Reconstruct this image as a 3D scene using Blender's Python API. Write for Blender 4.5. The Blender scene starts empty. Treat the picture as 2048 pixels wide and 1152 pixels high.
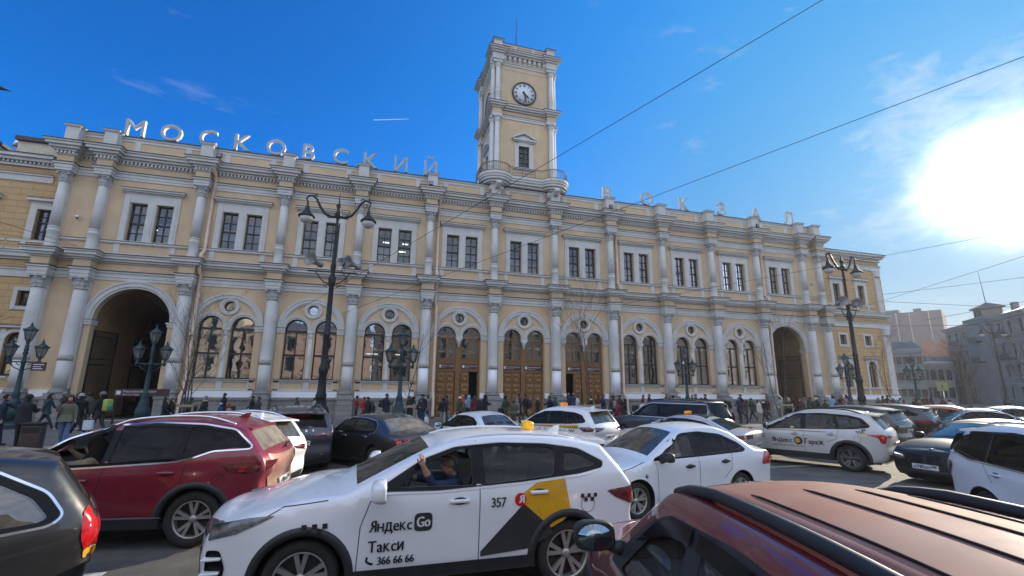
import bpy, bmesh, math, random
from math import sin, cos, pi, radians, sqrt, atan2, hypot
from mathutils import Vector, Matrix
from mathutils.geometry import delaunay_2d_cdt
import numpy as np
random.seed(7)
SC = bpy.context.scene
COL = SC.collection

# ---------------------------------------------------------------- camera
CX, CY, CZ = -10.715, -33.061, 2.17
YAW, PITCH, ROLL, FPX = 0.2831, 0.2153, 0.0097, 918.1
_f = Vector((sin(YAW) * cos(PITCH), cos(YAW) * cos(PITCH), sin(PITCH)))
_r = Vector((cos(YAW), -sin(YAW), 0))
_u = _r.cross(_f)
RIGHT = _r * cos(ROLL) + _u * sin(ROLL)
UP = -_r * sin(ROLL) + _u * cos(ROLL)
FWD = _f
cam = bpy.data.cameras.new('camera')
camo = bpy.data.objects.new('camera', cam)
COL.objects.link(camo)
camo.matrix_world = Matrix(((RIGHT.x, UP.x, -FWD.x, CX), (RIGHT.y, UP.y, -FWD.y, CY), (RIGHT.z, UP.z, -FWD.z, CZ), (0, 0, 0, 1)))
cam.sensor_width = 36
cam.lens = 36 * FPX / 2048
cam.clip_start = 0.05
cam.clip_end = 6000
SC.camera = camo

def at(px, py, z=None, y=None, x=None):
    """the point of the place seen at a pixel of the photograph, on a plane of known height or depth"""
    d = RIGHT * ((px - 1024) / FPX) + UP * (-(py - 576) / FPX) + FWD
    if z is not None: t = (z - CZ) / d.z
    elif y is not None: t = (y - CY) / d.y
    else: t = (x - CX) / d.x
    return Vector((CX, CY, CZ)) + d * t

# ---------------------------------------------------------------- light
SUN = Vector((0.908, 0.412, 0.312)).normalized()
SUN_EL = math.asin(SUN.z)
SUN_AZ = atan2(SUN.x, SUN.y)
SC.view_settings.view_transform = 'Standard'
SC.view_settings.look = 'None'
SC.view_settings.exposure = 0.72
SC.view_settings.gamma = 1.0
SC.view_settings.use_curve_mapping = False
sl = bpy.data.lights.new('sun', 'SUN')
sl.energy = 4.6
sl.angle = radians(0.6)
sl.color = (1.0, 0.88, 0.70)
so = bpy.data.objects.new('sun', sl)
COL.objects.link(so)
so.rotation_euler = SUN.to_track_quat('Z', 'Y').to_euler()

wd = bpy.data.worlds.new('World')
SC.world = wd
wd.use_nodes = True
nt = wd.node_tree
N = nt.nodes
Lk = nt.links
N.clear()
def wn(t, **k):
    n = N.new(t)
    for a, b in k.items():
        setattr(n, a, b)
    return n
def wmath(op, a, b=None, c=None, clamp=False):
    n = wn('ShaderNodeMath', operation=op)
    n.use_clamp = clamp
    for i, v in enumerate((a, b, c)):
        if v is None: continue
        if isinstance(v, (int, float)): n.inputs[i].default_value = v
        else: Lk.new(v, n.inputs[i])
    return n.outputs[0]
def wmix(f, a, b, mode='MIX'):
    n = wn('ShaderNodeMixRGB', blend_type=mode)
    for i, v in enumerate((f, a, b)):
        if isinstance(v, (int, float)): n.inputs[i].default_value = v
        elif isinstance(v, tuple): n.inputs[i].default_value = (*v, 1)
        else: Lk.new(v, n.inputs[i])
    return n.outputs[0]
sky = wn('ShaderNodeTexSky')
sky.sky_type = 'NISHITA'
sky.sun_disc = False
sky.sun_elevation = SUN_EL
sky.sun_rotation = SUN_AZ
sky.air_density = 1.0
sky.dust_density = 0.6
sky.ozone_density = 2.5
SKY_STRENGTH = 0.07
tc = wn('ShaderNodeTexCoord')
DIRV = tc.outputs['Generated']
def wdot(v):
    n = wn('ShaderNodeVectorMath', operation='DOT_PRODUCT')
    Lk.new(DIRV, n.inputs[0])
    n.inputs[1].default_value = v
    return n.outputs['Value']
sep = wn('ShaderNodeSeparateXYZ')
Lk.new(DIRV, sep.inputs[0])
# clear sky: deep polarised blue away from the sun
sat = wn('ShaderNodeHueSaturation')
sat.inputs['Saturation'].default_value = 1.6
sat.inputs['Value'].default_value = 1.35
Lk.new(sky.outputs[0], sat.inputs['Color'])
# thin cloud that thickens near the sun, streaked across the wind
def cloud_noise(scale, detail, rot, stretch, seed):
    m = wn('ShaderNodeMapping')
    m.inputs['Rotation'].default_value = rot
    m.inputs['Scale'].default_value = stretch
    m.inputs['Location'].default_value = seed
    Lk.new(DIRV, m.inputs[0])
    n = wn('ShaderNodeTexNoise')
    n.inputs['Scale'].default_value = scale
    n.inputs['Detail'].default_value = detail
    n.inputs['Roughness'].default_value = 0.6
    n.inputs['Distortion'].default_value = 0.4
    Lk.new(m.outputs[0], n.inputs['Vector'])
    return n.outputs['Fac']
near = wmath('MAXIMUM', wdot(tuple(SUN)), 0.0)
n1 = cloud_noise(2.2, 8, (0.3, 0.5, 0.9), (1.0, 3.0, 3.6), (3.1, 1.7, 0.4))
n2 = cloud_noise(6.5, 8, (0.2, 0.8, 1.1), (0.8, 3.0, 5.5), (7.7, 2.2, 5.0))
cl = wmath('ADD', wmath('MULTIPLY', n1, 0.62), wmath('MULTIPLY', n2, 0.45))
cover = wmath('ADD', wmath('MULTIPLY', wmath('POWER', near, 70.0), 0.26), wmath('MULTIPLY', wmath('POWER', near, 3.0), 0.03))
thick = wmath('MULTIPLY', wmath('SUBTRACT', wmath('ADD', cl, cover), 0.655), 2.0, clamp=True)
# unseen bright cloud added behind the viewer to brighten the shaded station front
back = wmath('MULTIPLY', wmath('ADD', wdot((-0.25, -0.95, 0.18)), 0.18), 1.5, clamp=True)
fill_cloud = wmath('MULTIPLY', back, wmath('MULTIPLY', wmath('SUBTRACT', cl, 0.30), 3.0, clamp=True))
clear = wmix(1.0, sat.outputs[0], (SKY_STRENGTH * .70, SKY_STRENGTH * 1.10, SKY_STRENGTH * 1.66), 'MULTIPLY')
# thin ice veil towards the sun: the blue pales evenly instead of flaring
veil = wmath('MULTIPLY', wmath('POWER', near, 2.8), 1.3, clamp=True)
clear = wmix(veil, clear, wmix(wmath('POWER', near, 12.0), (0.014, 0.19, 0.50), (0.085, 0.31, 0.56)))
lum = wmath('ADD', wmath('ADD', 0.46, wmath('MULTIPLY', wmath('POWER', near, 14.0), 0.20)), wmath('MULTIPLY', wmath('POWER', near, 420.0), 4.0))
cloudcol = wmix(1.0, (0.95, 0.98, 1.0), lum, 'MULTIPLY')
c1 = wmix(thick, clear, cloudcol)
c2 = wmix(wmath('MULTIPLY', fill_cloud, 0.9), c1, (0.92, 0.99, 1.12))
haze = wmath('ADD', wmath('MULTIPLY', wmath('POWER', near, 60.0), 0.09), wmath('MULTIPLY', wmath('POWER', near, 560.0), 3.2))
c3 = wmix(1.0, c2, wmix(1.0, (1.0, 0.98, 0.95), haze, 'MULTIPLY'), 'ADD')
lowz = wmath('POWER', wmath('MAXIMUM', wmath('SUBTRACT', 1.0, wmath('ABSOLUTE', sep.outputs[2])), 0.0), 5.5)
low = wmath('MULTIPLY', lowz, wmath('MULTIPLY', wmath('POWER', near, 4.0), 1.1), clamp=True)
c3 = wmix(low, c3, (0.46, 0.475, 0.38))
bg = wn('ShaderNodeBackground')
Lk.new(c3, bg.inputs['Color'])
bg.inputs['Strength'].default_value = 1.0
wo = wn('ShaderNodeOutputWorld')
Lk.new(bg.outputs[0], wo.inputs['Surface'])
try:
    wd.cycles.sampling_method = 'MANUAL'
    wd.cycles.sample_map_resolution = 1024
except Exception:
    pass
SC.cycles.max_bounces = 8
SC.cycles.transparent_max_bounces = 16
SC.cycles.caustics_reflective = False
SC.cycles.caustics_refractive = False
# ---------------------------------------------------------------- materials
MATS = {}
def mat(name, col, rough=0.6, metal=0.0, coat=0.0, var=0.12, scale=6.0, bump=0.0, bscale=40.0, spec=0.5, dust=None, emit=None, alpha=None, coatr=0.05, streak=0.0):
    if name in MATS: return MATS[name]
    m = bpy.data.materials.new(name)
    m.use_nodes = True
    nt = m.node_tree
    b = nt.nodes['Principled BSDF']
    b.inputs['Roughness'].default_value = rough
    b.inputs['Metallic'].default_value = metal
    b.inputs['Specular IOR Level'].default_value = spec
    if coat:
        b.inputs['Coat Weight'].default_value = coat
        b.inputs['Coat Roughness'].default_value = coatr
    tcn = nt.nodes.new('ShaderNodeTexCoord')
    nz = nt.nodes.new('ShaderNodeTexNoise')
    nz.inputs['Scale'].default_value = scale
    nz.inputs['Detail'].default_value = 5
    nt.links.new(tcn.outputs['Object'], nz.inputs['Vector'])
    rmp = nt.nodes.new('ShaderNodeValToRGB')
    rmp.color_ramp.elements[0].position = 0.3
    rmp.color_ramp.elements[1].position = 0.7
    rmp.color_ramp.elements[0].color = (*[c * (1 - var) for c in col], 1)
    rmp.color_ramp.elements[1].color = (*[min(1, c * (1 + var)) for c in col], 1)
    nt.links.new(nz.outputs['Fac'], rmp.inputs[0])
    out = rmp.outputs[0]
    if dust:
        dcol, amount, dsc = dust
        n2 = nt.nodes.new('ShaderNodeTexNoise')
        n2.inputs['Scale'].default_value = dsc
        n2.inputs['Detail'].default_value = 8
        n2.inputs['Roughness'].default_value = 0.7
        if streak:
            mp = nt.nodes.new('ShaderNodeMapping'); mp.inputs['Scale'].default_value = (1, 1, streak)
            nt.links.new(tcn.outputs['Object'], mp.inputs[0]); nt.links.new(mp.outputs[0], n2.inputs['Vector'])
        else: nt.links.new(tcn.outputs['Object'], n2.inputs['Vector'])
        r2 = nt.nodes.new('ShaderNodeValToRGB')
        r2.color_ramp.elements[0].position = 0.35
        r2.color_ramp.elements[1].position = 0.75
        r2.color_ramp.elements[0].color = (amount * .35,) * 3 + (1,)
        r2.color_ramp.elements[1].color = (amount,) * 3 + (1,)
        nt.links.new(n2.outputs['Fac'], r2.inputs[0])
        mx = nt.nodes.new('ShaderNodeMixRGB')
        nt.links.new(r2.outputs[0], mx.inputs[0])
        nt.links.new(out, mx.inputs[1])
        mx.inputs[2].default_value = (*dcol, 1)
        out = mx.outputs[0]
        rr = nt.nodes.new('ShaderNodeMath'); rr.operation = 'MULTIPLY_ADD'
        nt.links.new(r2.outputs[0], rr.inputs[0]); rr.inputs[1].default_value = 0.5; rr.inputs[2].default_value = rough
        nt.links.new(rr.outputs[0], b.inputs['Roughness'])
        if coat:
            rc = nt.nodes.new('ShaderNodeMath'); rc.operation = 'MULTIPLY_ADD'; rc.use_clamp = True
            nt.links.new(r2.outputs[0], rc.inputs[0]); rc.inputs[1].default_value = 0.30; rc.inputs[2].default_value = coatr
            nt.links.new(rc.outputs[0], b.inputs['Coat Roughness'])
    nt.links.new(out, b.inputs['Base Color'])
    if bump:
        bz = nt.nodes.new('ShaderNodeTexNoise')
        bz.inputs['Scale'].default_value = bscale
        bz.inputs['Detail'].default_value = 4
        nt.links.new(tcn.outputs['Object'], bz.inputs['Vector'])
        bp = nt.nodes.new('ShaderNodeBump')
        bp.inputs['Strength'].default_value = bump
        bp.inputs['Distance'].default_value = 0.02
        nt.links.new(bz.outputs['Fac'], bp.inputs['Height'])
        nt.links.new(bp.outputs[0], b.inputs['Normal'])
    if emit:
        b.inputs['Emission Color'].default_value = (*emit[0], 1)
        b.inputs['Emission Strength'].default_value = emit[1]
    MATS[name] = m
    return m

def glass(name, tint, refl=0.08, wav=0.0, wscale=1.2, dirt=0.06, fm=1.0):
    """a thin pane: tinted see-through plus a mirror coat, with slight waviness and dirt"""
    if name in MATS: return MATS[name]
    m = bpy.data.materials.new(name)
    m.use_nodes = True
    nt = m.node_tree
    for n in list(nt.nodes):
        if n.type != 'OUTPUT_MATERIAL': nt.nodes.remove(n)
    o = [n for n in nt.nodes][0]
    tr = nt.nodes.new('ShaderNodeBsdfTransparent'); tr.inputs[0].default_value = (*tint, 1)
    gl = nt.nodes.new('ShaderNodeBsdfGlossy'); gl.inputs['Roughness'].default_value = 0.015
    gl.inputs['Color'].default_value = (0.95, 0.97, 1.0, 1)
    fr = nt.nodes.new('ShaderNodeFresnel'); fr.inputs['IOR'].default_value = 1.5
    ad = nt.nodes.new('ShaderNodeMath'); ad.operation = 'MULTIPLY_ADD'; ad.use_clamp = True
    nt.links.new(fr.outputs[0], ad.inputs[0]); ad.inputs[1].default_value = fm; ad.inputs[2].default_value = refl
    mx = nt.nodes.new('ShaderNodeMixShader')
    nt.links.new(ad.outputs[0], mx.inputs[0]); nt.links.new(tr.outputs[0], mx.inputs[1]); nt.links.new(gl.outputs[0], mx.inputs[2])
    tcn = nt.nodes.new('ShaderNodeTexCoord')
    if wav:
        nz = nt.nodes.new('ShaderNodeTexNoise'); nz.inputs['Scale'].default_value = wscale; nz.inputs['Detail'].default_value = 2
        nt.links.new(tcn.outputs['Object'], nz.inputs['Vector'])
        bp = nt.nodes.new('ShaderNodeBump'); bp.inputs['Strength'].default_value = wav; bp.inputs['Distance'].default_value = 0.1
        nt.links.new(nz.outputs['Fac'], bp.inputs['Height'])
        nt.links.new(bp.outputs[0], gl.inputs['Normal'])
    last = mx.outputs[0]
    if dirt:
        df = nt.nodes.new('ShaderNodeBsdfDiffuse'); df.inputs[0].default_value = (0.42, 0.38, 0.32, 1)
        n2 = nt.nodes.new('ShaderNodeTexNoise'); n2.inputs['Scale'].default_value = 5; n2.inputs['Detail'].default_value = 6
        nt.links.new(tcn.outputs['Object'], n2.inputs['Vector'])
        mm = nt.nodes.new('ShaderNodeMath'); mm.operation = 'MULTIPLY'; mm.inputs[1].default_value = dirt * 2
        nt.links.new(n2.outputs['Fac'], mm.inputs[0])
        m2 = nt.nodes.new('ShaderNodeMixShader')
        nt.links.new(mm.outputs[0], m2.inputs[0]); nt.links.new(last, m2.inputs[1]); nt.links.new(df.outputs[0], m2.inputs[2])
        last = m2.outputs[0]
    nt.links.new(last, o.inputs['Surface'])
    MATS[name] = m
    return m

def brickmat(name, c1, c2, mortar, bw, rh, ms, bump=0.4, rough=0.85, axis='xz'):
    if name in MATS: return MATS[name]
    m = bpy.data.materials.new(name); m.use_nodes = True
    nt = m.node_tree; b = nt.nodes['Principled BSDF']
    b.inputs['Roughness'].default_value = rough
    tcn = nt.nodes.new('ShaderNodeTexCoord')
    sp = nt.nodes.new('ShaderNodeSeparateXYZ'); nt.links.new(tcn.outputs['Object'], sp.inputs[0])
    ad = nt.nodes.new('ShaderNodeMath'); ad.operation = 'ADD'
    nt.links.new(sp.outputs[0], ad.inputs[0]); nt.links.new(sp.outputs[1], ad.inputs[1])
    cb = nt.nodes.new('ShaderNodeCombineXYZ')
    nt.links.new(ad.outputs[0], cb.inputs[0]); nt.links.new(sp.outputs[2], cb.inputs[1])
    br = nt.nodes.new('ShaderNodeTexBrick')
    br.inputs['Color1'].default_value = (*c1, 1); br.inputs['Color2'].default_value = (*c2, 1); br.inputs['Mortar'].default_value = (*mortar, 1)
    br.inputs['Scale'].default_value = 1.0; br.inputs['Brick Width'].default_value = bw; br.inputs['Row Height'].default_value = rh; br.inputs['Mortar Size'].default_value = ms
    nt.links.new(cb.outputs[0], br.inputs['Vector'])
    nz = nt.nodes.new('ShaderNodeTexNoise'); nz.inputs['Scale'].default_value = 3.0; nz.inputs['Detail'].default_value = 6
    nt.links.new(tcn.outputs['Object'], nz.inputs['Vector'])
    hs = nt.nodes.new('ShaderNodeMixRGB'); hs.blend_type = 'MULTIPLY'; hs.inputs[0].default_value = 0.25
    nt.links.new(br.outputs['Color'], hs.inputs[1]); nt.links.new(nz.outputs['Fac'], hs.inputs[2])
    nt.links.new(hs.outputs[0], b.inputs['Base Color'])
    bp = nt.nodes.new('ShaderNodeBump'); bp.inputs['Strength'].default_value = bump; bp.inputs['Distance'].default_value = 0.03; bp.invert = True
    nt.links.new(br.outputs['Fac'], bp.inputs['Height']); nt.links.new(bp.outputs[0], b.inputs['Normal'])
    MATS[name] = m
    return m

# ---------------------------------------------------------------- mesh builder
class MB:
    def __init__(s): s.v = []; s.f = []; s.m = []; s.sm = []
    def add(s, vs, fs, mi=0, smooth=False):
        o = len(s.v)
        s.v.extend([tuple(v) for v in vs])
        s.f.extend([tuple(i + o for i in f) for f in fs])
        s.m.extend([mi] * len(fs)); s.sm.extend([smooth] * len(fs))
        return s
    def box(s, x0, x1, y0, y1, z0, z1, mi=0):
        return s.add([(x0, y0, z0), (x1, y0, z0), (x1, y1, z0), (x0, y1, z0), (x0, y0, z1), (x1, y0, z1), (x1, y1, z1), (x0, y1, z1)],
                     [(3, 2, 1, 0), (4, 5, 6, 7), (0, 1, 5, 4), (1, 2, 6, 5), (2, 3, 7, 6), (3, 0, 4, 7)], mi)
    def bbox(s, x0, x1, y0, y1, z0, z1, b=0.02, mi=0):
        """box with chamfered edges"""
        bm = bmesh.new(); bmesh.ops.create_cube(bm, size=1)
        for v in bm.verts:
            v.co = Vector(((x0 + x1) / 2 + v.co.x * (x1 - x0), (y0 + y1) / 2 + v.co.y * (y1 - y0), (z0 + z1) / 2 + v.co.z * (z1 - z0)))
        bmesh.ops.bevel(bm, geom=bm.edges[:], offset=b, segments=2, affect='EDGES', profile=0.6)
        s.frombm(bm, mi, True); return s
    def frombm(s, bm, mi=0, smooth=False, mtx=None):
        bm.verts.index_update()
        vs = [(mtx @ v.co if mtx else v.co)[:] for v in bm.verts]
        s.add(vs, [[v.index for v in f.verts] for f in bm.faces], mi, smooth); bm.free()
        return s
    def lathe(s, prof, c=(0, 0, 0), n=16, mi=0, smooth=True, axis='z', a0=0, a1=2 * pi, rfun=None, caps=True):
        full = abs(a1 - a0 - 2 * pi) < 1e-6
        k = n if full else n + 1
        vs = []
        for (r, h) in prof:
            for i in range(k):
                a = a0 + (a1 - a0) * i / n
                rr = r * (rfun(a, h) if rfun else 1)
                p = (rr * cos(a), rr * sin(a), h)
                if axis == 'y': p = (p[0], h, p[1])
                elif axis == 'x': p = (h, p[0], p[1])
                vs.append((c[0] + p[0], c[1] + p[1], c[2] + p[2]))
        fs = []
        for j in range(len(prof) - 1):
            for i in range(n):
                i2 = (i + 1) % k
                f = (j * k + i, j * k + i2, (j + 1) * k + i2, (j + 1) * k + i)
                fs.append(f[::-1] if axis == 'y' else f)
        if full and caps:
            if prof[0][0] > 1e-5: fs.append(tuple(range(k))[::-1] if axis != 'y' else tuple(range(k)))
            if prof[-1][0] > 1e-5:
                t = tuple(range((len(prof) - 1) * k, len(prof) * k)); fs.append(t if axis != 'y' else t[::-1])
        return s.add(vs, fs, mi, smooth)
    def tube(s, pts, r, n=8, mi=0, caps=True, closed=False):
        pts = [Vector(p) for p in pts]
        rs = r if isinstance(r, (list, tuple)) else [r] * len(pts)
        m = len(pts); vs = []; up = None
        for i, p in enumerate(pts):
            if closed: t = pts[(i + 1) % m] - pts[i - 1]
            else: t = pts[min(i + 1, m - 1)] - pts[max(i - 1, 0)]
            if t.length < 1e-9: t = Vector((0, 0, 1))
            t.normalize()
            if up is None:
                up = Vector((0, 0, 1)) if abs(t.z) < .9 else Vector((0, 1, 0))
            a = (up - t * up.dot(t)).normalized(); b = t.cross(a); up = a
            for k in range(n):
                an = 2 * pi * k / n
                vs.append((p + (a * cos(an) + b * sin(an)) * rs[i])[:])
        fs = []
        for i in range(m if closed else m - 1):
            j = (i + 1) % m
            for k in range(n):
                k2 = (k + 1) % n
                fs.append((i * n + k, i * n + k2, j * n + k2, j * n + k))
        if caps and not closed:
            fs.append(tuple(range(n))[::-1]); fs.append(tuple(range((m - 1) * n, m * n)))
        return s.add(vs, fs, mi, True)
    def extx(s, prof, x0, x1, mi=0):
        """profile of (y, z) points, extruded along x"""
        n = len(prof)
        vs = [(x0, y, z) for y, z in prof] + [(x1, y, z) for y, z in prof]
        fs = [(i, (i + 1) % n, n + (i + 1) % n, n + i) for i in range(n)] + [tuple(range(n))[::-1], tuple(range(n, 2 * n))]
        return s.add(vs, fs, mi)
    def prism(s, poly, y0, y1, mi=0, smooth=False):
        """polygon of (x, z) points, extruded along y (convex or simple)"""
        n = len(poly)
        vs = [(x, y0, z) for x, z in poly] + [(x, y1, z) for x, z in poly]
        fs = [(i, (i + 1) % n, n + (i + 1) % n, n + i) for i in range(n)] + [tuple(range(n))[::-1], tuple(range(n, 2 * n))]
        return s.add(vs, fs, mi, smooth)
    def arcband(s, cx, cz, r0, r1, y0, y1, a0=0, a1=pi, n=24, mi=0):
        """flat ring sector in the xz plane from radius r0 to r1, front face at y0"""
        vs = []; fs = []
        for i in range(n + 1):
            a = a0 + (a1 - a0) * i / n
            c, d = cos(a), sin(a)
            vs += [(cx + r0 * c, y0, cz + r0 * d), (cx + r1 * c, y0, cz + r1 * d), (cx + r1 * c, y1, cz + r1 * d), (cx + r0 * c, y1, cz + r0 * d)]
        for i in range(n):
            p, q = 4 * i, 4 * i + 4
            fs += [(p, p + 1, q + 1, q), (p + 1, p + 2, q + 2, q + 1), (p + 2, p + 3, q + 3, q + 2), (p + 3, p, q, q + 3)]
        fs += [(0, 3, 2, 1), (4 * n, 4 * n + 1, 4 * n + 2, 4 * n + 3)]
        return s.add(vs, fs, mi)
    def build(s, name, mats, parent=None, fix=True):
        me = bpy.data.meshes.new(name)
        me.from_pydata(s.v, [], s.f)
        if not isinstance(mats, (list, tuple)): mats = [mats]
        for m in mats: me.materials.append(m)
        me.polygons.foreach_set('material_index', s.m)
        me.polygons.foreach_set('use_smooth', s.sm)
        if fix:
            bm = bmesh.new(); bm.from_mesh(me)
            bmesh.ops.recalc_face_normals(bm, faces=bm.faces[:])
            bm.to_mesh(me); bm.free()
        me.update()
        o = bpy.data.objects.new(name, me)
        COL.objects.link(o)
        if parent: o.parent = parent
        return o

def tag(o, label=None, cat=None, group=None, kind=None):
    if label: o['label'] = label
    if cat: o['category'] = cat
    if group: o['group'] = group
    if kind: o['kind'] = kind
    return o
def empty(name, loc=(0, 0, 0), rz=0, label=None, cat=None, group=None):
    o = bpy.data.objects.new(name, None)
    o.empty_display_size = 0.3
    COL.objects.link(o); o.location = loc; o.rotation_euler = (0, 0, rz)
    return tag(o, label, cat, group)
def kids(o, table={}):
    return [c for c in o.children]
def copy_tree(o, parent=None):
    c = o.copy(); COL.objects.link(c)
    if parent: c.parent = parent; c.matrix_parent_inverse = o.matrix_parent_inverse
    for ch in o.children: copy_tree(ch, c)
    return c

def inpoly(P, poly):
    P = np.asarray(P, float); poly = np.asarray(poly, float)
    x, y = P[:, 0], P[:, 1]
    inside = np.zeros(len(P), bool)
    n = len(poly)
    for i in range(n):
        x1, y1 = poly[i]; x2, y2 = poly[(i + 1) % n]
        c = ((y1 > y) != (y2 > y))
        if y1 != y2:
            inside ^= c & (x < (x2 - x1) * (y - y1) / (y2 - y1) + x1)
    return inside
def cdt_region(outer, holes=(), pts=()):
    """triangulate a 2D outline with holes and loose interior points"""
    vs = []; es = []
    for loop in [outer] + list(holes):
        o = len(vs); n = len(loop)
        vs += [Vector((p[0], p[1])) for p in loop]
        es += [(o + i, o + (i + 1) % n) for i in range(n)]
    vs += [Vector((p[0], p[1])) for p in pts]
    r = delaunay_2d_cdt(vs, es, [], 0, 1e-5)
    V = np.array([(v.x, v.y) for v in r[0]]); F = [tuple(f) for f in r[2]]
    C = np.array([V[list(f)].mean(0) for f in F])
    ok = inpoly(C, outer)
    for h in holes: ok &= ~inpoly(C, h)
    return V, [f for f, k in zip(F, ok) if k]
def arc(cx, cz, r, a0, a1, n=16):
    return [(cx + r * cos(a0 + (a1 - a0) * i / n), cz + r * sin(a0 + (a1 - a0) * i / n)) for i in range(n + 1)]
def wallpanel(mb, outer, holes, y, depth, mi=0, mr=None):
    """a wall face in the xz plane at y with openings that have reveals of the given depth"""
    V, F = cdt_region(outer, holes)
    mb.add([(p[0], y, p[1]) for p in V], F, mi)
    for h in holes:
        n = len(h)
        vs = [(p[0], y, p[1]) for p in h] + [(p[0], y + depth, p[1]) for p in h]
        mb.add(vs, [(i, (i + 1) % n, n + (i + 1) % n, n + i) for i in range(n)], mi if mr is None else mr)
def glyphs(body, size=1.0, extrude=0.0, align='CENTER', bold=0.0):
    cu = bpy.data.curves.new('writing', 'FONT')
    cu.body = body; cu.size = 1.0; cu.extrude = extrude / size; cu.align_x = align; cu.offset = bold / size if extrude else 0
    cu.resolution_u = 3
    o = bpy.data.objects.new('writing', cu)
    me = bpy.data.meshes.new_from_object(o)
    bm = bmesh.new(); bm.from_mesh(me); bmesh.ops.triangulate(bm, faces=bm.faces[:]); bm.to_mesh(me); bm.free()
    vs = [(v.co * size)[:] for v in me.vertices]; fs = [tuple(p.vertices) for p in me.polygons]
    bpy.data.objects.remove(o); bpy.data.curves.remove(cu); bpy.data.meshes.remove(me)
    return vs, fs

GLY = {}
ALIKE = {'н': ('H', .80, .745), 'Н': ('H', 1, 1), 'Я': ('R', -1, 1), 'е': ('e', 1, 1), 'о': ('o', 1, 1), 'с': ('c', 1, 1), 'а': ('a', 1, 1), 'р': ('p', 1, 1), 'х': ('x', 1, 1), 'у': ('y', 1, 1), 'М': ('M', 1, 1), 'В': ('B', 1, 1), 'О': ('O', 1, 1), 'С': ('C', 1, 1), 'Т': ('T', 1, 1), 'К': ('K', 1, 1), 'А': ('A', 1, 1), 'к': ('K', .80, .745), 'т': ('T', .80, .745), 'м': ('M', .80, .745), 'в': ('B', .80, .745)}
def textmesh(body, size=1.0, extrude=0.0, align='CENTER', bold=0.0):
    """one glyph at a time, set side by side"""
    if extrude: return glyphs(body, size, extrude, align, bold)
    vs, fs, x = [], [], 0.0
    for ch in body:
        if ch == ' ': x += .26; continue
        if ch not in GLY:
            base, sx_, sy_ = ALIKE.get(ch, (ch, 1, 1))
            v, f = glyphs(base, 1.0, 0.0, 'LEFT')
            if v:
                x0, x1 = min(q[0] for q in v), max(q[0] for q in v)
                v = [(((q[0] - x0) if sx_ > 0 else (x1 - q[0])) * abs(sx_) + .045, q[1] * sy_, 0.0) for q in v]
            GLY[ch] = (v, f)
        v, f = GLY[ch]
        if not v: x += .3; continue
        o = len(vs); vs += [((p[0] + x) * size, p[1] * size, 0.0) for p in v]; fs += [tuple(i + o for i in q) for q in f]
        x += max(p[0] for p in v) + .045
    if bold:      # a heavier weight: a second impression of the same letters, shifted by a hair
        n = len(vs); sh = bold * 4
        vs = vs + [(v[0] + sh, v[1] + sh * .25, .0015) for v in vs]; fs = fs + [tuple(i + n for i in q) for q in fs]
    if align == 'CENTER' and vs:
        c = (min(v[0] for v in vs) + max(v[0] for v in vs)) / 2; vs = [(v[0] - c, v[1], v[2]) for v in vs]
    return vs, fs
# ---------------------------------------------------------------- shared materials
M_YEL = mat('ochre_plaster', (0.71, 0.525, 0.325), 0.85, var=0.09, scale=0.9, bump=0.15, bscale=30, dust=((0.40, 0.32, 0.23), 0.50, 1.5), streak=.22)
M_WHT = mat('white_trim_plaster', (0.64, 0.63, 0.595), 0.8, var=0.08, scale=1.5, bump=0.12, bscale=30, dust=((0.40, 0.39, 0.36), 0.36, 2.2), streak=.3)
M_PNT = mat('fresh_white_paint', (0.86, 0.87, 0.9), 0.7, var=0.04, scale=2)
M_CAP = mat('weathered_capital_stone', (0.42, 0.42, 0.40), 0.9, var=0.3, scale=9, bump=0.4, bscale=25)
M_DIRT = mat('bare_grey_render', (0.40, 0.39, 0.35), 0.9, var=0.2, scale=5)
M_STONE = brickmat('grey_plinth_stone', (0.34, 0.33, 0.31), (0.27, 0.265, 0.25), (0.15, 0.15, 0.14), 0.9, 0.33, 0.012, bump=0.5)
M_STONE2 = mat('grey_granite', (0.33, 0.325, 0.31), 0.8, var=0.2, scale=4, bump=0.2)
M_TIN = mat('dark_tin_flashing', (0.055, 0.045, 0.045), 0.45, metal=0.3, var=0.3, scale=2)
M_TINL = mat('grey_zinc_flashing', (0.30, 0.33, 0.37), 0.45, metal=0.4, var=0.2, scale=1.5)
M_DARK = mat('dark_interior', (0.035, 0.035, 0.04), 0.9, var=0.4, scale=0.8)
M_FRAME = mat('dark_brown_window_frame', (0.032, 0.022, 0.018), 0.45, var=0.2)
M_FRAME2 = mat('blackish_window_frame', (0.022, 0.020, 0.022), 0.45, var=0.2)
M_GLASS = glass('old_window_glass', (0.30, 0.34, 0.38), 0.36, wav=0.035, wscale=1.3, dirt=0.02)
M_GLASSU = glass('upper_window_glass', (0.55, 0.60, 0.66), 0.05, wav=0.012, wscale=1.5, dirt=0.05)
M_OAK = mat('varnished_oak', (0.23, 0.118, 0.042), 0.42, var=0.3, scale=9, bump=0.15, bscale=60)
M_OAKD = mat('dark_varnished_oak', (0.22, 0.10, 0.035), 0.4, var=0.3, scale=9)
M_IRON = mat('black_wrought_iron', (0.018, 0.019, 0.02), 0.5, metal=0.3, var=0.3, scale=8, bump=0.2)
M_GREEN = mat('blue_green_cast_iron', (0.018, 0.050, 0.058), 0.5, metal=0.1, var=0.25, scale=7, bump=0.2)
M_PIPE = mat('painted_drainpipe', (0.66, 0.50, 0.37), 0.55, var=0.1, scale=3)
M_LETTER = mat('shade_toned_letter_face', (0.40, 0.43, 0.445), 0.6, var=0.06)  # letter fronts greyed: their shade is put into the colour
M_LETS = mat('sun_toned_letter_sides', (0.85, 0.85, 0.84), 0.5, var=0.03)  # letter sides whiter: the sun on the edges is painted in
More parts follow.
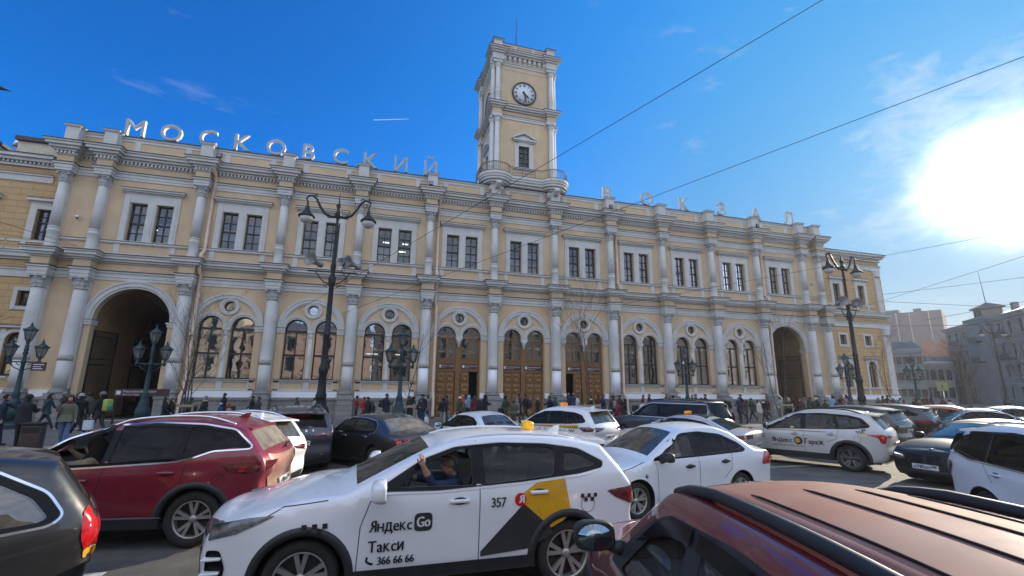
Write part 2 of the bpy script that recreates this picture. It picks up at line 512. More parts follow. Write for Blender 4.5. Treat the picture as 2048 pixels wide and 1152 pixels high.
M_BROWN = mat('brown_sign_enamel', (0.07, 0.035, 0.04), 0.4, var=0.1)
M_WSIGN = mat('white_lettering', (0.72, 0.72, 0.72), 0.5, var=0.03)
M_BLACK = mat('black_paint', (0.012, 0.012, 0.013), 0.45, var=0.2)
M_CURT = mat('pale_window_blind', (0.58, 0.60, 0.62), 0.9, var=0.1, scale=8)
M_TUBE = mat('fluorescent_tube', (0.9, 0.9, 0.9), 0.5, emit=((1.0, 0.97, 0.88), 2.2))
M_GREENROOF = mat('green_painted_roof', (0.045, 0.10, 0.075), 0.5, var=0.2)
M_CONC = mat('grey_concrete', (0.30, 0.29, 0.27), 0.85, var=0.2, scale=3, bump=0.2)
M_CHROME = mat('chrome', (0.75, 0.76, 0.78), 0.18, metal=1.0, var=0.05)

# ---------------------------------------------------------------- ground
def groundmat():
    m = bpy.data.materials.new('worn_asphalt'); m.use_nodes = True
    nt = m.node_tree; b = nt.nodes['Principled BSDF']
    tcn = nt.nodes.new('ShaderNodeTexCoord')
    def noise(sc, det=6, rough=.6):
        n = nt.nodes.new('ShaderNodeTexNoise'); n.inputs['Scale'].default_value = sc; n.inputs['Detail'].default_value = det; n.inputs['Roughness'].default_value = rough
        nt.links.new(tcn.outputs['Object'], n.inputs['Vector']); return n.outputs['Fac']
    def ramp(f, a, b_, ca, cb):
        r = nt.nodes.new('ShaderNodeValToRGB'); r.color_ramp.elements[0].position = a; r.color_ramp.elements[1].position = b_
        r.color_ramp.elements[0].color = (*ca, 1); r.color_ramp.elements[1].color = (*cb, 1); nt.links.new(f, r.inputs[0]); return r.outputs[0]
    base = ramp(noise(0.35), .3, .7, (.11, .104, .096), (.175, .166, .152))
    fine = ramp(noise(90, 2), .3, .75, (.55, .55, .55), (1.5, 1.48, 1.42))
    mx = nt.nodes.new('ShaderNodeMixRGB'); mx.blend_type = 'MULTIPLY'; mx.inputs[0].default_value = 1
    nt.links.new(base, mx.inputs[1]); nt.links.new(fine, mx.inputs[2])
    st = ramp(noise(.9, 8, .75), .42, .62, (.62, .62, .63), (1.08, 1.07, 1.05))
    vo = nt.nodes.new('ShaderNodeTexVoronoi'); vo.feature = 'DISTANCE_TO_EDGE'; vo.inputs['Scale'].default_value = .35
    wp = nt.nodes.new('ShaderNodeMixRGB'); wp.inputs[0].default_value = .25
    nt.links.new(tcn.outputs['Object'], wp.inputs[1]); nn = nt.nodes.new('ShaderNodeTexNoise'); nn.inputs['Scale'].default_value = .8; nn.inputs['Detail'].default_value = 6; nt.links.new(tcn.outputs['Object'], nn.inputs['Vector']); nt.links.new(nn.outputs['Color'], wp.inputs[2])
    nt.links.new(wp.outputs[0], vo.inputs['Vector'])
    ck = ramp(vo.outputs['Distance'], .0, .012, (.35, .35, .35), (1, 1, 1))
    for o_ in (st, ck):
        m2 = nt.nodes.new('ShaderNodeMixRGB'); m2.blend_type = 'MULTIPLY'; m2.inputs[0].default_value = 1
        nt.links.new(mx.outputs[0], m2.inputs[1]); nt.links.new(o_, m2.inputs[2]); mx = m2
    nt.links.new(mx.outputs[0], b.inputs['Base Color'])
    b.inputs['Roughness'].default_value = .82
    bp = nt.nodes.new('ShaderNodeBump'); bp.inputs['Strength'].default_value = .5; bp.inputs['Distance'].default_value = .01
    nt.links.new(noise(120, 2), bp.inputs['Height']); nt.links.new(bp.outputs[0], b.inputs['Normal'])
    return m
M_ASPH = groundmat()
g = MB(); g.add([(-1500, -1500, 0), (1500, -1500, 0), (1500, 1500, 0), (-1500, 1500, 0)], [(0, 1, 2, 3)])
tag(g.build('road', M_ASPH), kind='structure')
M_PAVE = brickmat('granite_paving_slabs', (0.105, 0.10, 0.095), (0.135, 0.13, 0.122), (0.05, 0.05, 0.048), 0.9, 0.6, 0.012, bump=0.3)
def pavemat():
    m = bpy.data.materials.new('paving_slabs'); m.use_nodes = True
    nt = m.node_tree; b = nt.nodes['Principled BSDF']; b.inputs['Roughness'].default_value = .8
    tcn = nt.nodes.new('ShaderNodeTexCoord')
    br = nt.nodes.new('ShaderNodeTexBrick'); br.inputs['Scale'].default_value = 1; br.inputs['Brick Width'].default_value = .9; br.inputs['Row Height'].default_value = .6; br.inputs['Mortar Size'].default_value = .012
    br.inputs['Color1'].default_value = (.12, .115, .11, 1); br.inputs['Color2'].default_value = (.16, .155, .145, 1); br.inputs['Mortar'].default_value = (.05, .05, .05, 1)
    nt.links.new(tcn.outputs['Object'], br.inputs['Vector']); nt.links.new(br.outputs[0], b.inputs['Base Color'])
    return m
M_PAV = pavemat()
PAVE_Y = -13.0
p = MB(); p.box(-90, 42, PAVE_Y, 3.0, -0.2, 0.10)
tag(p.build('pavement', M_PAV), kind='structure')
k = MB()
for i in range(132):
    x = -90 + i
    k.bbox(x + .006, x + .994, PAVE_Y - .22, PAVE_Y - .003, -.2, .115, .015)
tag(k.build('kerb', M_STONE2), kind='structure')
lm = MB()
for y in (-17.4, -21.6, -26.0):
    for i in range(34):
        lm.box(-60 + i * 4, -57.6 + i * 4, y - .06, y + .06, .003, .006)
tag(lm.build('lane_marking', mat('worn_road_paint', (0.42, 0.42, 0.40), .8, var=.3, scale=14)), kind='structure')

# ---------------------------------------------------------------- station building
XS = [0.0] * 14
DW, ARCH, GAP = 5 * 1.006, 5.4086, 2.0231
XS[5] = -7.5
for i in (6, 7, 8): XS[i] = XS[i - 1] + 5
for i in (9, 10, 11): XS[i] = XS[i - 1] + DW
for i in (4, 3, 2): XS[i] = XS[i + 1] - DW
XS[1] = XS[2] - ARCH; XS[0] = XS[1] - GAP; XS[12] = XS[11] + ARCH; XS[13] = XS[12] + GAP
YW = 0.34            # wall face
XL, XR = XS[0] - .42, XS[13] + .42
BAYS = [(XS[i] + XS[i + 1]) / 2 for i in range(1, 12)]     # 11 bays: gate, 3 windows, 3 doors, 3 windows, gate
KIND = ['gate'] + ['win'] * 3 + ['door'] * 3 + ['win'] * 3 + ['gate']
station = empty('station_building', (0, 0, 0), 0, 'long two storey ochre railway station with white columns, arched windows and oak doors', 'building')
SPR, RW, OFF = 5.87, 0.69, 0.93
def archhole(c, z0, spr, r):
    return [(c - r, z0), (c + r, z0)] + arc(c, spr, r, 0, pi, 20)
holes = []
for c, kd in zip(BAYS, KIND):
    for s in (-1, 1):
        holes.append([(c + s * .72 - .455, 11.02), (c + s * .72 + .455, 11.02), (c + s * .72 + .455, 13.55), (c + s * .72 - .455, 13.55)])
    if kd == 'win':
        for s in (-1, 1): holes.append(archhole(c + s * OFF, 2.6, SPR, RW))
    if kd == 'door':
        holes.append([(c - 1.62, .12), (c + 1.62, .12)] + arc(c + OFF, SPR, RW, 0, pi, 20) + arc(c - OFF, SPR, RW, 0, pi, 20))
    if kd in ('win', 'door'): holes.append(arc(c, 7.2, .34, 0, 2 * pi, 20)[:-1])
    if kd == 'gate': holes.append([(c - 2.0, .12), (c + 2.0, .12)] + arc(c, 6.0, 2.0, 0, pi, 32))
w = MB()
wallpanel(w, [(XL, .1), (XR, .1), (XR, 16.9), (XL, 16.9)], holes, YW, .42)
w.add([(XL, YW, .1), (XL, 8, .1), (XL, 8, 16.9), (XL, YW, 16.9)], [(0, 1, 2, 3)])
w.add([(XR, YW, .1), (XR, 8, .1), (XR, 8, 16.9), (XR, YW, 16.9)], [(0, 1, 2, 3)])
wall = w.build('wall', M_YEL, station, fix=False)
# dark rooms behind the windows, so that nothing shows through
r_ = MB()
GL = BAYS[0] + 2.3; GR = BAYS[-1] - 2.3
r_.box(GL, GR, 4.2, 4.3, .1, 8.6); r_.box(XL + .1, XR - .1, 3.6, 3.7, 9.0, 16.2)
r_.box(GL, GR, .8, 4.2, 8.62, 8.8); r_.box(XL + .1, XR - .1, .8, 3.6, 10.6, 10.7); r_.box(XL + .1, XR - .1, .8, 3.6, 15.0, 15.1)
for i in range(2, 12): r_.box(XS[i] - .1, XS[i] + .1, .8, 3.6, 10.7, 15.0)
r_.box(GR, GR + .1, .8, 4.2, .1, 8.6); r_.box(GL - .1, GL, .8, 4.2, .1, 8.6)
r_.build('interior', mat('dim_room_walls', (0.10, 0.095, 0.085), 0.9, var=.3, scale=.5), station)

STK = [0.0]
def layered(mb, layers, x0, x1, yf, yb):
    for z0, z1, o, mi in layers:
        mb.box(x0 - o, x1 + o, yf - o, yb, z0, z1, mi)
LOWER = [(8.44, 8.62, .05, 0), (8.62, 8.88, .08, 0), (8.88, 8.98, .15, 0), (8.98, 9.035, .18, 2), (9.035, 9.5, .04, 1),
         (9.5, 9.6, .12, 0), (9.6, 9.74, .26, 0), (9.74, 9.92, .38, 0), (9.92, 10.0, .45, 0), (10.0, 10.045, .49, 2)]
UPPER = [(15.05, 15.22, .05, 0), (15.22, 15.44, .08, 0), (15.44, 15.54, .15, 0), (15.54, 15.595, .18, 2), (15.595, 16.04, .04, 1),
         (16.04, 16.1, .10, 0), (16.28, 16.4, .22, 0), (16.4, 16.56, .38, 0), (16.56, 16.74, .52, 0), (16.74, 16.84, .60, 0), (16.84, 16.875, .65, 2)]
def shrink(L, e):   # ressaut layers sit a hair inside in z so that no two faces share a plane
    return [(a + e, b + e, o, m) for a, b, o, m in L]
en = MB()
layered(en, LOWER, XL, XR, YW, YW + .3)
for x in XS: layered(en, shrink(LOWER, .004), x - .40, x + .40, -.38, YW + .1)
en.build('lower_entablature', [M_WHT, M_YEL, M_TIN], station)
en = MB()
layered(en, UPPER, XL, XR, YW, YW + .3)
n = int((XR - XL) / .22)
for i in range(n):
    x = XL + (i + .5) * (XR - XL) / n
    en.box(x - .055, x + .055, YW - .2, YW + .1, 16.09, 16.285, 0)
for x in XS:
    layered(en, shrink(UPPER, .004), x - .38, x + .38, -.26, YW + .1)
    for j in range(-2, 3): en.box(x + j * .2 - .055, x + j * .2 + .055, -.44, YW, 16.095, 16.28, 0)
    for j in range(3): en.box(x - .55, x + .55, -.3 + .22 * j, -.19 + .22 * j, 16.097, 16.279, 0)
en.build('upper_entablature', [M_WHT, M_YEL, M_TIN], station)

def panels(mb, x0, x1, yf, z0, z1, cuts, rail=.16, post=.14, o=.05):
    """white frame of rails and posts standing proud of the ochre wall, leaving ochre panels"""
    mb.box(x0, x1, yf - o, yf + .05, z0, z0 + rail); mb.box(x0, x1, yf - o, yf + .05, z1 - rail, z1)
    for c in cuts: mb.box(c - post, c + post, yf - o + .004, yf + .05, z0 + rail, z1 - rail)
b = MB()
for i in range(0, 13):
    x0, x1 = XS[i] + .31, XS[i + 1] - .31
    c = (x0 + x1) / 2
    cuts = [c - 1.5, c + 1.5] if x1 - x0 > 3 else []
    panels(b, x0, x1, YW, 10.05, 10.93, cuts, .15, .15)
    b.box(x0, x1, YW - .12, YW, 10.84, 10.95, 0); b.box(x0, x1, YW - .14, YW, 10.95, 10.985, 1)
b.build('window_band', [M_WHT, M_TIN], station)
# parapet
pb = MB()
pb.box(XL, XR, YW + .05, YW + .45, 16.88, 18.0, 1)
for i in range(0, 13):
    x0, x1 = XS[i] + .36, XS[i + 1] - .36
    c = (x0 + x1) / 2
    cuts = [c - 1.45, c + 1.45] if x1 - x0 > 3 else []
    panels(pb, x0, x1, YW + .05, 16.88, 17.95, cuts, .2, .17, .04)
pb.box(XL, XR, YW - .05, YW + .5, 17.95, 18.06, 0); pb.box(XL, XR, YW - .1, YW + .5, 18.06, 18.12, 2)
for i in range(0, 13):      # loose zinc sheets on the cornice
    pb.add([(XS[i] + .5, -.2, 16.9), (XS[i + 1] - .5, -.2, 16.9), (XS[i + 1] - .5, YW + .02, 17.02), (XS[i] + .5, YW + .02, 17.02)], [(0, 1, 2, 3)], 3)
pb.build('parapet', [M_WHT, M_YEL, M_TIN, M_TINL], station)
for x in XS:
    q = MB()
    q.box(x - .36, x + .36, -.22, YW + .49, 16.875, 18.02, 0)
    for z0, z1, o in ((16.88, 17.02, .05), (18.02, 18.08, .05), (18.08, 18.16, .1)): q.box(x - .36 - o, x + .36 + o, -.22 - o, YW + .5, z0, z1, 0)
    q.box(x - .48, x + .48, -.34, YW + .52, 18.16, 18.19, 1)
    q.lathe([(0, 0), (.10, 0), (.12, .1), (.0, .14)], (x, -.5, 16.9), 8, 1)
    q.build('parapet_post', [M_WHT, M_TIN], station)
rf = MB()
rf.add([(XL, YW + .3, 17.4), (XR, YW + .3, 17.4), (XR, 9, 19.2), (XL, 9, 19.2), (XL, 18, 17.4), (XR, 18, 17.4)], [(0, 1, 2, 3), (3, 2, 5, 4)])
rf.box(XL, XR, 8.2, 8.3, 0, 17.3)
rf.build('roof', M_TIN, station)

# columns ------------------------------------------------------------
def capital(mb, x, y, z0, z1, r, mi=0):
    h = z1 - z0
    def leaf(a, hh): return 1 + .10 * cos(8 * a)
    mb.lathe([(r, 0), (r * 1.18, .06 * h), (r * 1.05, .1 * h), (r * 1.02, .14 * h), (r * 1.28, .34 * h), (r * 1.36, .40 * h), (r * 1.08, .44 * h), (r * 1.3, .66 * h), (r * 1.46, .72 * h), (r * 1.2, .76 * h), (r * 1.36, .86 * h)], (x, y, z0), 32, mi, True, rfun=leaf)
    for sx in (-1, 1):
        for sy in (-1, 1):
            mb.lathe([(0, -.05), (r * .3, -.05), (r * .34, 0), (r * .3, .05), (0, .05)], (x + sx * r * 1.22, y + sy * r * 1.22, z0 + .76 * h), 10, mi, axis='y')
    for dx, dy in ((0, -1), (1, 0), (-1, 0), (0, 1)):
        mb.lathe([(0, -.1 * h), (r * .2, -.04 * h), (r * .2, .04 * h), (0, .1 * h)], (x + dx * r * 1.4, y + dy * r * 1.4, z0 + .86 * h), 8, mi)
    mb.box(x - r * 1.42, x + r * 1.42, y - r * 1.42, y + r * 1.42, z0 + .86 * h, z0 + h, mi)
def flute(a, h): return 1 - .035 * max(0, cos(20 * a)) ** 2
FRESH = {5, 6, 7, 8}
for i, x in enumerate(XS):
    cr = empty('lower_column', (0, 0, 0)); cr.parent = station
    s = MB(); r0 = .335
    s.lathe([(r0 * 1.05, 3.8), (r0, 3.82), (r0, 4.5), (r0 * .96, 6.2), (r0 * .88, 7.66)], (x, 0, 0), 80, 0, True, rfun=flute)
    s.lathe([(r0 * 1.0, 1.9), (r0, 3.5)], (x, 0, 0), 28, 2 if i in FRESH else 0)
    s.lathe([(r0 * 1.06, 3.5), (r0 * 1.06, 3.8)], (x, 0, 0), 28, 1)
    s.box(x - .36, x + .36, .05, YW + .02, 1.9, 8.44, 0)
    s.build('shaft', [M_WHT, M_DIRT, M_PNT], cr)
    s = MB(); capital(s, x, 0, 7.68, 8.44, r0 * .9); s.build('capital', M_CAP, cr)
    s = MB()
    for z0, z1, o in ((.1, 1.35, .52), (1.35, 1.5, .56), (1.5, 1.66, .46)): s.box(x - o, x + o, -o, YW + .015, z0, z1)
    s.lathe([(.44, 1.66), (.47, 1.72), (.44, 1.78), (.38, 1.82), (.40, 1.86), (.36, 1.91)], (x, 0, 0), 24)
    s.box(x - .12, x - .02, -.48, -.4, 1.66, 1.72)
    s.build('pedestal', M_STONE, cr)
    cu = empty('upper_column', (0, 0, 0)); cu.parent = station
    s = MB(); r1 = .27; Y2 = .1
    s.lathe([(r1 * 1.35, 10.03), (r1 * 1.38, 10.1), (r1 * 1.1, 10.17), (r1 * 1.14, 10.24), (r1, 10.3), (r1, 11.15), (r1 * 1.12, 11.2), (r1 * 1.12, 11.27), (r1 * 1.0, 11.3), (r1 * 1.0, 11.42), (r1 * 1.1, 11.45), (r1 * 1.02, 11.5)], (x, Y2, 0), 28)
    s.lathe([(r1, 11.5), (r1 * .97, 12.8), (r1 * .86, 14.36)], (x, Y2, 0), 80, 0, True, rfun=flute)
    s.box(x - .27, x + .27, Y2 + .08, YW + .02, 10.04, 15.05)
    s.build('shaft', M_WHT, cu)
    s = MB(); capital(s, x, Y2, 14.36, 15.05, r1 * .88); s.build('capital', M_CAP, cu)

# ground-floor arches and windows ---------------------------------------
def archivolt_bay(c):
    a = MB()
    for r0, r1, o in ((1.70, 1.78, .05), (1.78, 1.98, .11), (1.98, 2.1, .15)):
        a.arcband(c, 5.95, r0, r1, YW - o, YW + .02, 0, pi, 40)
    for s in (-1, 1):
        cc = c + s * OFF
        # the two small rings meet above the middle
        for r0, r1, o in ((RW, .80, .035), (.80, .93, .075)):
            lim = pi
            if s == -1: a.arcband(cc, SPR, r0, r1, YW - o, YW + .02, 0.0 if r1 < .92 else .05, pi, 28)
            else: a.arcband(cc, SPR, r0, r1, YW - o + .002, YW + .02, 0, pi - (0.0 if r1 < .92 else .05), 28)
    for r0, r1, o in ((.34, .42, .05), (.42, .56, .09)):
        a.arcband(c, 7.2, r0, r1, YW - o - .004, YW + .02, 0, 2 * pi, 32)
    return a
def window_unit(name, poly, yf, bars, matf, matg, parent, fw=.07, extra=None):
    """frame ring following the opening plus glazing bars, and one pane of glass"""
    c = (sum(p[0] for p in poly) / len(poly), sum(p[1] for p in poly) / len(poly))
    zs = [p[1] for p in poly]; xs = [p[0] for p in poly]
    cx_, cz_ = (min(xs) + max(xs)) / 2, (min(zs) + max(zs)) / 2
    inner = [(cx_ + (p[0] - cx_) * (1 - 2 * fw / (max(xs) - min(xs))), cz_ + (p[1] - cz_) * (1 - 2 * fw / (max(zs) - min(zs)))) for p in poly]
    f = MB(); n = len(poly)
    vs = [(p[0], yf, p[1]) for p in poly] + [(p[0], yf, p[1]) for p in inner] + [(p[0], yf + .09, p[1]) for p in inner]
    f.add(vs, [(i, (i + 1) % n, n + (i + 1) % n, n + i) for i in range(n)] + [(n + i, n + (i + 1) % n, 2 * n + (i + 1) % n, 2 * n + i) for i in range(n)])
    for x0, x1, z0, z1, o in bars: f.box(x0, x1, yf - .015 - o, yf + .075, z0, z1)
    wr = f.build(name, matf, parent, fix=False)
    V, F = cdt_region(poly)
    g = MB(); g.add([(p[0], yf + .06, p[1]) for p in V], F)
    g.build('pane', matg, wr)
    return wr
for bi, (c, kd) in enumerate(zip(BAYS, KIND)):
    if kd in ('win', 'door'):
        av = archivolt_bay(c).build('archivolt', M_WHT, station)
        ym = YW + .2
        window_unit('round_window', arc(c, 7.2, .335, 0, 2 * pi, 20)[:-1], ym, [] if kd == 'win' else [(c - .02, c + .02, 6.87, 7.53, 0)], M_FRAME, M_GLASS, station, .05)
        for s in (-1, 1):
            ip = MB()
            x0 = c + s * 1.62; x1 = c + s * 2.1
            xa, xb = min(x0, x1), max(x0, x1)
            ip.box(xa - .02, xb + .03, YW - .17, YW + .01, 5.78, 5.93, 0); ip.box(xa, xb + .01, YW - .13, YW + .01, 5.62, 5.78, 0)
            ip.box(xa - .03, xb + .04, YW - .19, YW + .01, 5.93, 5.955, 1)
            ip.box(xa + .04, xb - .03, YW - .07, YW + .01, 1.9, 5.62, 2)
            ip.build('pilaster', [M_WHT, M_TIN, M_YEL], station)
    if kd == 'win':
        for s in (-1, 1):
            cc = c + s * OFF
            bars = [(cc - RW + .03, cc + RW - .03, 5.70, 5.82, .02), (cc - RW + .03, cc + RW - .03, 4.12, 4.24, .01), (cc - .04, cc + .04, 2.65, 5.70, 0)]
            window_unit('arched_window', archhole(cc, 2.6, SPR, RW - .005), YW + .24, bars, M_FRAME, M_GLASS, station)
            if (bi, s) in ((8, 1), (3, -1), (3, 1)):
                t = MB(); t.box(cc - .5, cc + .3, 3.0, 3.1, 4.55, 4.62); t.build('ceiling_light', M_TUBE, station)
        s = MB()
        s.lathe([(.17, 2.62), (.17, 2.72), (.15, 2.76), (.145, 4.0), (.125, 5.3)], (c, YW + .05, 0), 20)
        s.lathe([(.125, 5.3), (.16, 5.34), (.13, 5.4), (.2, 5.6), (.17, 5.66)], (c, YW + .05, 0), 16, rfun=lambda a, h: 1 + .08 * cos(6 * a))
        s.box(c - .22, c + .22, YW - .16, YW + .2, 5.66, 5.86)
        s.box(c - .2, c + .2, YW + .12, YW + .3, 2.62, 5.66)
        s.build('window_colonnette', M_WHT, station)
        sl_ = MB()
        sl_.box(c - 1.95, c + 1.95, YW - .16, YW + .4, 2.52, 2.6, 0); sl_.box(c - 2.0, c + 2.0, YW - .2, YW + .02, 2.6, 2.62, 1)
        panels(sl_, c - 1.95, c + 1.95, YW, 1.87, 2.50, [c, c - 1.75, c + 1.75], .1, .17, .07)
        sl_.build('window_sill', [M_WHT, M_TIN], station)
    if kd == 'gate':
        a = MB()
        for r0, r1, o in ((2.0, 2.12, .05), (2.12, 2.36, .12), (2.36, 2.46, .17)): a.arcband(c, 6.0, r0, r1, YW - o, YW + .02, 0, pi, 48)
        a.build('archivolt', M_WHT, station)
        for s in (-1, 1):
            ip = MB()
            xa, xb = sorted((c + s * 1.98, c + s * 2.3))
            ip.box(xa - .1, xb + .06, YW - .2, YW + .55, 5.84, 5.96, 0); ip.box(xa - .04, xb + .04, YW - .15, YW + .5, 5.66, 5.84, 0); ip.box(xa - .12, xb + .08, YW - .22, YW + .57, 5.96, 5.985, 1)
            ip.box(xa, xb, YW - .08, YW + .3, 1.6, 5.66, 2); ip.box(xa - .06, xb + .05, YW - .14, YW + .34, .1, 1.6, 3)
            ip.build('pilaster', [M_WHT, M_TIN, M_YEL, M_STONE], station)
        # passage behind the arch
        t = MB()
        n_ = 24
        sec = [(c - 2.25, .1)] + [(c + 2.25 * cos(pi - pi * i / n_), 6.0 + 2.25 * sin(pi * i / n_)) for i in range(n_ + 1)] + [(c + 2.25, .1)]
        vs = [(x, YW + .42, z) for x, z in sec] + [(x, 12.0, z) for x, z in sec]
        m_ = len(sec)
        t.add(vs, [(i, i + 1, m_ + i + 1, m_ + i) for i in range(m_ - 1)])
        t.build('passage', mat('shade_toned_passage_plaster', (0.40, 0.26, 0.13), .9, var=.15, scale=1), station)  # yellow passage walls with the dim brown light put into the colour
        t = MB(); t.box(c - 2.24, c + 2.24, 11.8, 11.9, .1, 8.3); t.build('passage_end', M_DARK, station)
        gx = c - 2.1 if bi == 0 else c + 2.1
        # iron leaf folded back along the passage wall, and the closed leaves deeper inside
        def leaf(mb, p0, p1, zt):
            d = Vector((p1[0] - p0[0], p1[1] - p0[1], 0)); nb = int(d.length / .13)
            for i in range(nb + 1):
                q = Vector((p0[0], p0[1], 0)) + d * i / nb
                mb.tube([(q.x, q.y, .3), (q.x, q.y, zt)], .014, 6)
            for z in (.3, 1.0, 3.35, 3.7, zt - .35, zt):
                mb.tube([(p0[0], p0[1], z), (p1[0], p1[1], z)], .035, 6)
            for q in (p0, p1): mb.tube([(q[0], q[1], .12), (q[0], q[1], zt + .05)], .045, 8)
            a_ = d.normalized(); nrm = Vector((-a_.y, a_.x, 0)) * .02
            mb.add([(p0[0] + nrm.x, p0[1] + nrm.y, .3), (p1[0] + nrm.x, p1[1] + nrm.y, .3), (p1[0] + nrm.x, p1[1] + nrm.y, 1.0), (p0[0] + nrm.x, p0[1] + nrm.y, 1.0)], [(0, 1, 2, 3)])
        for pa, pz in (((gx, 1.1), (gx + (.25 if bi == 0 else -.25), 3.2)), ((c - 2.0, 6.0), (c - .06, 6.0)), ((c + .06, 6.0), (c + 2.0, 6.0))):
            gr = MB(); leaf(gr, pa, pz, 5.4); gr.build('iron_gate', M_IRON, station)
    if kd == 'door':
        s = MB()
        s.box(c - .24, c + .24, YW - .12, YW + .3, 5.62, 5.87); s.lathe([(.07, 5.2), (.1, 5.24), (.16, 5.45), (.22, 5.62)], (c, YW + .06, 0), 12, rfun=lambda a, h: 1 + .1 * cos(6 * a))
        s.lathe([(0, 5.06), (.08, 5.12), (.07, 5.2)], (c, YW + .06, 0), 12)
        s.build('corbel', M_WHT, station)
        yd = YW + .28
        f = MB()      # oak frame and transom
        f.box(c - 1.61, c - 1.5, yd - .06, yd + .1, .12, 5.9); f.box(c + 1.5, c + 1.61, yd - .06, yd + .1, .12, 5.9); f.box(c - .17, c + .17, yd - .08, yd + .1, .12, 5.75)
        f.box(c - 1.6, c + 1.6, yd - .05, yd + .1, 4.02, 4.22); f.box(c - 1.6, c + 1.6, yd - .02, yd + .1, 3.42, 4.02); f.box(c - 1.6, c + 1.6, yd - .09, yd + .1, 4.22, 4.28)
        f.box(c - 1.6, c + 1.6, yd - .06, yd + .1, 5.70, 5.82); f.box(c - 1.6, c + 1.6, yd - .07, yd + .1, 3.34, 3.42)
        for s_ in (-1, 1):
            cc = c + s_ * .84; f.box(cc - .06, cc + .06, yd - .03, yd + .08, 4.28, 5.7)
            f.box(cc - .66, cc - .58, yd - .02, yd + .08, 4.28, 5.7); f.box(cc + .58, cc + .66, yd - .02, yd + .08, 4.28, 5.7)
        fo = f.build('door_frame', M_OAK, station)
        g = MB()
        for s_ in (-1, 1):
            V, F = cdt_region(archhole(c + s_ * OFF, 4.28, SPR, RW - .01)); g.add([(p[0], yd + .05, p[1]) for p in V], F)
        g.build('pane', M_GLASS, fo)
        for j, s_ in enumerate((-1.2, -.54, .54, 1.2)):
            openleaf = (bi == 4 and j == 3) or (bi == 6 and j == 0)
            hw = .32
            d = MB()
            d.box(-hw, hw, 0, .07, .14, 3.33)
            for k_ in range(4):
                z0 = .22 + k_ * .78
                d.bbox(-hw + .05, hw - .05, -.035, .01, z0, z0 + .7, .015)
                d.lathe([(.0, -.045), (.15, -.045), (.17, -.065), (.2, -.065), (.22, -.04)], (0, 0, z0 + .35), 16, 0, axis='y')
                for q in range(4):
                    a = pi / 4 + q * pi / 2
                    d.lathe([(0, -.05), (.05, -.05), (.07, -.035)], (.2 * cos(a), 0, z0 + .35 + .2 * sin(a)), 10, 0, axis='y')
            lf = d.build('door_leaf', M_OAK, station)
            if openleaf:
                sgn = 1 if s_ > 0 else -1
                lf.location = (c + s_ + sgn * hw, yd + .05, 0); lf.rotation_euler = (0, 0, radians(-100 * sgn))
                for v in lf.data.vertices: v.co.x -= sgn * hw
            else: lf.location = (c + s_, yd, 0)
            h = MB(); h.tube([(0, -.06, 1.1), (0, -.1, 1.15), (0, -.1, 1.5), (0, -.06, 1.55)], .015, 6); ho = h.build('handle', M_CHROME, lf)
            if openleaf: ho.hide_render = False
        for s_ in (-1, 1):
            sg = MB(); w_ = .54 if bi != 5 else .72
            sg.box(c + s_ * .84 - w_, c + s_ * .84 + w_, yd - .06, yd - .022, 3.52, 3.88, 0)
            so_ = sg.build('name_sign', M_BROWN, station)
            tx = MB()
            for body, sz, dz in ((('Выход в город', .14, 3.70) if s_ < 0 else ('Вход на вокзал', .14, 3.70)), (('Exit', .10, 3.58) if s_ < 0 else ('Entrance', .10, 3.58))):
                if bi == 5: body = {'Выход в город': 'Московский вокзал', 'Вход на вокзал': 'Московский вокзал', 'Exit': 'Moscow station', 'Entrance': 'Moscow station'}[body]
                vs, fs = textmesh(body, sz, align='LEFT'); tx.add([(c + s_ * .84 - w_ + .28 + v[0] * .82, yd - .063, dz + v[1]) for v in vs], fs)
            tx.box(c + s_ * .84 - w_ + .05, c + s_ * .84 - w_ + .2, yd - .064, yd - .06, 3.6, 3.8)
            tx.build('lettering', M_WSIGN, so_, fix=False)
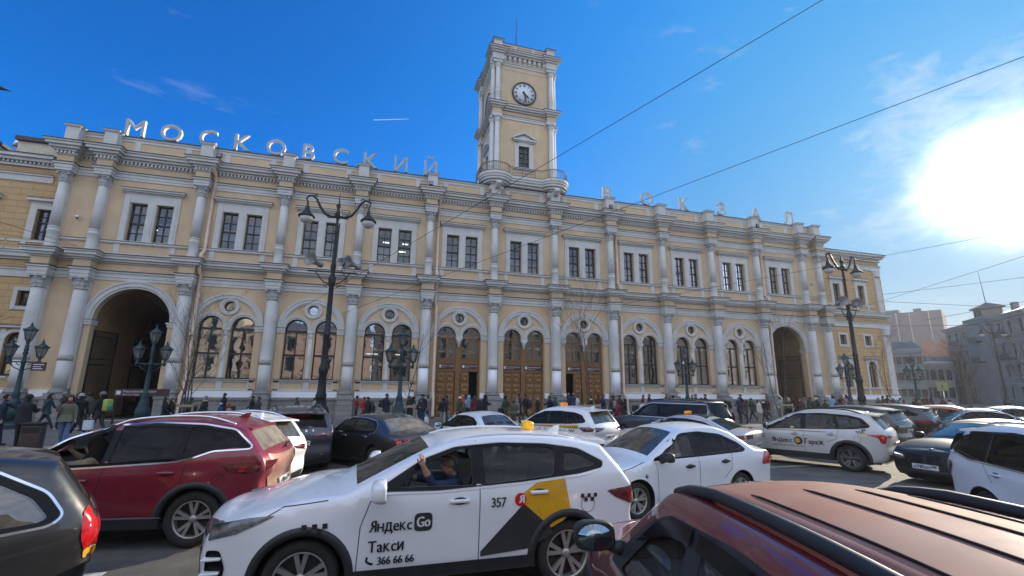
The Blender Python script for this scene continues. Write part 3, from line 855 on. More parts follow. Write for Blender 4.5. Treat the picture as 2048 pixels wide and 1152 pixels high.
# upper windows -----------------------------------------------------------
for bi, c in enumerate(BAYS):
    f = MB()
    for x0, x1, z0, z1, o in ((c - 1.55, c - 1.20, 10.97, 13.95, .09), (c + 1.20, c + 1.55, 10.97, 13.95, .09), (c - .24, c + .24, 10.97, 13.58, .088), (c - 1.20, c + 1.20, 13.58, 13.95, .086),
                              (c - 1.42, c - 1.24, 10.97, 13.9, .12), (c + 1.24, c + 1.42, 10.97, 13.9, .12), (c - .13, c + .13, 10.97, 13.58, .12), (c - 1.55, c + 1.55, 13.95, 14.2, .07),
                              (c - 1.62, c + 1.62, 14.2, 14.28, .12), (c - 1.7, c + 1.7, 14.28, 14.38, .24), (c - 1.76, c + 1.76, 14.38, 14.48, .34)):
        f.box(x0, x1, YW - o, YW + .01, z0, z1, 0)
    f.box(c - 1.79, c + 1.79, YW - .37, YW + .01, 14.48, 14.51, 1)
    f.box(c - .5, c + .5, YW - .2, YW - .05, 14.512, 14.55, 0)
    f.box(c - 1.55, c + 1.55, YW - .14, YW + .2, 10.975, 11.02, 0)
    f.build('window_surround', [M_WHT, M_TIN], station)
    for s in (-1, 1):
        cc = c + s * .72
        bars = [(cc - .45, cc + .45, 12.2, 12.3, .02), (cc - .03, cc + .03, 11.05, 13.5, .005)]
        for z in (11.62, 12.88): bars.append((cc - .44, cc + .44, z - .02, z + .02, 0))
        window_unit('sash_window', [(cc - .45, 11.03), (cc + .45, 11.03), (cc + .45, 13.54), (cc - .45, 13.54)], YW + .2, bars, M_FRAME2, M_GLASSU, station, .06)
        if (bi * 3 + (s > 0)) % 4 != 2:
            q = MB(); hgt = (.0, .55, 1.1, .3)[(bi * 5 + (s > 0)) % 4]
            q.box(cc - .44, cc + .44, YW + .5, YW + .52, 11.05 + hgt * 1.0, 11.05 + hgt + .9)
            q.build('window_blind', M_CURT, station)
        if bi in (0, 3): 
            q = MB(); q.box(cc - .1, cc + .35, 2.0, 2.12, 13.0, 13.06); q.box(cc - .3, cc + .2, 2.8, 2.92, 12.6, 12.66); q.build('ceiling_light', M_TUBE, station)
# plinth between the pedestals ------------------------------------------------
for i in range(0, 13):
    x0, x1 = XS[i] + .55, XS[i + 1] - .55
    kd = KIND[i - 1] if 1 <= i <= 11 else 'win'
    c = (x0 + x1) / 2
    segs = [(x0, x1)] if kd == 'win' else [(x0, c - (1.62 if kd == 'door' else 2.3)), (c + (1.62 if kd == 'door' else 2.3), x1)]
    for a, b_ in segs:
        if b_ - a < .05: continue
        pl = MB()
        pl.box(a, b_, YW - .20, YW + .02, .1, 1.28, 0); pl.box(a, b_, YW - .28, YW + .02, 1.28, 1.46, 0)
        pl.box(a, b_, YW - .16, YW + .02, 1.46, 1.84, 1)
        if kd == 'win' and b_ - a > 3:
            for s in (-1, 1):
                cc = c + s * .85
                pl.box(cc - .42, cc + .42, YW - .235, YW - .19, .3, 1.05, 0); pl.box(cc - .32, cc + .32, YW - .245, YW - .232, .38, .95, 2)
                pl.box(cc - .25, cc + .25, YW - .25, YW - .244, .44, .89, 3)
        pl.build('plinth', [M_STONE, M_PNT, M_FRAME, M_DARK], station)
# drainpipes
for i in (2, 5, 8, 11):
    x = XS[i] + (.62 if i != 8 else .62)
    d = MB()
    d.tube([(x - .1, -.55, 16.75), (x, -.38, 16.3), (x, YW - .12, 15.9), (x, YW - .12, 10.75), (x, -.2, 10.4), (x, -.2, 9.4), (x, YW - .12, 9.0), (x, YW - .12, 8.2), (x + .1, YW - .3, 7.9), (x + .1, YW - .22, 1.9), (x + .1, -.3, 1.5), (x + .1, -.3, .5), (x + .1, -.6, .25)], .115, 12)
    d.lathe([(.09, 0), (.16, .25), (.16, .35)], (x - .1, -.55, 16.7), 12)
    for z in (14, 12.5, 11, 7, 5.2, 3.4): d.lathe([(.1, 0), (.1, .06)], (x if z > 8 else x + .1, YW - (.12 if z > 8 else .22), z), 12)
    d.build('drainpipe', M_PIPE, station)
# floodlights on the cornice
for i in (3, 5, 8, 11):
    x = XS[i] + (-.2 if i != 3 else -DW + .9)
    f = MB(); f.bbox(x - .16, x + .16, -.75, -.6, 17.0, 17.3, .02, 0); f.box(x - .13, x + .13, -.754, -.748, 17.03, 17.27, 1); f.tube([(x, -.6, 17.0), (x, -.4, 16.88)], .025, 6, 0)
    f.build('floodlight', [M_BLACK, glass('lamp_glass', (.7, .75, .8), .1, dirt=.1)], station)
for (x, y, z) in ((XS[0] + 1.0, YW - .1, 12.2), (XS[12] + 1.0, YW - .1, 12.2), (XS[2] + .75, YW - .45, 5.2)):
    f = MB(); f.lathe([(0, 0), (.08, .0), (.1, .06), (.1, .12), (.0, .14)], (x, y - .1, z), 12, 0); f.tube([(x, y - .1, z + .12), (x, y + .12, z + .16)], .03, 6, 1); f.lathe([(0, -.08), (.06, -.05), (.075, 0)], (x, y - .1, z), 12, 1)
    f.build('camera_dome', [M_PNT, M_BLACK], station)

# side wings -----------------------------------------------------------
M_RUST = brickmat('rusticated_ochre_plaster', (0.64, 0.43, 0.21), (0.60, 0.40, 0.195), (0.36, 0.24, 0.12), 1.15, 0.40, 0.014, bump=0.6)
YG = 0.95
for side, xa, xb, wins in ((-1, XL - 22, XL, [XS[0] - 1.05 - 3.2 * k_ for k_ in range(6)]), (1, XR, 39.3, [32.95, 36.2])):
    w = MB(); hs = []
    for c in wins:
        hs += [[(c - .42, 10.8), (c + .42, 10.8), (c + .42, 12.75), (c - .42, 12.75)], [(c - .4, 6.68), (c + .4, 6.68), (c + .4, 7.6), (c - .4, 7.6)], archhole(c, 2.6, 4.65, .48)]
    wallpanel(w, [(xa, .1), (xb, .1), (xb, 16.2), (xa, 16.2)], hs, YG, .4)
    if side == 1: w.add([(xb, YG, .1), (xb, 26, .1), (xb, 26, 16.2), (xb, YG, 16.2)], [(0, 1, 2, 3)])
    w.build('wing_wall', M_RUST, station, fix=False)
    t = MB(); t.box(xa + .05, xb - .2, 2.6, 2.7, .1, 16); t.build('interior', MATS['dim_room_walls'], station)
    t = MB()
    x1_ = xb if side == 1 else xb - .02
    lay = [(8.44, 8.9, .06, 0), (8.9, 8.99, .13, 0), (8.99, 9.02, .15, 2), (9.5, 9.65, .14, 0), (9.65, 9.9, .3, 0), (9.9, 10.0, .38, 0), (10.0, 10.03, .4, 2),
           (14.5, 14.9, .06, 0), (14.9, 15.0, .13, 0), (15.0, 15.03, .15, 2), (15.45, 15.6, .14, 0), (15.75, 15.95, .34, 0), (15.95, 16.15, .5, 0), (16.15, 16.2, .55, 2), (1.46, 1.84, .05, 3), (2.48, 2.58, .12, 0), (.1, 1.46, .12, 4)]
    for z0, z1, o, mi in lay: t.box(xa, (x1_ + o) if side == 1 else x1_ - .6, YG - o, YG + .2, z0, z1, mi)
    if side == 1:
        for z0, z1, o, mi in lay: t.box(xb - .3, xb + o, YG + .2, 26, z0, z1, mi)
    n = int((xb - xa) / .22)
    for i in range(n): t.box(xa + i * .22 + .05, xa + i * .22 + .16, YG - .24, YG + .1, 15.6, 15.75, 0)
    for c in wins:
        panels(t, c - 1.55, c + 1.55, YG, 10.05, 10.75, [c - .75, c + .75], .14, .12, .05)
        panels(t, c - 1.55, c + 1.55, YG, 1.86, 2.48, [c - .75, c + .75], .09, .12, .05)
    t.build('wing_cornice', [M_WHT, M_YEL, M_TIN, M_PNT, M_STONE], station)
    for c in wins:
        f = MB()
        for x0, x1, z0, z1, o in ((c - .78, c - .43, 10.75, 13.15, .08), (c + .43, c + .78, 10.75, 13.15, .08), (c - .43, c + .43, 12.76, 13.15, .078), (c - .84, c + .84, 13.15, 13.25, .12), (c - .95, c + .95, 13.25, 13.42, .28),
                                  (c - .62, c - .41, 6.46, 7.82, .06), (c + .41, c + .62, 6.46, 7.82, .06), (c - .41, c + .41, 7.61, 7.82, .058), (c - .41, c + .41, 6.46, 6.67, .058),
                                  (c - .75, c - .5, 2.6, 5.3, .05), (c + .5, c + .75, 2.6, 5.3, .05), (c - .95, c + .95, 5.38, 5.5, .24)):
            f.box(x0, x1, YG - o, YG + .01, z0, z1)
        f.box(c - .97, c + .97, YG - .3, YG, 13.42, 13.45, 1); f.box(c - .97, c + .97, YG - .27, YG, 5.5, 5.53, 1)
        f.arcband(c, 4.65, .48, .68, YG - .07, YG + .01, 0, pi, 20)
        f.build('window_surround', [M_WHT, M_TIN], station)
        window_unit('sash_window', [(c - .41, 10.81), (c + .41, 10.81), (c + .41, 12.74), (c - .41, 12.74)], YG + .2, [(c - .41, c + .41, 11.9, 11.98, .02), (c - .025, c + .025, 10.85, 12.7, 0), (c - .4, c + .4, 11.35, 11.39, 0), (c - .4, c + .4, 12.3, 12.34, 0)], M_FRAME2, M_GLASSU, station, .06)
        window_unit('small_window', [(c - .39, 6.69), (c + .39, 6.69), (c + .39, 7.59), (c - .39, 7.59)], YG + .2, [(c - .02, c + .02, 6.7, 7.58, 0), (c - .38, c + .38, 7.2, 7.24, 0)], M_FRAME, M_GLASSU, station, .06)
        window_unit('arched_window', archhole(c, 2.61, 4.65, .47), YG + .22, [(c - .46, c + .46, 4.55, 4.63, .01), (c - .46, c + .46, 3.55, 3.61, 0), (c - .025, c + .025, 2.65, 4.55, 0)], M_FRAME, M_GLASS, station, .05)
    if side == 1:
        for ex in (38.6,):
            for z0, z1 in ((1.9, 8.44), (10.05, 14.5)):
                q = MB(); q.box(ex - .35, ex + .35, YG - .14, YG + .02, z0, z1 - .7); q.box(ex - .4, ex + .4, YG - .2, YG + .02, z0, z0 + .25)
                q.lathe([(.33, 0), (.36, .05), (.32, .1), (.42, .34), (.36, .4), (.46, .62), (.44, .7)], (ex, YG - .02, z1 - .7), 20, rfun=lambda a, h: 1 + .08 * cos(8 * a)); q.build('pilaster', M_WHT, station)
        d = MB()
        d.tube([(39.6, YG + .6, 16.1), (40.0, YG + .6, 15.6), (39.9, YG + .6, 15.1), (39.5, YG + .6, 14.6), (39.95, YG + .6, 14.2), (39.5, YG + .6, 13.4), (39.5, YG + .6, 10.3), (39.9, YG + .6, 9.9), (39.9, YG + .6, 9.3), (39.5, YG + .6, 8.8), (39.5, YG + .6, .4)], .1, 10); d.build('drainpipe', M_PIPE, station)
        for yy in (4.5, 8, 11.5, 15, 18.5, 22):
            for z0, z1 in ((2.6, 5.1), (6.7, 7.6), (10.8, 12.7)):
                q = MB(); q.box(xb - .1, xb + .06, yy - .62, yy + .62, z0 - .15, z1 + .2, 0); q.box(xb - .1, xb + .066, yy - .42, yy + .42, z0, z1, 1); q.build('side_window', [M_WHT, M_DARK], station)
    rf = MB(); rf.add([(xa, YG - .3, 16.22), (xb + (.4 if side == 1 else 0), YG - .3, 16.22), (xb + (.4 if side == 1 else 0), 14, 18.2), (xa, 14, 18.2)], [(0, 1, 2, 3)])
    if side == 1: rf.box(xa, xb, 26, 26.2, .1, 16.2)
    rf.build('wing_roof', M_TIN, station, fix=False)
# dormer box and vents on the left wing roof
q = MB(); q.bbox(-33.6, -31.1, 1.4, 3.4, 16.5, 17.35, .03, 0); q.box(-33.7, -31.0, 1.2, 3.5, 17.35, 17.62, 1)
q.build('roof_dormer', [mat('cream_plaster', (.62, .56, .42), .8), M_TIN], station)
q = MB(); q.bbox(-38.5, -35.0, 1.6, 4, 16.6, 17.2, .03, 0); q.box(-38.6, -34.9, 1.5, 4.1, 17.2, 17.4, 1); q.build('roof_dormer', [MATS['cream_plaster'], M_TIN], station)
dv = at(64, 300, y=2.4); dt = at(68, 279, y=2.4).z
q = MB(); q.tube([(dv.x, 2.4, 16.5), (dv.x, 2.4, dt)], .2, 14); q.tube([(dv.x - .1, 2.4, dt - .35), (dv.x - .75, 2.3, dt - .4), (dv.x - .8, 2.3, dt - .75)], .2, 14)
q.build('ventilation_duct', mat('galvanised_steel', (.6, .62, .64), .35, metal=.8, var=.1), station)
# ---------------------------------------------------------------- clock tower
TB = Vector((0, .45, 16.9))
tower = empty('clock_tower', TB, 0, 'square ochre clock tower with corner columns, round balcony and flagpole rising from the station roof', 'tower')
def tb(mb, name, m, parent=None, fix=True):
    p = parent or tower
    o = mb.build(name, m, p, fix)
    if parent is None: o.matrix_parent_inverse = Matrix.Translation(-TB)
    return o
TW = 2.52; TY0 = .62; TD = 5.05      # wall half width, front face, depth
TYC = TY0 + TD / 2
def tbox(mb, hw, z0, z1, mi=0): mb.box(-hw, hw, TYC - TD / 2 - (hw - TW), TYC + TD / 2 + (hw - TW), z0, z1, mi)
def four(fn):
    """run a builder for each of the four tower faces: fn(mb) works on the front face, centred on x"""
    out = []
    for k_ in range(4):
        mb = fn()
        a = k_ * pi / 2
        c, s = cos(a), sin(a)
        mb.v = [(c * x - s * (y - TYC), s * x + c * (y - TYC) + TYC, z) for x, y, z in mb.v]
        out.append(mb)
    return out
def faces():
    mb = MB()
    wallpanel(mb, [(-TW, 17.0), (TW, 17.0), (TW, 31.0), (-TW, 31.0)], [[(-.47, 20.12), (.47, 20.12), (.47, 22.1), (-.47, 22.1)]], TY0, .3)
    return mb
w = MB()
for mb in four(faces): w.add(mb.v, mb.f)
w.box(-TW + .35, TW - .35, TY0 + .9, TY0 + TD - .9, 17.5, 30, 1)
tb(w, 'wall', [M_YEL, M_DARK], fix=False)
t = MB()
for z0, z1, hw, mi in ((24.42, 24.62, TW + .06, 0), (24.62, 24.74, TW + .1, 0), (24.74, 24.77, TW + .13, 2), (25.2, 25.34, TW + .14, 0), (25.34, 25.5, TW + .3, 0), (25.5, 25.64, TW + .42, 0), (25.64, 25.67, TW + .45, 2),
                     (29.6, 29.78, TW + .06, 0), (29.78, 29.86, TW + .12, 0), (30.45, 30.6, TW + .3, 0), (30.6, 30.75, TW + .45, 0), (30.75, 30.86, TW + .55, 0), (30.86, 30.9, TW + .58, 2), (30.9, 31.1, TW + .02, 0), (31.62, 31.78, TW + .03, 0), (31.78, 31.82, TW + .08, 2)):
    tbox(t, hw, z0, z1, mi)
tbox(t, TW - .02, 31.1, 31.62, 1)
for sx in (-1, 1):
    for sy in (-1, 1):
        cx_, cy_ = sx * (TW - .1), TYC + sy * (TW - .1)
        for z0, z1, hw, mi in ((24.425, 24.745, .42, 0), (24.775, 25.2, .40, 1), (25.2, 25.345, .5, 0), (25.345, 25.505, .64, 0), (25.505, 25.645, .76, 0), (25.645, 25.675, .8, 2),
                             (29.605, 29.865, .42, 0), (29.865, 30.45, .5, 0), (30.45, 30.605, .62, 0), (30.605, 30.755, .74, 0), (30.755, 30.865, .86, 0), (30.865, 30.905, .9, 2), (30.905, 31.83, .36, 0), (31.83, 31.92, .44, 0), (31.92, 31.96, .5, 2)):
            t.box(cx_ - hw, cx_ + hw, cy_ - hw, cy_ + hw, z0, z1, mi)
tb(t, 'cornice', [M_WHT, M_YEL, M_TIN])
def corbels():
    mb = MB()
    for i in range(11):
        x = -TW + .28 + i * (2 * TW - .56) / 10
        mb.box(x - .12, x + .12, TY0 - .22, TY0 + .02, 30.1, 30.45); mb.box(x - .10, x + .10, TY0 - .14, TY0 + .02, 29.9, 30.1)
    for x0, x1, z0, z1 in ((-TW, TW, 29.2, 29.26), (-TW + .55, -TW + .62, 25.9, 29.2), (TW - .62, TW - .55, 25.9, 29.2)): mb.box(x0, x1, TY0 - .03, TY0 + .02, z0, z1)
    for s_ in (-.84, .84): mb.box(s_ - .1, s_ + .1, TY0 - .06, TY0 + .05, 31.08, 31.64)
    return mb
t = MB()
for mb in four(corbels): t.add(mb.v, mb.f)
tb(t, 'corbel_table', M_WHT)
for k_ in range(4):
    a = k_ * pi / 2
    for dx in (-1, 1):
        px_, py_ = dx * (TW - .12), -TD / 2 - .22
        x, y = cos(a) * px_ - sin(a) * py_, sin(a) * px_ + cos(a) * py_ + TYC
        for z0, z1, r in ((18.95, 24.42, .225), (25.67, 29.6, .21)):
            cm = MB()
            cm.lathe([(r * 1.35, z0), (r * 1.35, z0 + .1), (r * 1.05, z0 + .2), (r, z0 + .25), (r, z0 + 1.0), (r * 1.12, z0 + 1.05), (r * 1.12, z0 + 1.12), (r, z0 + 1.16), (r, z0 + 1.28), (r * 1.1, z0 + 1.32), (r * .98, z0 + 1.38), (r * .88, z1 - .55)], (x, y, 0), 20)
            capital(cm, x, y, z1 - .56, z1, r * .86)
            tb(cm, 'corner_column', M_WHT)
def twin():
    f = MB()
    for x0, x1, z0, z1, o in ((-.82, -.47, 20.0, 22.3, .08), (.47, .82, 20.0, 22.3, .08), (-.47, .47, 22.1, 22.45, .078), (-.9, .9, 22.45, 22.55, .14), (-1.0, 1.0, 22.55, 22.68, .26), (-.98, .98, 19.96, 20.1, .2), (-.86, .86, 19.7, 19.78, .06)):
        f.box(x0, x1, TY0 - o, TY0 + .01, z0, z1)
    f.prism([(-.85, 22.68), (.85, 22.68), (0, 23.12)], TY0 - .1, TY0 + .01)
    for sg in (-1, 1):
        f.prism([(sg * 1.08, 22.68), (sg * 1.08, 22.8), (0, 23.36), (0, 23.2)], TY0 - .28, TY0 + .01)
    return f
for k_, mb in enumerate(four(twin)): tb(mb, 'window_surround', M_WHT)
def tsash():
    f = MB()
    f.box(-.47, .47, TY0 + .2, TY0 + .3, 20.12, 22.1, 1)
    for x0, x1, z0, z1 in ((-.47, -.4, 20.12, 22.1), (.4, .47, 20.12, 22.1), (-.4, .4, 20.12, 20.2), (-.4, .4, 22.02, 22.1), (-.03, .03, 20.2, 22.02), (-.4, .4, 21.12, 21.2), (-.4, .4, 20.64, 20.68), (-.4, .4, 21.56, 21.6)):
        f.box(x0, x1, TY0 + .13, TY0 + .199, z0, z1, 0)
    return f
M_DKGLASS = mat('dark_glazing', (.03, .04, .055), .08, var=.3, scale=2)
for mb in four(tsash): tb(mb, 'sash_window', [M_FRAME2, M_DKGLASS])
# clock: dial, numerals and hands on the front and left faces
ROM = ['XII', 'I', 'II', 'III', 'IIII', 'V', 'VI', 'VII', 'VIII', 'IX', 'X', 'XI']
CZK, CR = 27.12, 1.08
def xf(mb, k_):
    a = k_ * pi / 2; c, s = cos(a), sin(a)
    mb.v = [(c * x - s * (y - TYC), s * x + c * (y - TYC) + TYC, z) for x, y, z in mb.v]; return mb
for k_ in (0, 3, 1):
    ck = empty('clock', (0, 0, 0)); ck.parent = tower; ck.matrix_parent_inverse = Matrix.Translation(-TB)
    f = MB(); f.lathe([(0, TY0 - .06), (CR * .94, TY0 - .06), (CR * .94, TY0 + .02)], (0, 0, CZK), 48, axis='y')
    xf(f, k_).build('dial', mat('milk_glass_dial', (.66, .70, .74), .4, var=.05), ck)
    f = MB(); f.arcband(0, CZK, CR * .93, CR * 1.02, TY0 - .12, TY0 + .02, 0, 2 * pi, 48)
    for i in range(60):
        a = i * pi / 30; r0, r1 = CR * .86, CR * .92; hw = .012 if i % 5 else .026
        d = Vector((sin(a), cos(a))); n_ = Vector((cos(a), -sin(a)))
        q = [d * r0 - n_ * hw, d * r0 + n_ * hw, d * r1 + n_ * hw, d * r1 - n_ * hw]
        f.add([(p.x, TY0 - .068, CZK + p.y) for p in q], [(0, 1, 2, 3)])
    for i, s in enumerate(ROM):
        a = i * pi / 6
        vs, fs = textmesh(s, .30, bold=.012)
        cxm = (min(v[0] for v in vs) + max(v[0] for v in vs)) / 2
        f.add([((v[0] - cxm) * .75 * cos(a) + (v[1] + CR * .62) * sin(a), TY0 - .067 - v[2], CZK - (v[0] - cxm) * .75 * sin(a) + (v[1] + CR * .62) * cos(a)) for v in vs], fs)
    xf(f, k_).build('numerals', M_BLACK, ck, fix=False)
    for name, ang, ln, wd_ in (('hour_hand', radians(134), CR * .56, .075), ('minute_hand', radians(168), CR * .84, .05)):
        f = MB(); d = Vector((sin(ang), cos(ang))); n_ = Vector((cos(ang), -sin(ang)))
        q = [-d * .22 - n_ * wd_ * .8, -d * .22 + n_ * wd_ * .8, d * ln * .72 + n_ * wd_ * 1.2, d * ln, d * ln * .72 - n_ * wd_ * 1.2]
        f.prism([(p.x, CZK + p.y) for p in q], TY0 - .1 - (.02 if 'min' in name else 0), TY0 - .085 - (.02 if 'min' in name else 0))
        f.lathe([(0, TY0 - .13), (.09, TY0 - .12), (.09, TY0 - .08)], (0, 0, CZK), 12, axis='y')
        xf(f, k_).build(name, M_BLACK, ck)
# balcony
def balplan(e=0.0, n=14):
    R_ = 1.32 + e; cx_ = 2.45; cy_ = TY0 - .15; yf = TY0 - .85 - e
    a1 = math.asin(min(1, (cy_ - yf) / R_))
    pts = [(-cx_ + R_ * cos(a), cy_ + R_ * sin(a)) for a in [pi * .5 + (1.5 * pi + (pi / 2 - a1) - pi * .5) * i / n for i in range(n + 1)]]
    pts += [(cx_ + R_ * cos(a), cy_ + R_ * sin(a)) for a in [-pi / 2 - (pi / 2 - a1) + ((pi / 2) + pi / 2 + (pi / 2 - a1)) * i / n for i in range(n + 1)]]
    return pts
bl = MB()
for z0, z1, e in ((18.12, 18.3, -.25), (18.3, 18.5, -.08), (18.5, 18.68, 0.0), (18.68, 18.9, .06)):
    P_ = balplan(e) + [(3.77 + e, 6), (-3.77 - e, 6)]
    n_ = len(P_)
    V, F = cdt_region(P_)
    bl.add([(p[0], p[1], z0) for p in V], F); bl.add([(p[0], p[1], z1) for p in V], F)
    bl.add([(p[0], p[1], z0) for p in P_] + [(p[0], p[1], z1) for p in P_], [(i, (i + 1) % n_, n_ + (i + 1) % n_, n_ + i) for i in range(n_)])
tb(bl, 'balcony_slab', M_WHT)
P_ = balplan(-.06, 10); dense = []
for i in range(len(P_) - 1):
    a, b_ = Vector(P_[i]), Vector(P_[i + 1]); m_ = max(1, int((b_ - a).length / .14))
    dense += [a.lerp(b_, j / m_) for j in range(m_)]
dense += [Vector((3.71, TY0 - .15 + i * .15)) for i in range(1, 12)]
dense = [Vector((-3.71, TY0 - .15 + i * .15)) for i in range(11, 0, -1)] + dense
rl = MB()
rl.tube([(p.x, p.y, 19.72) for p in dense], .035, 6); rl.tube([(p.x, p.y, 19.0) for p in dense], .025, 6); rl.tube([(p.x, p.y, 19.6) for p in dense], .015, 5)
for i, p in enumerate(dense): rl.tube([(p.x, p.y, 18.9), (p.x, p.y, 19.72)], .012 if i % 8 else .03, 5)
tb(rl, 'balcony_railing', mat('weathered_brown_iron', (.16, .135, .11), .6, var=.2))
for s_ in (-1, 1):
    b_ = MB(); x = s_ * 2.45
    b_.prism([(0, 0)] * 0 or [(x - .3, 16.95), (x + .3, 16.95), (x + .3, 18.1), (x - .3, 18.1)], .1, TY0)
    b_.extx([(TY0, 18.12), (TY0 - 1.35, 18.12), (TY0 - 1.4, 17.9), (TY0 - 1.1, 17.65), (TY0 - .75, 17.5), (TY0 - .6, 17.1), (TY0 - .35, 16.95), (TY0, 16.95)], x - .2, x + .2)
    for dx in (-.36, .36):
        b_.lathe([(0, TY0 - .75), (.22, TY0 - .72), (.26, TY0 - .5), (.22, TY0 - .3)], (x + dx, 0, 17.75), 12, axis='y'); b_.lathe([(0, TY0 - .6), (.17, TY0 - .58), (.2, TY0 - .45), (.17, TY0 - .3)], (x + dx * .9, 0, 17.2), 12, axis='y')
    b_.box(x - .5, x + .5, TY0 - .95, TY0, 18.0, 18.11)
    tb(b_, 'balcony_bracket', M_WHT)
r_ = MB(); r_.lathe([(2.3, 31.6), (2.25, 32.0), (2.0, 32.35), (1.3, 32.62), (.3, 32.75), (0, 32.76)], (0, TYC, 0), 28)
tb(r_, 'dome_roof', M_GREENROOF)
r_ = MB(); r_.tube([(0, TYC, 32.6), (0, TYC, 36.9)], [.06, .035], 8); r_.lathe([(0, 36.85), (.07, 36.92), (0, 37.0)], (0, TYC, 0), 8)
tb(r_, 'flagpole', M_BLACK)

# ---------------------------------------------------------------- roof-top sign letters
for word, xs_, label, z_ in (('МОСКОВСКИЙ', [-27.3, -25.2, -23.0, -20.87, -18.7, -16.52, -14.33, -12.17, -9.93, -7.65], 'long row of ten pale roof letters reading МОСКОВСКИЙ on the left part of the parapet', 18.42),
                             ('ВОКЗАЛ', [7.75, 11.7, 15.62, 19.74, 23.75, 27.75], 'shorter row of six pale roof letters reading ВОКЗАЛ right of the tower', 18.48)):
    sg = empty('roof_sign', (xs_[0], .8, 18.2), 0, label, 'sign', 'roof letters of the station name')
    q = MB()
    for yy in (.66, 1.0): q.tube([(-1.2, yy - .8, .08), (xs_[-1] - xs_[0] + 1.0, yy - .8, .08)], .035, 6)
    for i in range(int((xs_[-1] - xs_[0]) / .9) + 2):
        q.tube([(-1 + i * .9, -.14, .08), (-1 + i * .9, -.14, -.3)], .025, 5); q.tube([(-1 + i * .9, .2, .08), (-1 + i * .9, .6, -.3)], .02, 5)
    q.build('rail', M_BLACK, sg)
    for ch, x in zip(word, xs_):
        vs, fs = textmesh(ALIKE.get(ch, (ch,))[0], 1.2 / .70, extrude=.11, bold=0 if ch in 'МИЙ' else .012)
        me = MB()
        zs = [v[2] for v in vs]
        for f_ in fs:
            front = all(vs[i][2] > .10 for i in f_)
            o = len(me.v); me.v += [(vs[i][0], -vs[i][2], vs[i][1] + .22) for i in f_]; me.f.append(tuple(range(o, o + len(f_)))); me.m.append(0 if front else 1); me.sm.append(False)
        c_ = (min(v[0] for v in me.v) + max(v[0] for v in me.v)) / 2
        me.v = [(v[0] - c_, v[1], v[2]) for v in me.v]
        lo = me.build('letter', [M_LETTER, M_LETS], sg, fix=False); lo.location = (x - xs_[0], 0, 0)
        bm = bmesh.new(); bm.from_mesh(lo.data); bmesh.ops.remove_doubles(bm, verts=bm.verts[:], dist=1e-4); bm.to_mesh(lo.data); bm.free()

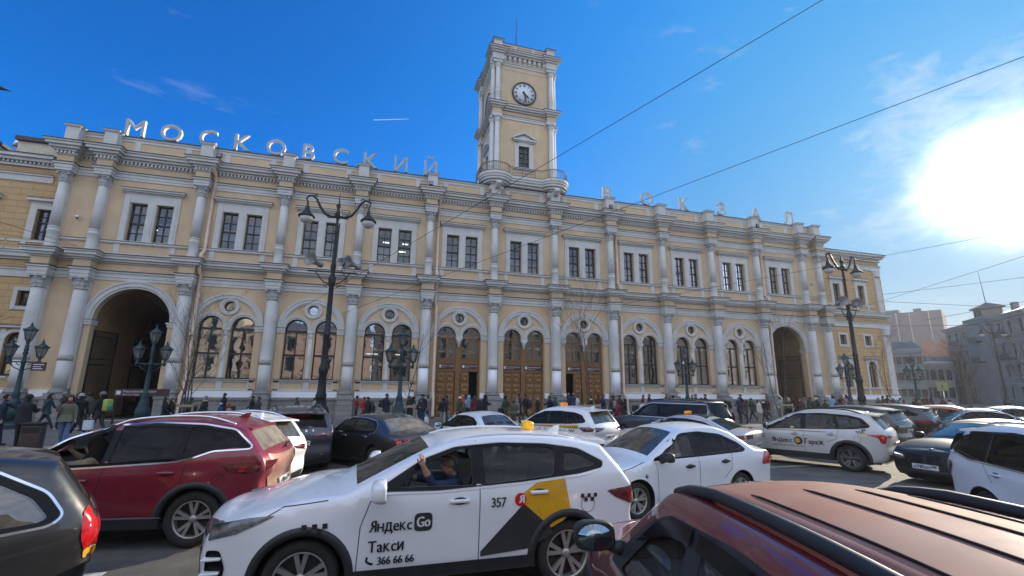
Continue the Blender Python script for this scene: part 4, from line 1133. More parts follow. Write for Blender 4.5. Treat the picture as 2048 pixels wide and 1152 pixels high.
# ---------------------------------------------------------------- street furniture
def lerp(a, b, t): return a + (b - a) * t
def tall_lamp(loc, rz, label, speakers=True, H_=11.0, simple=False):
    L = empty('street_lamp', loc, rz, label, 'street lamp', 'tall twin arm street lamps')
    p = MB()
    p.lathe([(.42, 0), (.42, .12), (.34, .18), (.36, .5), (.30, .62), (.42, .72), (.45, .95), (.36, 1.15), (.24, 1.3), (.20, 1.45), (.27, 1.55), (.28, 1.7), (.22, 1.85), (.19, 2.6), (.24, 2.68), (.25, 2.85), (.19, 3.0), (.165, 3.1),
             (.155, 4.3), (.18, 4.35), (.18, 4.45), (.15, 4.5), (.13, 6.6), (.18, 6.7), (.21, 7.0), (.13, 7.15), (.10, 7.3), (.13, 7.4), (.15, 7.6), (.11, 7.75), (.095, 9.2), (.13, 9.3), (.1, 9.4), (.085, 9.9), (.15, 10.05), (.2, 10.15), (.12, 10.3), (.08, 10.42), (.14, 10.55), (.16, 10.62), (.05, 10.72), (.035, 11.0), (.015, 11.25)], n=16)
    p.v = [(v[0] * (.84 if v[2] > 1.4 else .92), v[1] * (.84 if v[2] > 1.4 else .92), v[2]) for v in p.v]
    for k_ in range(8): p.box(.3 * cos(k_ * pi / 4) - .02, .3 * cos(k_ * pi / 4) + .02, .3 * sin(k_ * pi / 4) - .02, .3 * sin(k_ * pi / 4) + .02, .2, .6)
    p.build('pole', M_IRON, L)
    for s_ in (-1, 1):
        a = MB()
        pts = [(0, 10.05), (.3, 10.02), (.6, 10.15), (.85, 10.5), (1.02, 10.85), (1.2, 11.0), (1.38, 10.98), (1.48, 10.85), (1.42, 10.72), (1.38, 10.66)]
        a.tube([(s_ * x, 0, z) for x, z in pts], [.07, .07, .065, .06, .055, .055, .05, .045, .04, .035], 8)
        a.tube([(s_ * x, 0, z) for x, z in ((.3, 10.0), (.45, 9.95), (.5, 10.1), (.4, 10.15))], .025, 6)
        a.tube([(s_ * 1.2, 0, 11.0), (s_ * 1.05, 0, 11.06), (s_ * .98, 0, 10.98)], .03, 6)
        a.build('arm', M_IRON, L)
        ld = MB(); ld.lathe([(.03, 10.7), (.06, 10.62), (.05, 10.5), (.1, 10.42), (.12, 10.25), (.2, 10.12), (.36, 9.98), (.38, 9.92), (.34, 9.9)], (s_ * 1.4, 0, 0), 20)
        lo = ld.build('lantern', M_IRON, L)
        gb = MB(); gb.lathe([(.31, 9.91), (.30, 9.78), (.22, 9.66), (.1, 9.6), (0, 9.59)], (s_ * 1.4, 0, 0), 20)
        gb.build('globe', mat('frosted_lamp_glass', (.62, .60, .52), .25, var=.1, coat=.5), lo)
    if speakers:
        a = MB(); a.box(-1.1, 1.1, -.03, .03, 7.28, 7.34)
        for s_ in (-1, 1):
            a.tube([(s_ * x, 0, z) for x, z in ((.12, 6.75), (.35, 6.8), (.55, 7.0), (.75, 7.27))], .025, 6)
            a.tube([(s_ * x, 0, z) for x, z in ((.3, 6.8), (.2, 6.72), (.22, 6.6), (.34, 6.62), (.34, 6.72))], .018, 6)
        a.build('crossbar', M_IRON, L)
        for x, sc, an in ((-.75, 1.0, -.5), (.5, .7, -.6), (.9, 1.0, -.75)):
            h = MB()
            h.lathe([(.0, -.36), (.13, -.35), (.14, -.2), (.09, -.14), (.12, 0), (.18, .2), (.3, .42), (.32, .44), (.28, .4), (.14, .18), (0, .1)], n=18, axis='y')
            h.tube([(0, -.1, -.1), (0, -.1, -.38)], .02, 6)
            ho = h.build('loudspeaker', mat('grey_speaker_metal', (.34, .34, .33), .5, metal=.4, var=.15), L)
            ho.location = (x, 0, 7.72); ho.rotation_euler = (.12, 0, an + pi); ho.scale = (sc,) * 3
    return L
tall_lamp((-12.95, -10.7, .1), radians(-3), 'tall black twin arm lamp with loudspeakers, left of the station doors')
tall_lamp((18.7, -10.8, .1), radians(6), 'tall black twin arm lamp with loudspeakers, in front of the right gate arch')
p_ = at(1982, 652, z=11); tall_lamp((p_.x, p_.y, 0), radians(-20), 'tall black twin arm lamp without loudspeakers, before the ornate grey building', False)
p_ = at(1918, 703, z=11); tall_lamp((p_.x, p_.y, 0), radians(-20), 'most distant twin arm lamp, beside the big bare tree', False)
p_ = at(1822, 730, z=11); tall_lamp((p_.x, p_.y, 0), radians(-20), 'thin far lamp in front of the teal house', False)

M_LANT = glass('lantern_glass', (.62, .68, .72), .10, dirt=.3)
def green_lamp(loc, rz, label):
    L = empty('lantern_post', loc, rz, label, 'lantern post', 'blue green three lantern posts')
    p = MB()
    p.lathe([(.46, 0), (.46, .18), (.38, .26), (.38, .36)], n=8, smooth=False)
    p.lathe([(.36, .36), (.34, .9), (.24, 1.1), (.27, 1.18), (.20, 1.3), (.17, 1.5), (.2, 1.56), (.13, 1.7), (.1, 2.4), (.085, 3.0), (.12, 3.06), (.12, 3.12), (.08, 3.2), (.075, 3.42), (.13, 3.5), (.08, 3.6), (.12, 3.68), (.08, 3.76), (.11, 3.84), (.07, 3.9), (.08, 4.05), (.13, 4.12)], n=16)
    p.v = [(v[0] * .86, v[1] * .86, v[2]) for v in p.v]
    p.build('pole', M_GREEN, L)
    a = MB(); a.box(-.62, .62, -.035, .035, 3.06, 3.12)
    for s_ in (-1, 1):
        a.tube([(s_ * .08, 0, 2.72), (s_ * .3, 0, 2.82), (s_ * .5, 0, 3.06)], .022, 6); a.tube([(s_ * .1, 0, 2.95), (s_ * .22, 0, 2.98), (s_ * .26, 0, 3.06)], .016, 6)
        a.lathe([(.03, 2.98), (.07, 3.06), (.07, 3.14), (.04, 3.2), (.10, 3.3)], (s_ * .56, 0, 0), 10)
    a.build('bracket_arm', M_GREEN, L)
    for x, z in ((-.56, 3.3), (.56, 3.3), (0, 4.12)):
        ln = empty('lantern', (0, 0, 0)); ln.parent = L
        f = MB()
        f.lathe([(.12, z), (.14, z + .04)], (x, 0, 0), 6, smooth=False)
        f.lathe([(.275, z + .47), (.29, z + .5), (.2, z + .6), (.09, z + .68), (.05, z + .76), (.06, z + .8), (.02, z + .86), (.0, z + .98)], (x, 0, 0), 6, smooth=False)
        for k_ in range(6):
            a_ = k_ * pi / 3; f.tube([(x + .13 * cos(a_), .13 * sin(a_), z + .03), (x + .25 * cos(a_), .25 * sin(a_), z + .48)], .013, 4)
            f.tube([(x + .28 * cos(a_), .28 * sin(a_), z + .5), (x + .28 * cos(a_), .28 * sin(a_), z + .57)], .018, 4)
        f.build('lantern_cage', M_GREEN, ln)
        g_ = MB(); g_.lathe([(.125, z + .04), (.245, z + .47)], (x, 0, 0), 6, smooth=False); g_.build('lantern_glazing', M_LANT, ln)
        g_ = MB(); g_.lathe([(0, z + .06), (.06, z + .1), (.07, z + .22), (.04, z + .3), (0, z + .32)], (x, 0, 0), 8); g_.build('bulb', M_PNT, ln)
    return L
green_lamp((-27.0, -5.0, .1), radians(8), 'blue green three lantern post carrying a small board, in front of the leftmost columns')
green_lamp((-21.4, -6.0, .1), radians(5), 'blue green three lantern post in front of the left gate arch')
green_lamp((-9.5, -9.3, .1), 0, 'blue green three lantern post behind a bare sapling left of the doors')
green_lamp((9.5, -6.0, .1), radians(-4), 'blue green three lantern post beside the crowd right of the doors')
green_lamp((23.9, -6.0, .1), radians(-8), 'blue green three lantern post beside the right gate arch')
p_ = at(1697, 706, z=5.2)
green_lamp((31.0, -6.0, .1), radians(-10), 'farthest three lantern post, in front of the right wing windows')
bd = empty('hanging_board', (-26.35, -5.04, 3.0), radians(8), 'small dark notice board hung on the left lantern post', 'sign')
q = MB(); q.box(-.28, .28, -.03, .0, -.22, .2); q.build('panel', M_BROWN, bd)
q = MB(); q.box(-.2, .2, -.036, -.031, .06, .1); q.box(-.2, .1, -.036, -.031, -.04, -.01); q.box(-.2, .16, -.036, -.031, -.14, -.1); q.build('lettering', M_WSIGN, bd)

# bare saplings ----------------------------------------------------------------
M_BARK = mat('grey_brown_bark', (.085, .07, .058), .9, var=.3, scale=12, bump=.4)
def bare_tree(loc, h, spread, stems, lean, label, seed, twig=3, r0=.036, guard=True, group='bare saplings on the pavement', big=False):
    rnd = random.Random(seed)
    T = empty('bare_tree', loc, 0, label, 'tree', group)
    tr, cw = MB(), MB()
    def branch(p, d, ln, r, lv, mb):
        pts = [p]; n = 5
        for i in range(n):
            d = (d + Vector((rnd.uniform(-.13, .13), rnd.uniform(-.13, .13), rnd.uniform(-.02, .12)))).normalized()
            pts.append(pts[-1] + d * ln / n)
        rs = [lerp(r, r * .35, i / n) for i in range(n + 1)]
        mb.tube(pts, rs, 6 if lv == 0 else 4)
        if lv < twig:
            nb = (7, 5, 4)[lv]
            for j in range(nb):
                t_ = rnd.uniform(.28, .98); k_ = min(n - 1, int(t_ * n)); q = pts[k_].lerp(pts[k_ + 1], t_ * n - k_)
                a = rnd.uniform(0, 2 * pi); dd = (d + Vector((cos(a), sin(a), rnd.uniform(-.2, .5))) * spread).normalized()
                branch(q, dd, ln * rnd.uniform(.35, .6), max(.003, rs[k_] * .42), lv + 1, cw)
    for s_ in range(stems):
        a = s_ * 2 * pi / max(1, stems) + rnd.uniform(0, 1)
        d = Vector((cos(a) * .16 * (stems > 1) + lean[0], sin(a) * .16 * (stems > 1) + lean[1], 1)).normalized()
        branch(Vector((cos(a) * .12 * (stems > 1), sin(a) * .12 * (stems > 1), 0)), d, h * rnd.uniform(.8, 1), r0, 0, tr)
    tr.build('trunk', M_BARK, T); cw.build('branches', M_BARK, T)
    if guard:
        gd = MB(); mw = mat('pale_stake_wood', (.34, .28, .20), .8, var=.2, scale=8)
        for sx in (-.5, .5):
            for sy in (-.4, .4): gd.box(sx - .035, sx + .035, sy - .035, sy + .035, 0, 1.25)
        for sy in (-.4, .4): gd.box(-.5, .5, sy - .05, sy - .02, 1.08, 1.18)
        for sx in (-.5, .5): gd.box(sx - .05, sx - .02, -.4, .4, 1.1, 1.2)
        gd.build('stake_guard', mw, T)
    return T
bare_tree((-19.3, -7.2, .1), 5.0, .8, 4, (0, 0), 'bare many stemmed sapling inside a stake guard, right of the left gate arch', 3)
bare_tree((-9.2, -8.6, .1), 5.2, .8, 1, (0, 0), 'bare thin sapling standing just before a lantern post left of the doors', 5)
bare_tree((1.5, -7.6, .1), 7.2, .55, 3, (-.02, 0), 'bare upright sapling with thin whips between the middle and right doors', 9)
bare_tree((16.3, -7.0, .1), 6.0, .6, 3, (-.06, 0), 'bare leaning sapling in front of the right gate arch', 12)
bare_tree((27.0, -7.0, .1), 5.6, .6, 2, (-.16, 0), 'bare two stemmed leaning sapling in front of the right wing', 15)
bare_tree((-29.5, -7.2, .1), 5.2, .9, 3, (.05, 0), 'bare sapling cut by the left edge of the picture', 21)
p_ = at(1912, 800, z=.05)
p_ = Vector((70, -4, 0)) if p_.x < 0 else p_
p_ = at(1912, 670, z=9.2)
bare_tree((p_.x, p_.y, .0), 8.6, .75, 2, (0, 0), 'big bare street tree before the orange roofed house far right', 31, r0=.2, guard=False)
p_ = at(2052, 680, z=8)
bare_tree((p_.x, p_.y, .0), 8.2, .95, 2, (0, 0), 'bare tree cut by the right edge before the ornate grey building', 37, r0=.16, guard=False)

# overhead cables ---------------------------------------------------------------
M_WIRE = mat('black_cable', (.012, .012, .013), .6, var=.1)
def cable(a, b, r, label, sag=.15):
    o_ = Vector(a); n = 24; q = MB()
    q.tube([Vector(a).lerp(Vector(b), i / n) - Vector((0, 0, sag * 4 * (i / n) * (1 - i / n))) - o_ for i in range(n + 1)], r, 6)
    c = q.build('overhead_cable', M_WIRE); c.location = o_
    return tag(c, label, 'cable', 'overhead wires')
FY = YW - .02
cable(at(597, 620, y=FY), at(1760, -68, z=11.5), .011, 'steepest overhead wire, crossing the sky from the tower balcony to the top edge', 0)
cable(at(687, 626, y=FY), at(2130, 82, z=11), .011, 'overhead wire rising over the letters to the right edge', .02)
cable(at(1251, 607, y=FY), at(2150, 440, z=11), .011, 'overhead wire leaving the wall above a window right of the doors', .02)
cable(at(1728, 613, y=YG - .02), at(2150, 480, z=10), .012, 'overhead wire running from the right wing into the white glare', .02)
cable(at(153, 491, y=FY), at(-60, 424, z=9), .010, 'upper of two wires leaving the wall at the far left columns', .02)
cable(at(153, 492, y=FY), at(-60, 457, z=8.5), .010, 'lower of two wires leaving the wall at the far left columns', .02)
for i, (a, b, l) in enumerate((((1700, 596), (2120, 545), 'faint wire highest over the far houses'), ((1770, 603), (2120, 617), 'faint nearly level wire above the blank firewall'), ((1776, 652), (2120, 645), 'faint wire level with the firewall top'), ((1850, 640), (2120, 588), 'faint slanting wire behind the antenna mast'))):
    cable(at(*a, x=62), at(*b, x=74), .024, l, .1)

# ---------------------------------------------------------------- far houses
def face_house(name, p0, p1, h, depth, label, matw, rows, cols, win=(1.0, 1.7), roof=(M_TIN, 2.0), trim=None, z0=0.0, ground=True, arched=False, extra=None):
    """a house whose street front runs from p0 to p1; rows/cols of windows each a child"""
    p0, p1 = Vector(p0), Vector(p1); d = p1 - p0; L = d.length
    H_ = empty(name, (p0.x, p0.y, 0), atan2(d.y, d.x), label, 'building')
    w = MB(); holes = []; trim = trim or M_CONC
    bw = L / cols; fh = h / (rows + .25)
    for r in range(rows):
        for c in range(cols):
            cx_ = (c + .5) * bw; cz_ = r * fh + fh * .62
            if arched or (extra and (r, c) in extra): holes.append(archhole(cx_, cz_ - win[1] / 2, cz_ + win[1] * .3, win[0] / 2))
            else: holes.append([(cx_ - win[0] / 2, cz_ - win[1] / 2), (cx_ + win[0] / 2, cz_ - win[1] / 2), (cx_ + win[0] / 2, cz_ + win[1] / 2), (cx_ - win[0] / 2, cz_ + win[1] / 2)])
    wallpanel(w, [(0, 0), (L, 0), (L, h), (0, h)], holes, 0, .3)
    w.add([(0, 0, 0), (0, depth, 0), (0, depth, h), (0, 0, h), (L, 0, 0), (L, depth, 0), (L, depth, h), (L, 0, h)], [(0, 1, 2, 3), (4, 5, 6, 7), (1, 5, 6, 2)])
    w.build('wall', matw, H_, fix=False)
    b = MB(); b.box(.1, L - .1, .35, .4, .1, h - .1); b.build('interior', M_DARK, H_)
    for i, ho in enumerate(holes):
        xs = [p[0] for p in ho]; zs = [p[1] for p in ho]
        f = MB(); V, F = cdt_region(ho); f.add([(p[0], .22, p[1]) for p in V], F, 1)
        cx_ = (min(xs) + max(xs)) / 2
        f.box(cx_ - .04, cx_ + .04, .16, .215, min(zs), max(zs)); f.box(min(xs), max(xs), .17, .214, lerp(min(zs), max(zs), .62), lerp(min(zs), max(zs), .62) + .08)
        f.box(min(xs) - .18, max(xs) + .18, -.22, .0, min(zs) - .16, min(zs) - .02, 2); f.box(min(xs) - .2, max(xs) + .2, -.25, .0, max(zs) + .1, max(zs) + .28, 2)
        f.box(min(xs) - .16, min(xs) - .02, -.08, .0, min(zs), max(zs) + .1, 2); f.box(max(xs) + .02, max(xs) + .16, -.08, .0, min(zs), max(zs) + .1, 2)
        f.build('window', [M_FRAME2, M_DKGLASS, trim], H_)
    t = MB()
    for r in range(1, rows): t.box(-.05, L + .05, -.16, 0, r * fh + .02, r * fh + .3)
    t.box(-.3, L + .3, -.55, .2, h - .1, h + .25); t.box(-.2, L + .2, -.3, .0, h - .5, h - .1)
    t.build('cornice', trim, H_)
    r = MB(); rm, rh = roof
    if rh > 0:
        r.add([(-.3, -.5, h + .26), (L + .3, -.5, h + .26), (L - 1, depth / 2, h + rh), (1, depth / 2, h + rh), (L + .3, depth + .3, h + .26), (-.3, depth + .3, h + .26)], [(0, 1, 2, 3), (3, 2, 4, 5), (0, 3, 5), (1, 4, 2)])
    else: r.box(0, L, 0, depth, h - .02, h + .2)
    ro = r.build('roof', rm, H_)
    ch = MB()
    for k_ in range(max(1, int(L / 9))): ch.box(L * (k_ + .6) / max(1, int(L / 9)) - .5, L * (k_ + .6) / max(1, int(L / 9)) + .5, depth * .4, depth * .4 + .8, h + rh * .3, h + rh + 1.0)
    ch.build('chimney', trim, ro)
    return H_
M_TEAL = mat('teal_grey_plaster', (.19, .23, .22), .85, var=.1, scale=.6)
M_GREYST = mat('grey_stone_front', (.23, .205, .18), .85, var=.15, scale=.7)
M_PALE = mat('pale_grey_plaster', (.28, .28, .265), .85, var=.1, scale=.6)
M_REDROOF = mat('faded_orange_roof', (.38, .17, .10), .8, var=.15, scale=.6)
def fw():
    m = mat('stained_firewall_plaster', (.36, .27, .23), .9, var=.15, scale=.08, dust=((.28, .24, .23), .8, .22)); return m
a = at(1776, 700, x=122); b = at(1897, 700, x=127.5)
fwl = empty('firewall_block', (122, a.y, 0), 0, 'tall block with a stained blank firewall behind the low far houses', 'building')
q = MB(); P0 = Vector((122, a.y)); P1 = Vector((127.5, b.y)); 
def blk(mb, p0, p1, depth, z0, z1, o_):
    d = (p1 - p0); n_ = Vector((-d.y, d.x)).normalized()
    if n_.x < 0: n_ = -n_
    c = [p0, p1, p1 + n_ * depth, p0 + n_ * depth]
    mb.add([(p.x - o_.x, p.y - o_.y, z) for z in (z0, z1) for p in c], [(3, 2, 1, 0), (4, 5, 6, 7), (0, 1, 5, 4), (1, 2, 6, 5), (2, 3, 7, 6), (3, 0, 4, 7)])
O_ = Vector((122, a.y))
topz = at(1800, 625, x=123).z
blk(q, P0, P1, 14, 0, topz, O_); q.build('wall', fw(), fwl)
q = MB(); blk(q, P0.lerp(P1, .0), P0.lerp(P1, .3), 6, topz, topz + .9, O_); blk(q, P0.lerp(P1, .55), P0.lerp(P1, .68), 3, topz, topz + .8, O_); q.build('roof', M_TEAL, fwl)
q = MB()
for t_ in (.25, .48, .8):
    p = P0.lerp(P1, t_) - O_; q.tube([(p.x - .25, p.y, 3), (p.x - .25, p.y, topz)], .12, 6)
q.build('drainpipe', M_PIPE, fwl)
c1_ = at(1788, 780, x=92); c2_ = at(1856, 780, x=95)
face_house('town_house', (92, c1_.y), (95, c2_.y), at(1820, 700, x=93.5).z, 10, 'teal grey three storey house with small balconies, next to the station corner', M_TEAL, 3, 5, (.9, 1.5), (M_TIN, 2.2), M_PALE)
c1_ = at(1850, 780, x=96); c2_ = at(1912, 780, x=100)
face_house('mansion', (96, c1_.y), (100, c2_.y), at(1875, 728, x=98).z, 9, 'low classical mansion with a big arched window and domed gable', M_PALE, 2, 4, (1.0, 2.0), (M_TINL, .9), M_PALE, extra={(1, 0), (1, 1), (1, 2), (1, 3)})
c1_ = at(1850, 780, x=106); c2_ = at(1922, 780, x=109)
face_house('orange_roof_house', (106, c1_.y), (109, c2_.y), at(1880, 715, x=107).z, 10, 'house behind with a broad faded orange roof', M_PALE, 2, 4, (1, 1.5), (M_REDROOF, 4.2), M_PALE)
A_, B_ = at(1912, 780, x=109), at(2085, 780, x=90)
orn = face_house('ornate_house', (A_.x, A_.y), (B_.x, B_.y), 15.4, 12, 'big ornate grey stone house with balconies and a roof pavilion, far right', M_GREYST, 4, 9, (1.15, 2.0), (M_TIN, 2.4), M_PALE, extra={(3, c) for c in range(9)})
LO = hypot(B_.x - A_.x, B_.y - A_.y)
q = MB()
for x0, x1 in ((LO * .36, LO * .62),):
    q.box(x0, x1, -.35, 1.5, 0, 15.7); q.box(x0 - .3, x1 + .3, -.7, 1.5, 15.7, 16.2)
q.build('risalit', M_GREYST, orn)
q = MB(); xm = LO * .47
q.box(xm - 1.6, xm + 1.6, .5, 3.5, 15.9, 18.0, 0); q.box(xm - 2.0, xm + 2.0, .1, 3.9, 18.0, 18.3, 0); q.add([(xm - 2.0, .1, 18.3), (xm + 2, .1, 18.3), (xm + 2, 3.9, 18.3), (xm - 2, 3.9, 18.3), (xm, 2, 19.3)], [(0, 1, 4), (1, 2, 4), (2, 3, 4), (3, 0, 4)], 1)
for k_ in (-.9, 0, .9): q.box(xm + k_ - .25, xm + k_ + .25, .47, .52, 16.4, 17.7, 2)
q.build('roof_pavilion', [M_GREYST, M_TIN, M_DARK], orn)
q = MB()
for x in (LO * .2, LO * .47, LO * .8):
    for z in (7.8, 11.6):
        q.box(x - 1.6, x + 1.6, -1.2, -.3, z, z + .15)
        for k_ in range(17): q.box(x - 1.6 + k_ * .2 - .02, x - 1.6 + k_ * .2 + .02, -1.2, -1.16, z + .15, z + 1.0)
        q.box(x - 1.62, x + 1.62, -1.22, -1.14, z + 1.0, z + 1.06)
q.build('balcony', M_IRON, orn)
q = MB(); q.tube([(xm, 2, 19.2), (xm - .4, 2, 25.5)], [.07, .03], 6); q.build('antenna_mast', M_IRON, orn)
# sunlit houses across the square, behind the viewer: they show only as reflections
M_OPP = mat('sunlit_cream_plaster', (.66, .52, .30), .85, var=.12, scale=.5)
M_OPP2 = mat('sunlit_buff_plaster', (.60, .50, .36), .85, var=.12, scale=.5)
M_SHD = mat('shade_toned_brown_plaster', (.13, .115, .10), .85, var=.2, scale=.5)  # less lit houses: their shade is put into the dark colour
M_OPP3 = mat('sunlit_rose_plaster', (.56, .38, .28), .85, var=.12, scale=.5)
for i, (xa, xb, h, m_, lb) in enumerate(((-118, -92, 19, M_OPP2, 'buff town house across the square, far left behind the viewer'), (-91.5, -60, 22, M_OPP, 'cream hotel block across the square behind the viewer'), (-59.5, -36, 20, M_OPP2, 'buff apartment house across the square behind the viewer'), (-35.5, -12, 13, M_OPP3, 'low rose house across the square behind the viewer'), (-11.5, 18, 17, M_SHD, 'brown grey house across the square, behind the viewer to the right'), (18.5, 52, 19, M_SHD, 'long dark house across the square, far right behind the viewer'), (52.5, 90, 21, M_SHD, 'tall dark corner house across the square, farthest right behind the viewer'))):
    face_house('opposite_house', (xb, -66), (xa, -66), h, 12, lb, m_, 5 if h > 15 else 3, 7, (1.2, 2.1), (M_TIN, 2.5), M_PALE)
# pedestrian crossing sign
p_ = at(1885, 773, x=50)
cs = empty('crossing_sign', (50, p_.y, 0), radians(-62), 'yellow green edged pedestrian crossing sign on a thin post, far right', 'sign')
q = MB(); q.tube([(0, 0, 0), (0, 0, p_.z + .5)], .04, 8); q.build('post', M_CHROME, cs)
q = MB(); q.box(-.5, .5, -.06, -.03, p_.z - .5, p_.z + .5, 0); q.box(-.36, .36, -.066, -.061, p_.z - .36, p_.z + .36, 1)
q.box(-.06, .06, -.072, -.068, p_.z - .05, p_.z + .2, 2); q.add([(-.05, -.07, p_.z - .03), (.02, -.07, p_.z - .03), (-.14, -.07, p_.z - .3), (-.2, -.07, p_.z - .3), (.05, -.07, p_.z - .03), (.2, -.07, p_.z - .3), (.13, -.07, p_.z - .3)], [(0, 1, 2, 3), (1, 4, 5, 6)], 2)
q.build('panel', [mat('lime_sign_film', (.17, .25, .07), .5), mat('pale_sign_film', (.22, .27, .17), .5), M_BLACK], cs)
# contrail
ct = MB(); a_, b_ = at(748, 240, y=2600), at(818, 238, y=2600); ct.tube([a_, a_.lerp(b_, .5), b_], [1.6, 1.8, .6], 8)
M_TRAIL = mat('contrail_vapour', (.9, .9, .92), 1.0)
c_ = ct.build('contrail', M_TRAIL); tag(c_, 'short thin white contrail in the blue sky left of the tower', 'contrail')
# bird at the left edge
bp_ = at(-2, 176, y=-14)
bd = MB(); 
bd.lathe([(0, -.16), (.05, -.12), (.075, 0), (.055, .1), (.03, .16), (.0, .2)], (0, 0, 0), 10, axis='x')
bd.add([(-.02, .05, .02), (.08, .05, .03), (.02, .42, .14), (-.1, .36, .12), (-.02, -.05, .02), (.08, -.05, .03), (.02, -.42, .14), (-.1, -.36, .12)], [(0, 1, 2, 3), (4, 5, 6, 7)])
bd.add([(.14, -.04, 0), (.14, .04, 0), (.34, .05, -.05), (.34, -.05, -.05)], [(0, 1, 2, 3)])
bo = bd.build('bird', mat('dark_feathers', (.05, .04, .045), .8)); bo.location = bp_; tag(bo, 'dark bird flying half out of the left edge of the sky', 'bird')
# ---------------------------------------------------------------- vehicles
DUST = (0.34, 0.29, 0.22)
def paint(name, col, metal=0.15, dust=.18, rough=.34, coat=1.0, cr=.04, spec=.5):
    return mat('car_paint_' + name, col, rough, metal=metal, coat=coat, var=.03, scale=2, dust=(DUST, dust, 3.0), coatr=cr, spec=spec)
P_WHITE = paint('white', (.80, .82, .84), .0, .08)
P_WHITE2 = paint('cool_white', (.74, .78, .82), .0, .10)
P_SILVER = paint('silver', (.50, .51, .51), .35, .2)
P_RED = paint('wine_red', (.21, .005, .024), .25, .04)
P_REDD = paint('dusty_wine_red', (.25, .012, .02), .25, .85)
P_MAROON = paint('dusty_maroon', (.24, .055, .040), .0, .46, cr=.02, rough=.6, coat=.30, spec=.12)
P_MAROON2 = paint('maroon', (.15, .008, .014), .2, .05)
P_BLACK = paint('black', (.008, .008, .011), .1, .06)
P_BLACK2 = paint('soft_black', (.006, .006, .008), .0, .03, coat=.12, rough=.4, spec=.25)
P_BLACKD = paint('dusty_black', (.010, .010, .012), .1, .035)
P_NAVY = paint('navy', (.022, .030, .055), .3, .10)
P_GREY = paint('dark_grey', (.020, .020, .022), .3, .12)
P_ORANGE = paint('burnt_orange', (.45, .075, .02), .1, .15)
M_TYRE = mat('tyre_rubber', (.020, .019, .018), .85, var=.3, scale=20, bump=.3, bscale=80)
M_RIM = mat('dirty_alloy', (.42, .41, .39), .35, metal=.7, var=.15, scale=8)
M_RIMD = mat('dark_alloy', (.13, .13, .135), .4, metal=.6, var=.15, scale=8)
M_PLAST = mat('black_trim_plastic', (.022, .022, .024), .55, var=.2, scale=6)
M_GLOSSB = mat('gloss_black_trim', (.006, .006, .008), .12, var=.1, spec=.16)
M_SEAM = mat('panel_gap', (.006, .006, .007), .9, var=.1)
M_CABIN = mat('cabin_fabric', (.030, .030, .032), .8, var=.3, scale=10)
M_CABINL = mat('light_cabin_trim', (.20, .19, .17), .8, var=.2, scale=8)
M_REDL = mat('red_lamp_lens', (.42, .008, .010), .12, coat=1.0, var=.25, scale=14)
M_REDD = mat('dark_red_lamp_lens', (.10, .004, .006), .12, coat=1.0, var=.3, scale=14)
M_AMBER = mat('amber_lamp_lens', (.55, .30, .02), .15, coat=1.0, var=.2, scale=20)
M_HEADL = mat('headlamp_glass', (.10, .11, .12), .08, coat=1.0, var=.5, scale=24)
M_PLATE = mat('plate_white', (.70, .70, .70), .5, var=.05)
M_MIRR = mat('mirror_glass', (.36, .42, .42), .03, metal=1.0, var=.05)
M_YEL2 = mat('taxi_yellow_film', (.62, .34, .012), .35, coat=.4, var=.08)
M_CHAR = mat('charcoal_film', (.032, .034, .036), .35, coat=.4, var=.12)
M_REDF = mat('red_badge_film', (.62, .012, .02), .35, var=.05)
M_YLAMP = mat('yellow_roof_lamp', (.85, .46, .01), .35, var=.06, emit=((1.0, .55, .02), .12))
M_OLAMP = mat('orange_roof_lamp', (.85, .27, .02), .35, var=.06, emit=((1.0, .32, .02), .2))
G_CLEAR = glass('car_glass_clear', (.66, .70, .69), .0, dirt=.05, fm=.6)
G_SCREEN = glass('windscreen_glass', (.62, .67, .66), .02, dirt=.04, fm=.8)
G_SEE = glass('car_glass_lightly_tinted', (.38, .43, .43), .0, dirt=.04, fm=.55)
G_MID = glass('car_glass_tinted', (.16, .19, .20), .0, dirt=.03, fm=.45)
G_DARK = glass('car_glass_dark', (.025, .035, .05), .0, dirt=.01, fm=.42)
G_DUST = glass('car_glass_dusty', (.08, .08, .08), .05, dirt=.42)
G_DUST2 = glass('car_glass_slightly_dusty', (.10, .10, .10), .05, dirt=.2)

def smooth_pts(P, n=5):
    P = [np.array(p, float) for p in P]
    if len(P) < 3: return [P[0] + (P[-1] - P[0]) * i / n for i in range(n + 1)]
    out = []
    for i in range(len(P) - 1):
        p0 = P[i - 1] if i else 2 * P[0] - P[1]; p1, p2 = P[i], P[i + 1]
        p3 = P[i + 2] if i + 2 < len(P) else 2 * P[-1] - P[-2]
        for k_ in range(n):
            t = k_ / n
            out.append(.5 * ((2 * p1) + (p2 - p0) * t + (2 * p0 - 5 * p1 + 4 * p2 - p3) * t * t + (3 * p1 - p0 - 3 * p2 + p3) * t ** 3))
    out.append(P[-1]); return out
def offset_loop(loop, d):
    """push a closed 2D loop outwards by d"""
    P = np.array(loop, float); n = len(P)
    area = sum(P[i][0] * P[(i + 1) % n][1] - P[(i + 1) % n][0] * P[i][1] for i in range(n))
    sg = 1 if area > 0 else -1
    out = []
    for i in range(n):
        a = P[i] - P[i - 1]; b = P[(i + 1) % n] - P[i]
        a /= np.hypot(*a) + 1e-9; b /= np.hypot(*b) + 1e-9
        na = np.array((a[1], -a[0])) * sg; nb = np.array((b[1], -b[0])) * sg
        m = na + nb; m /= max(.35, (m @ m) / 2) ; m = m
        out.append(P[i] + m * d / 1.0 * (1.0 if True else 1))
    return [tuple(p) for p in out]
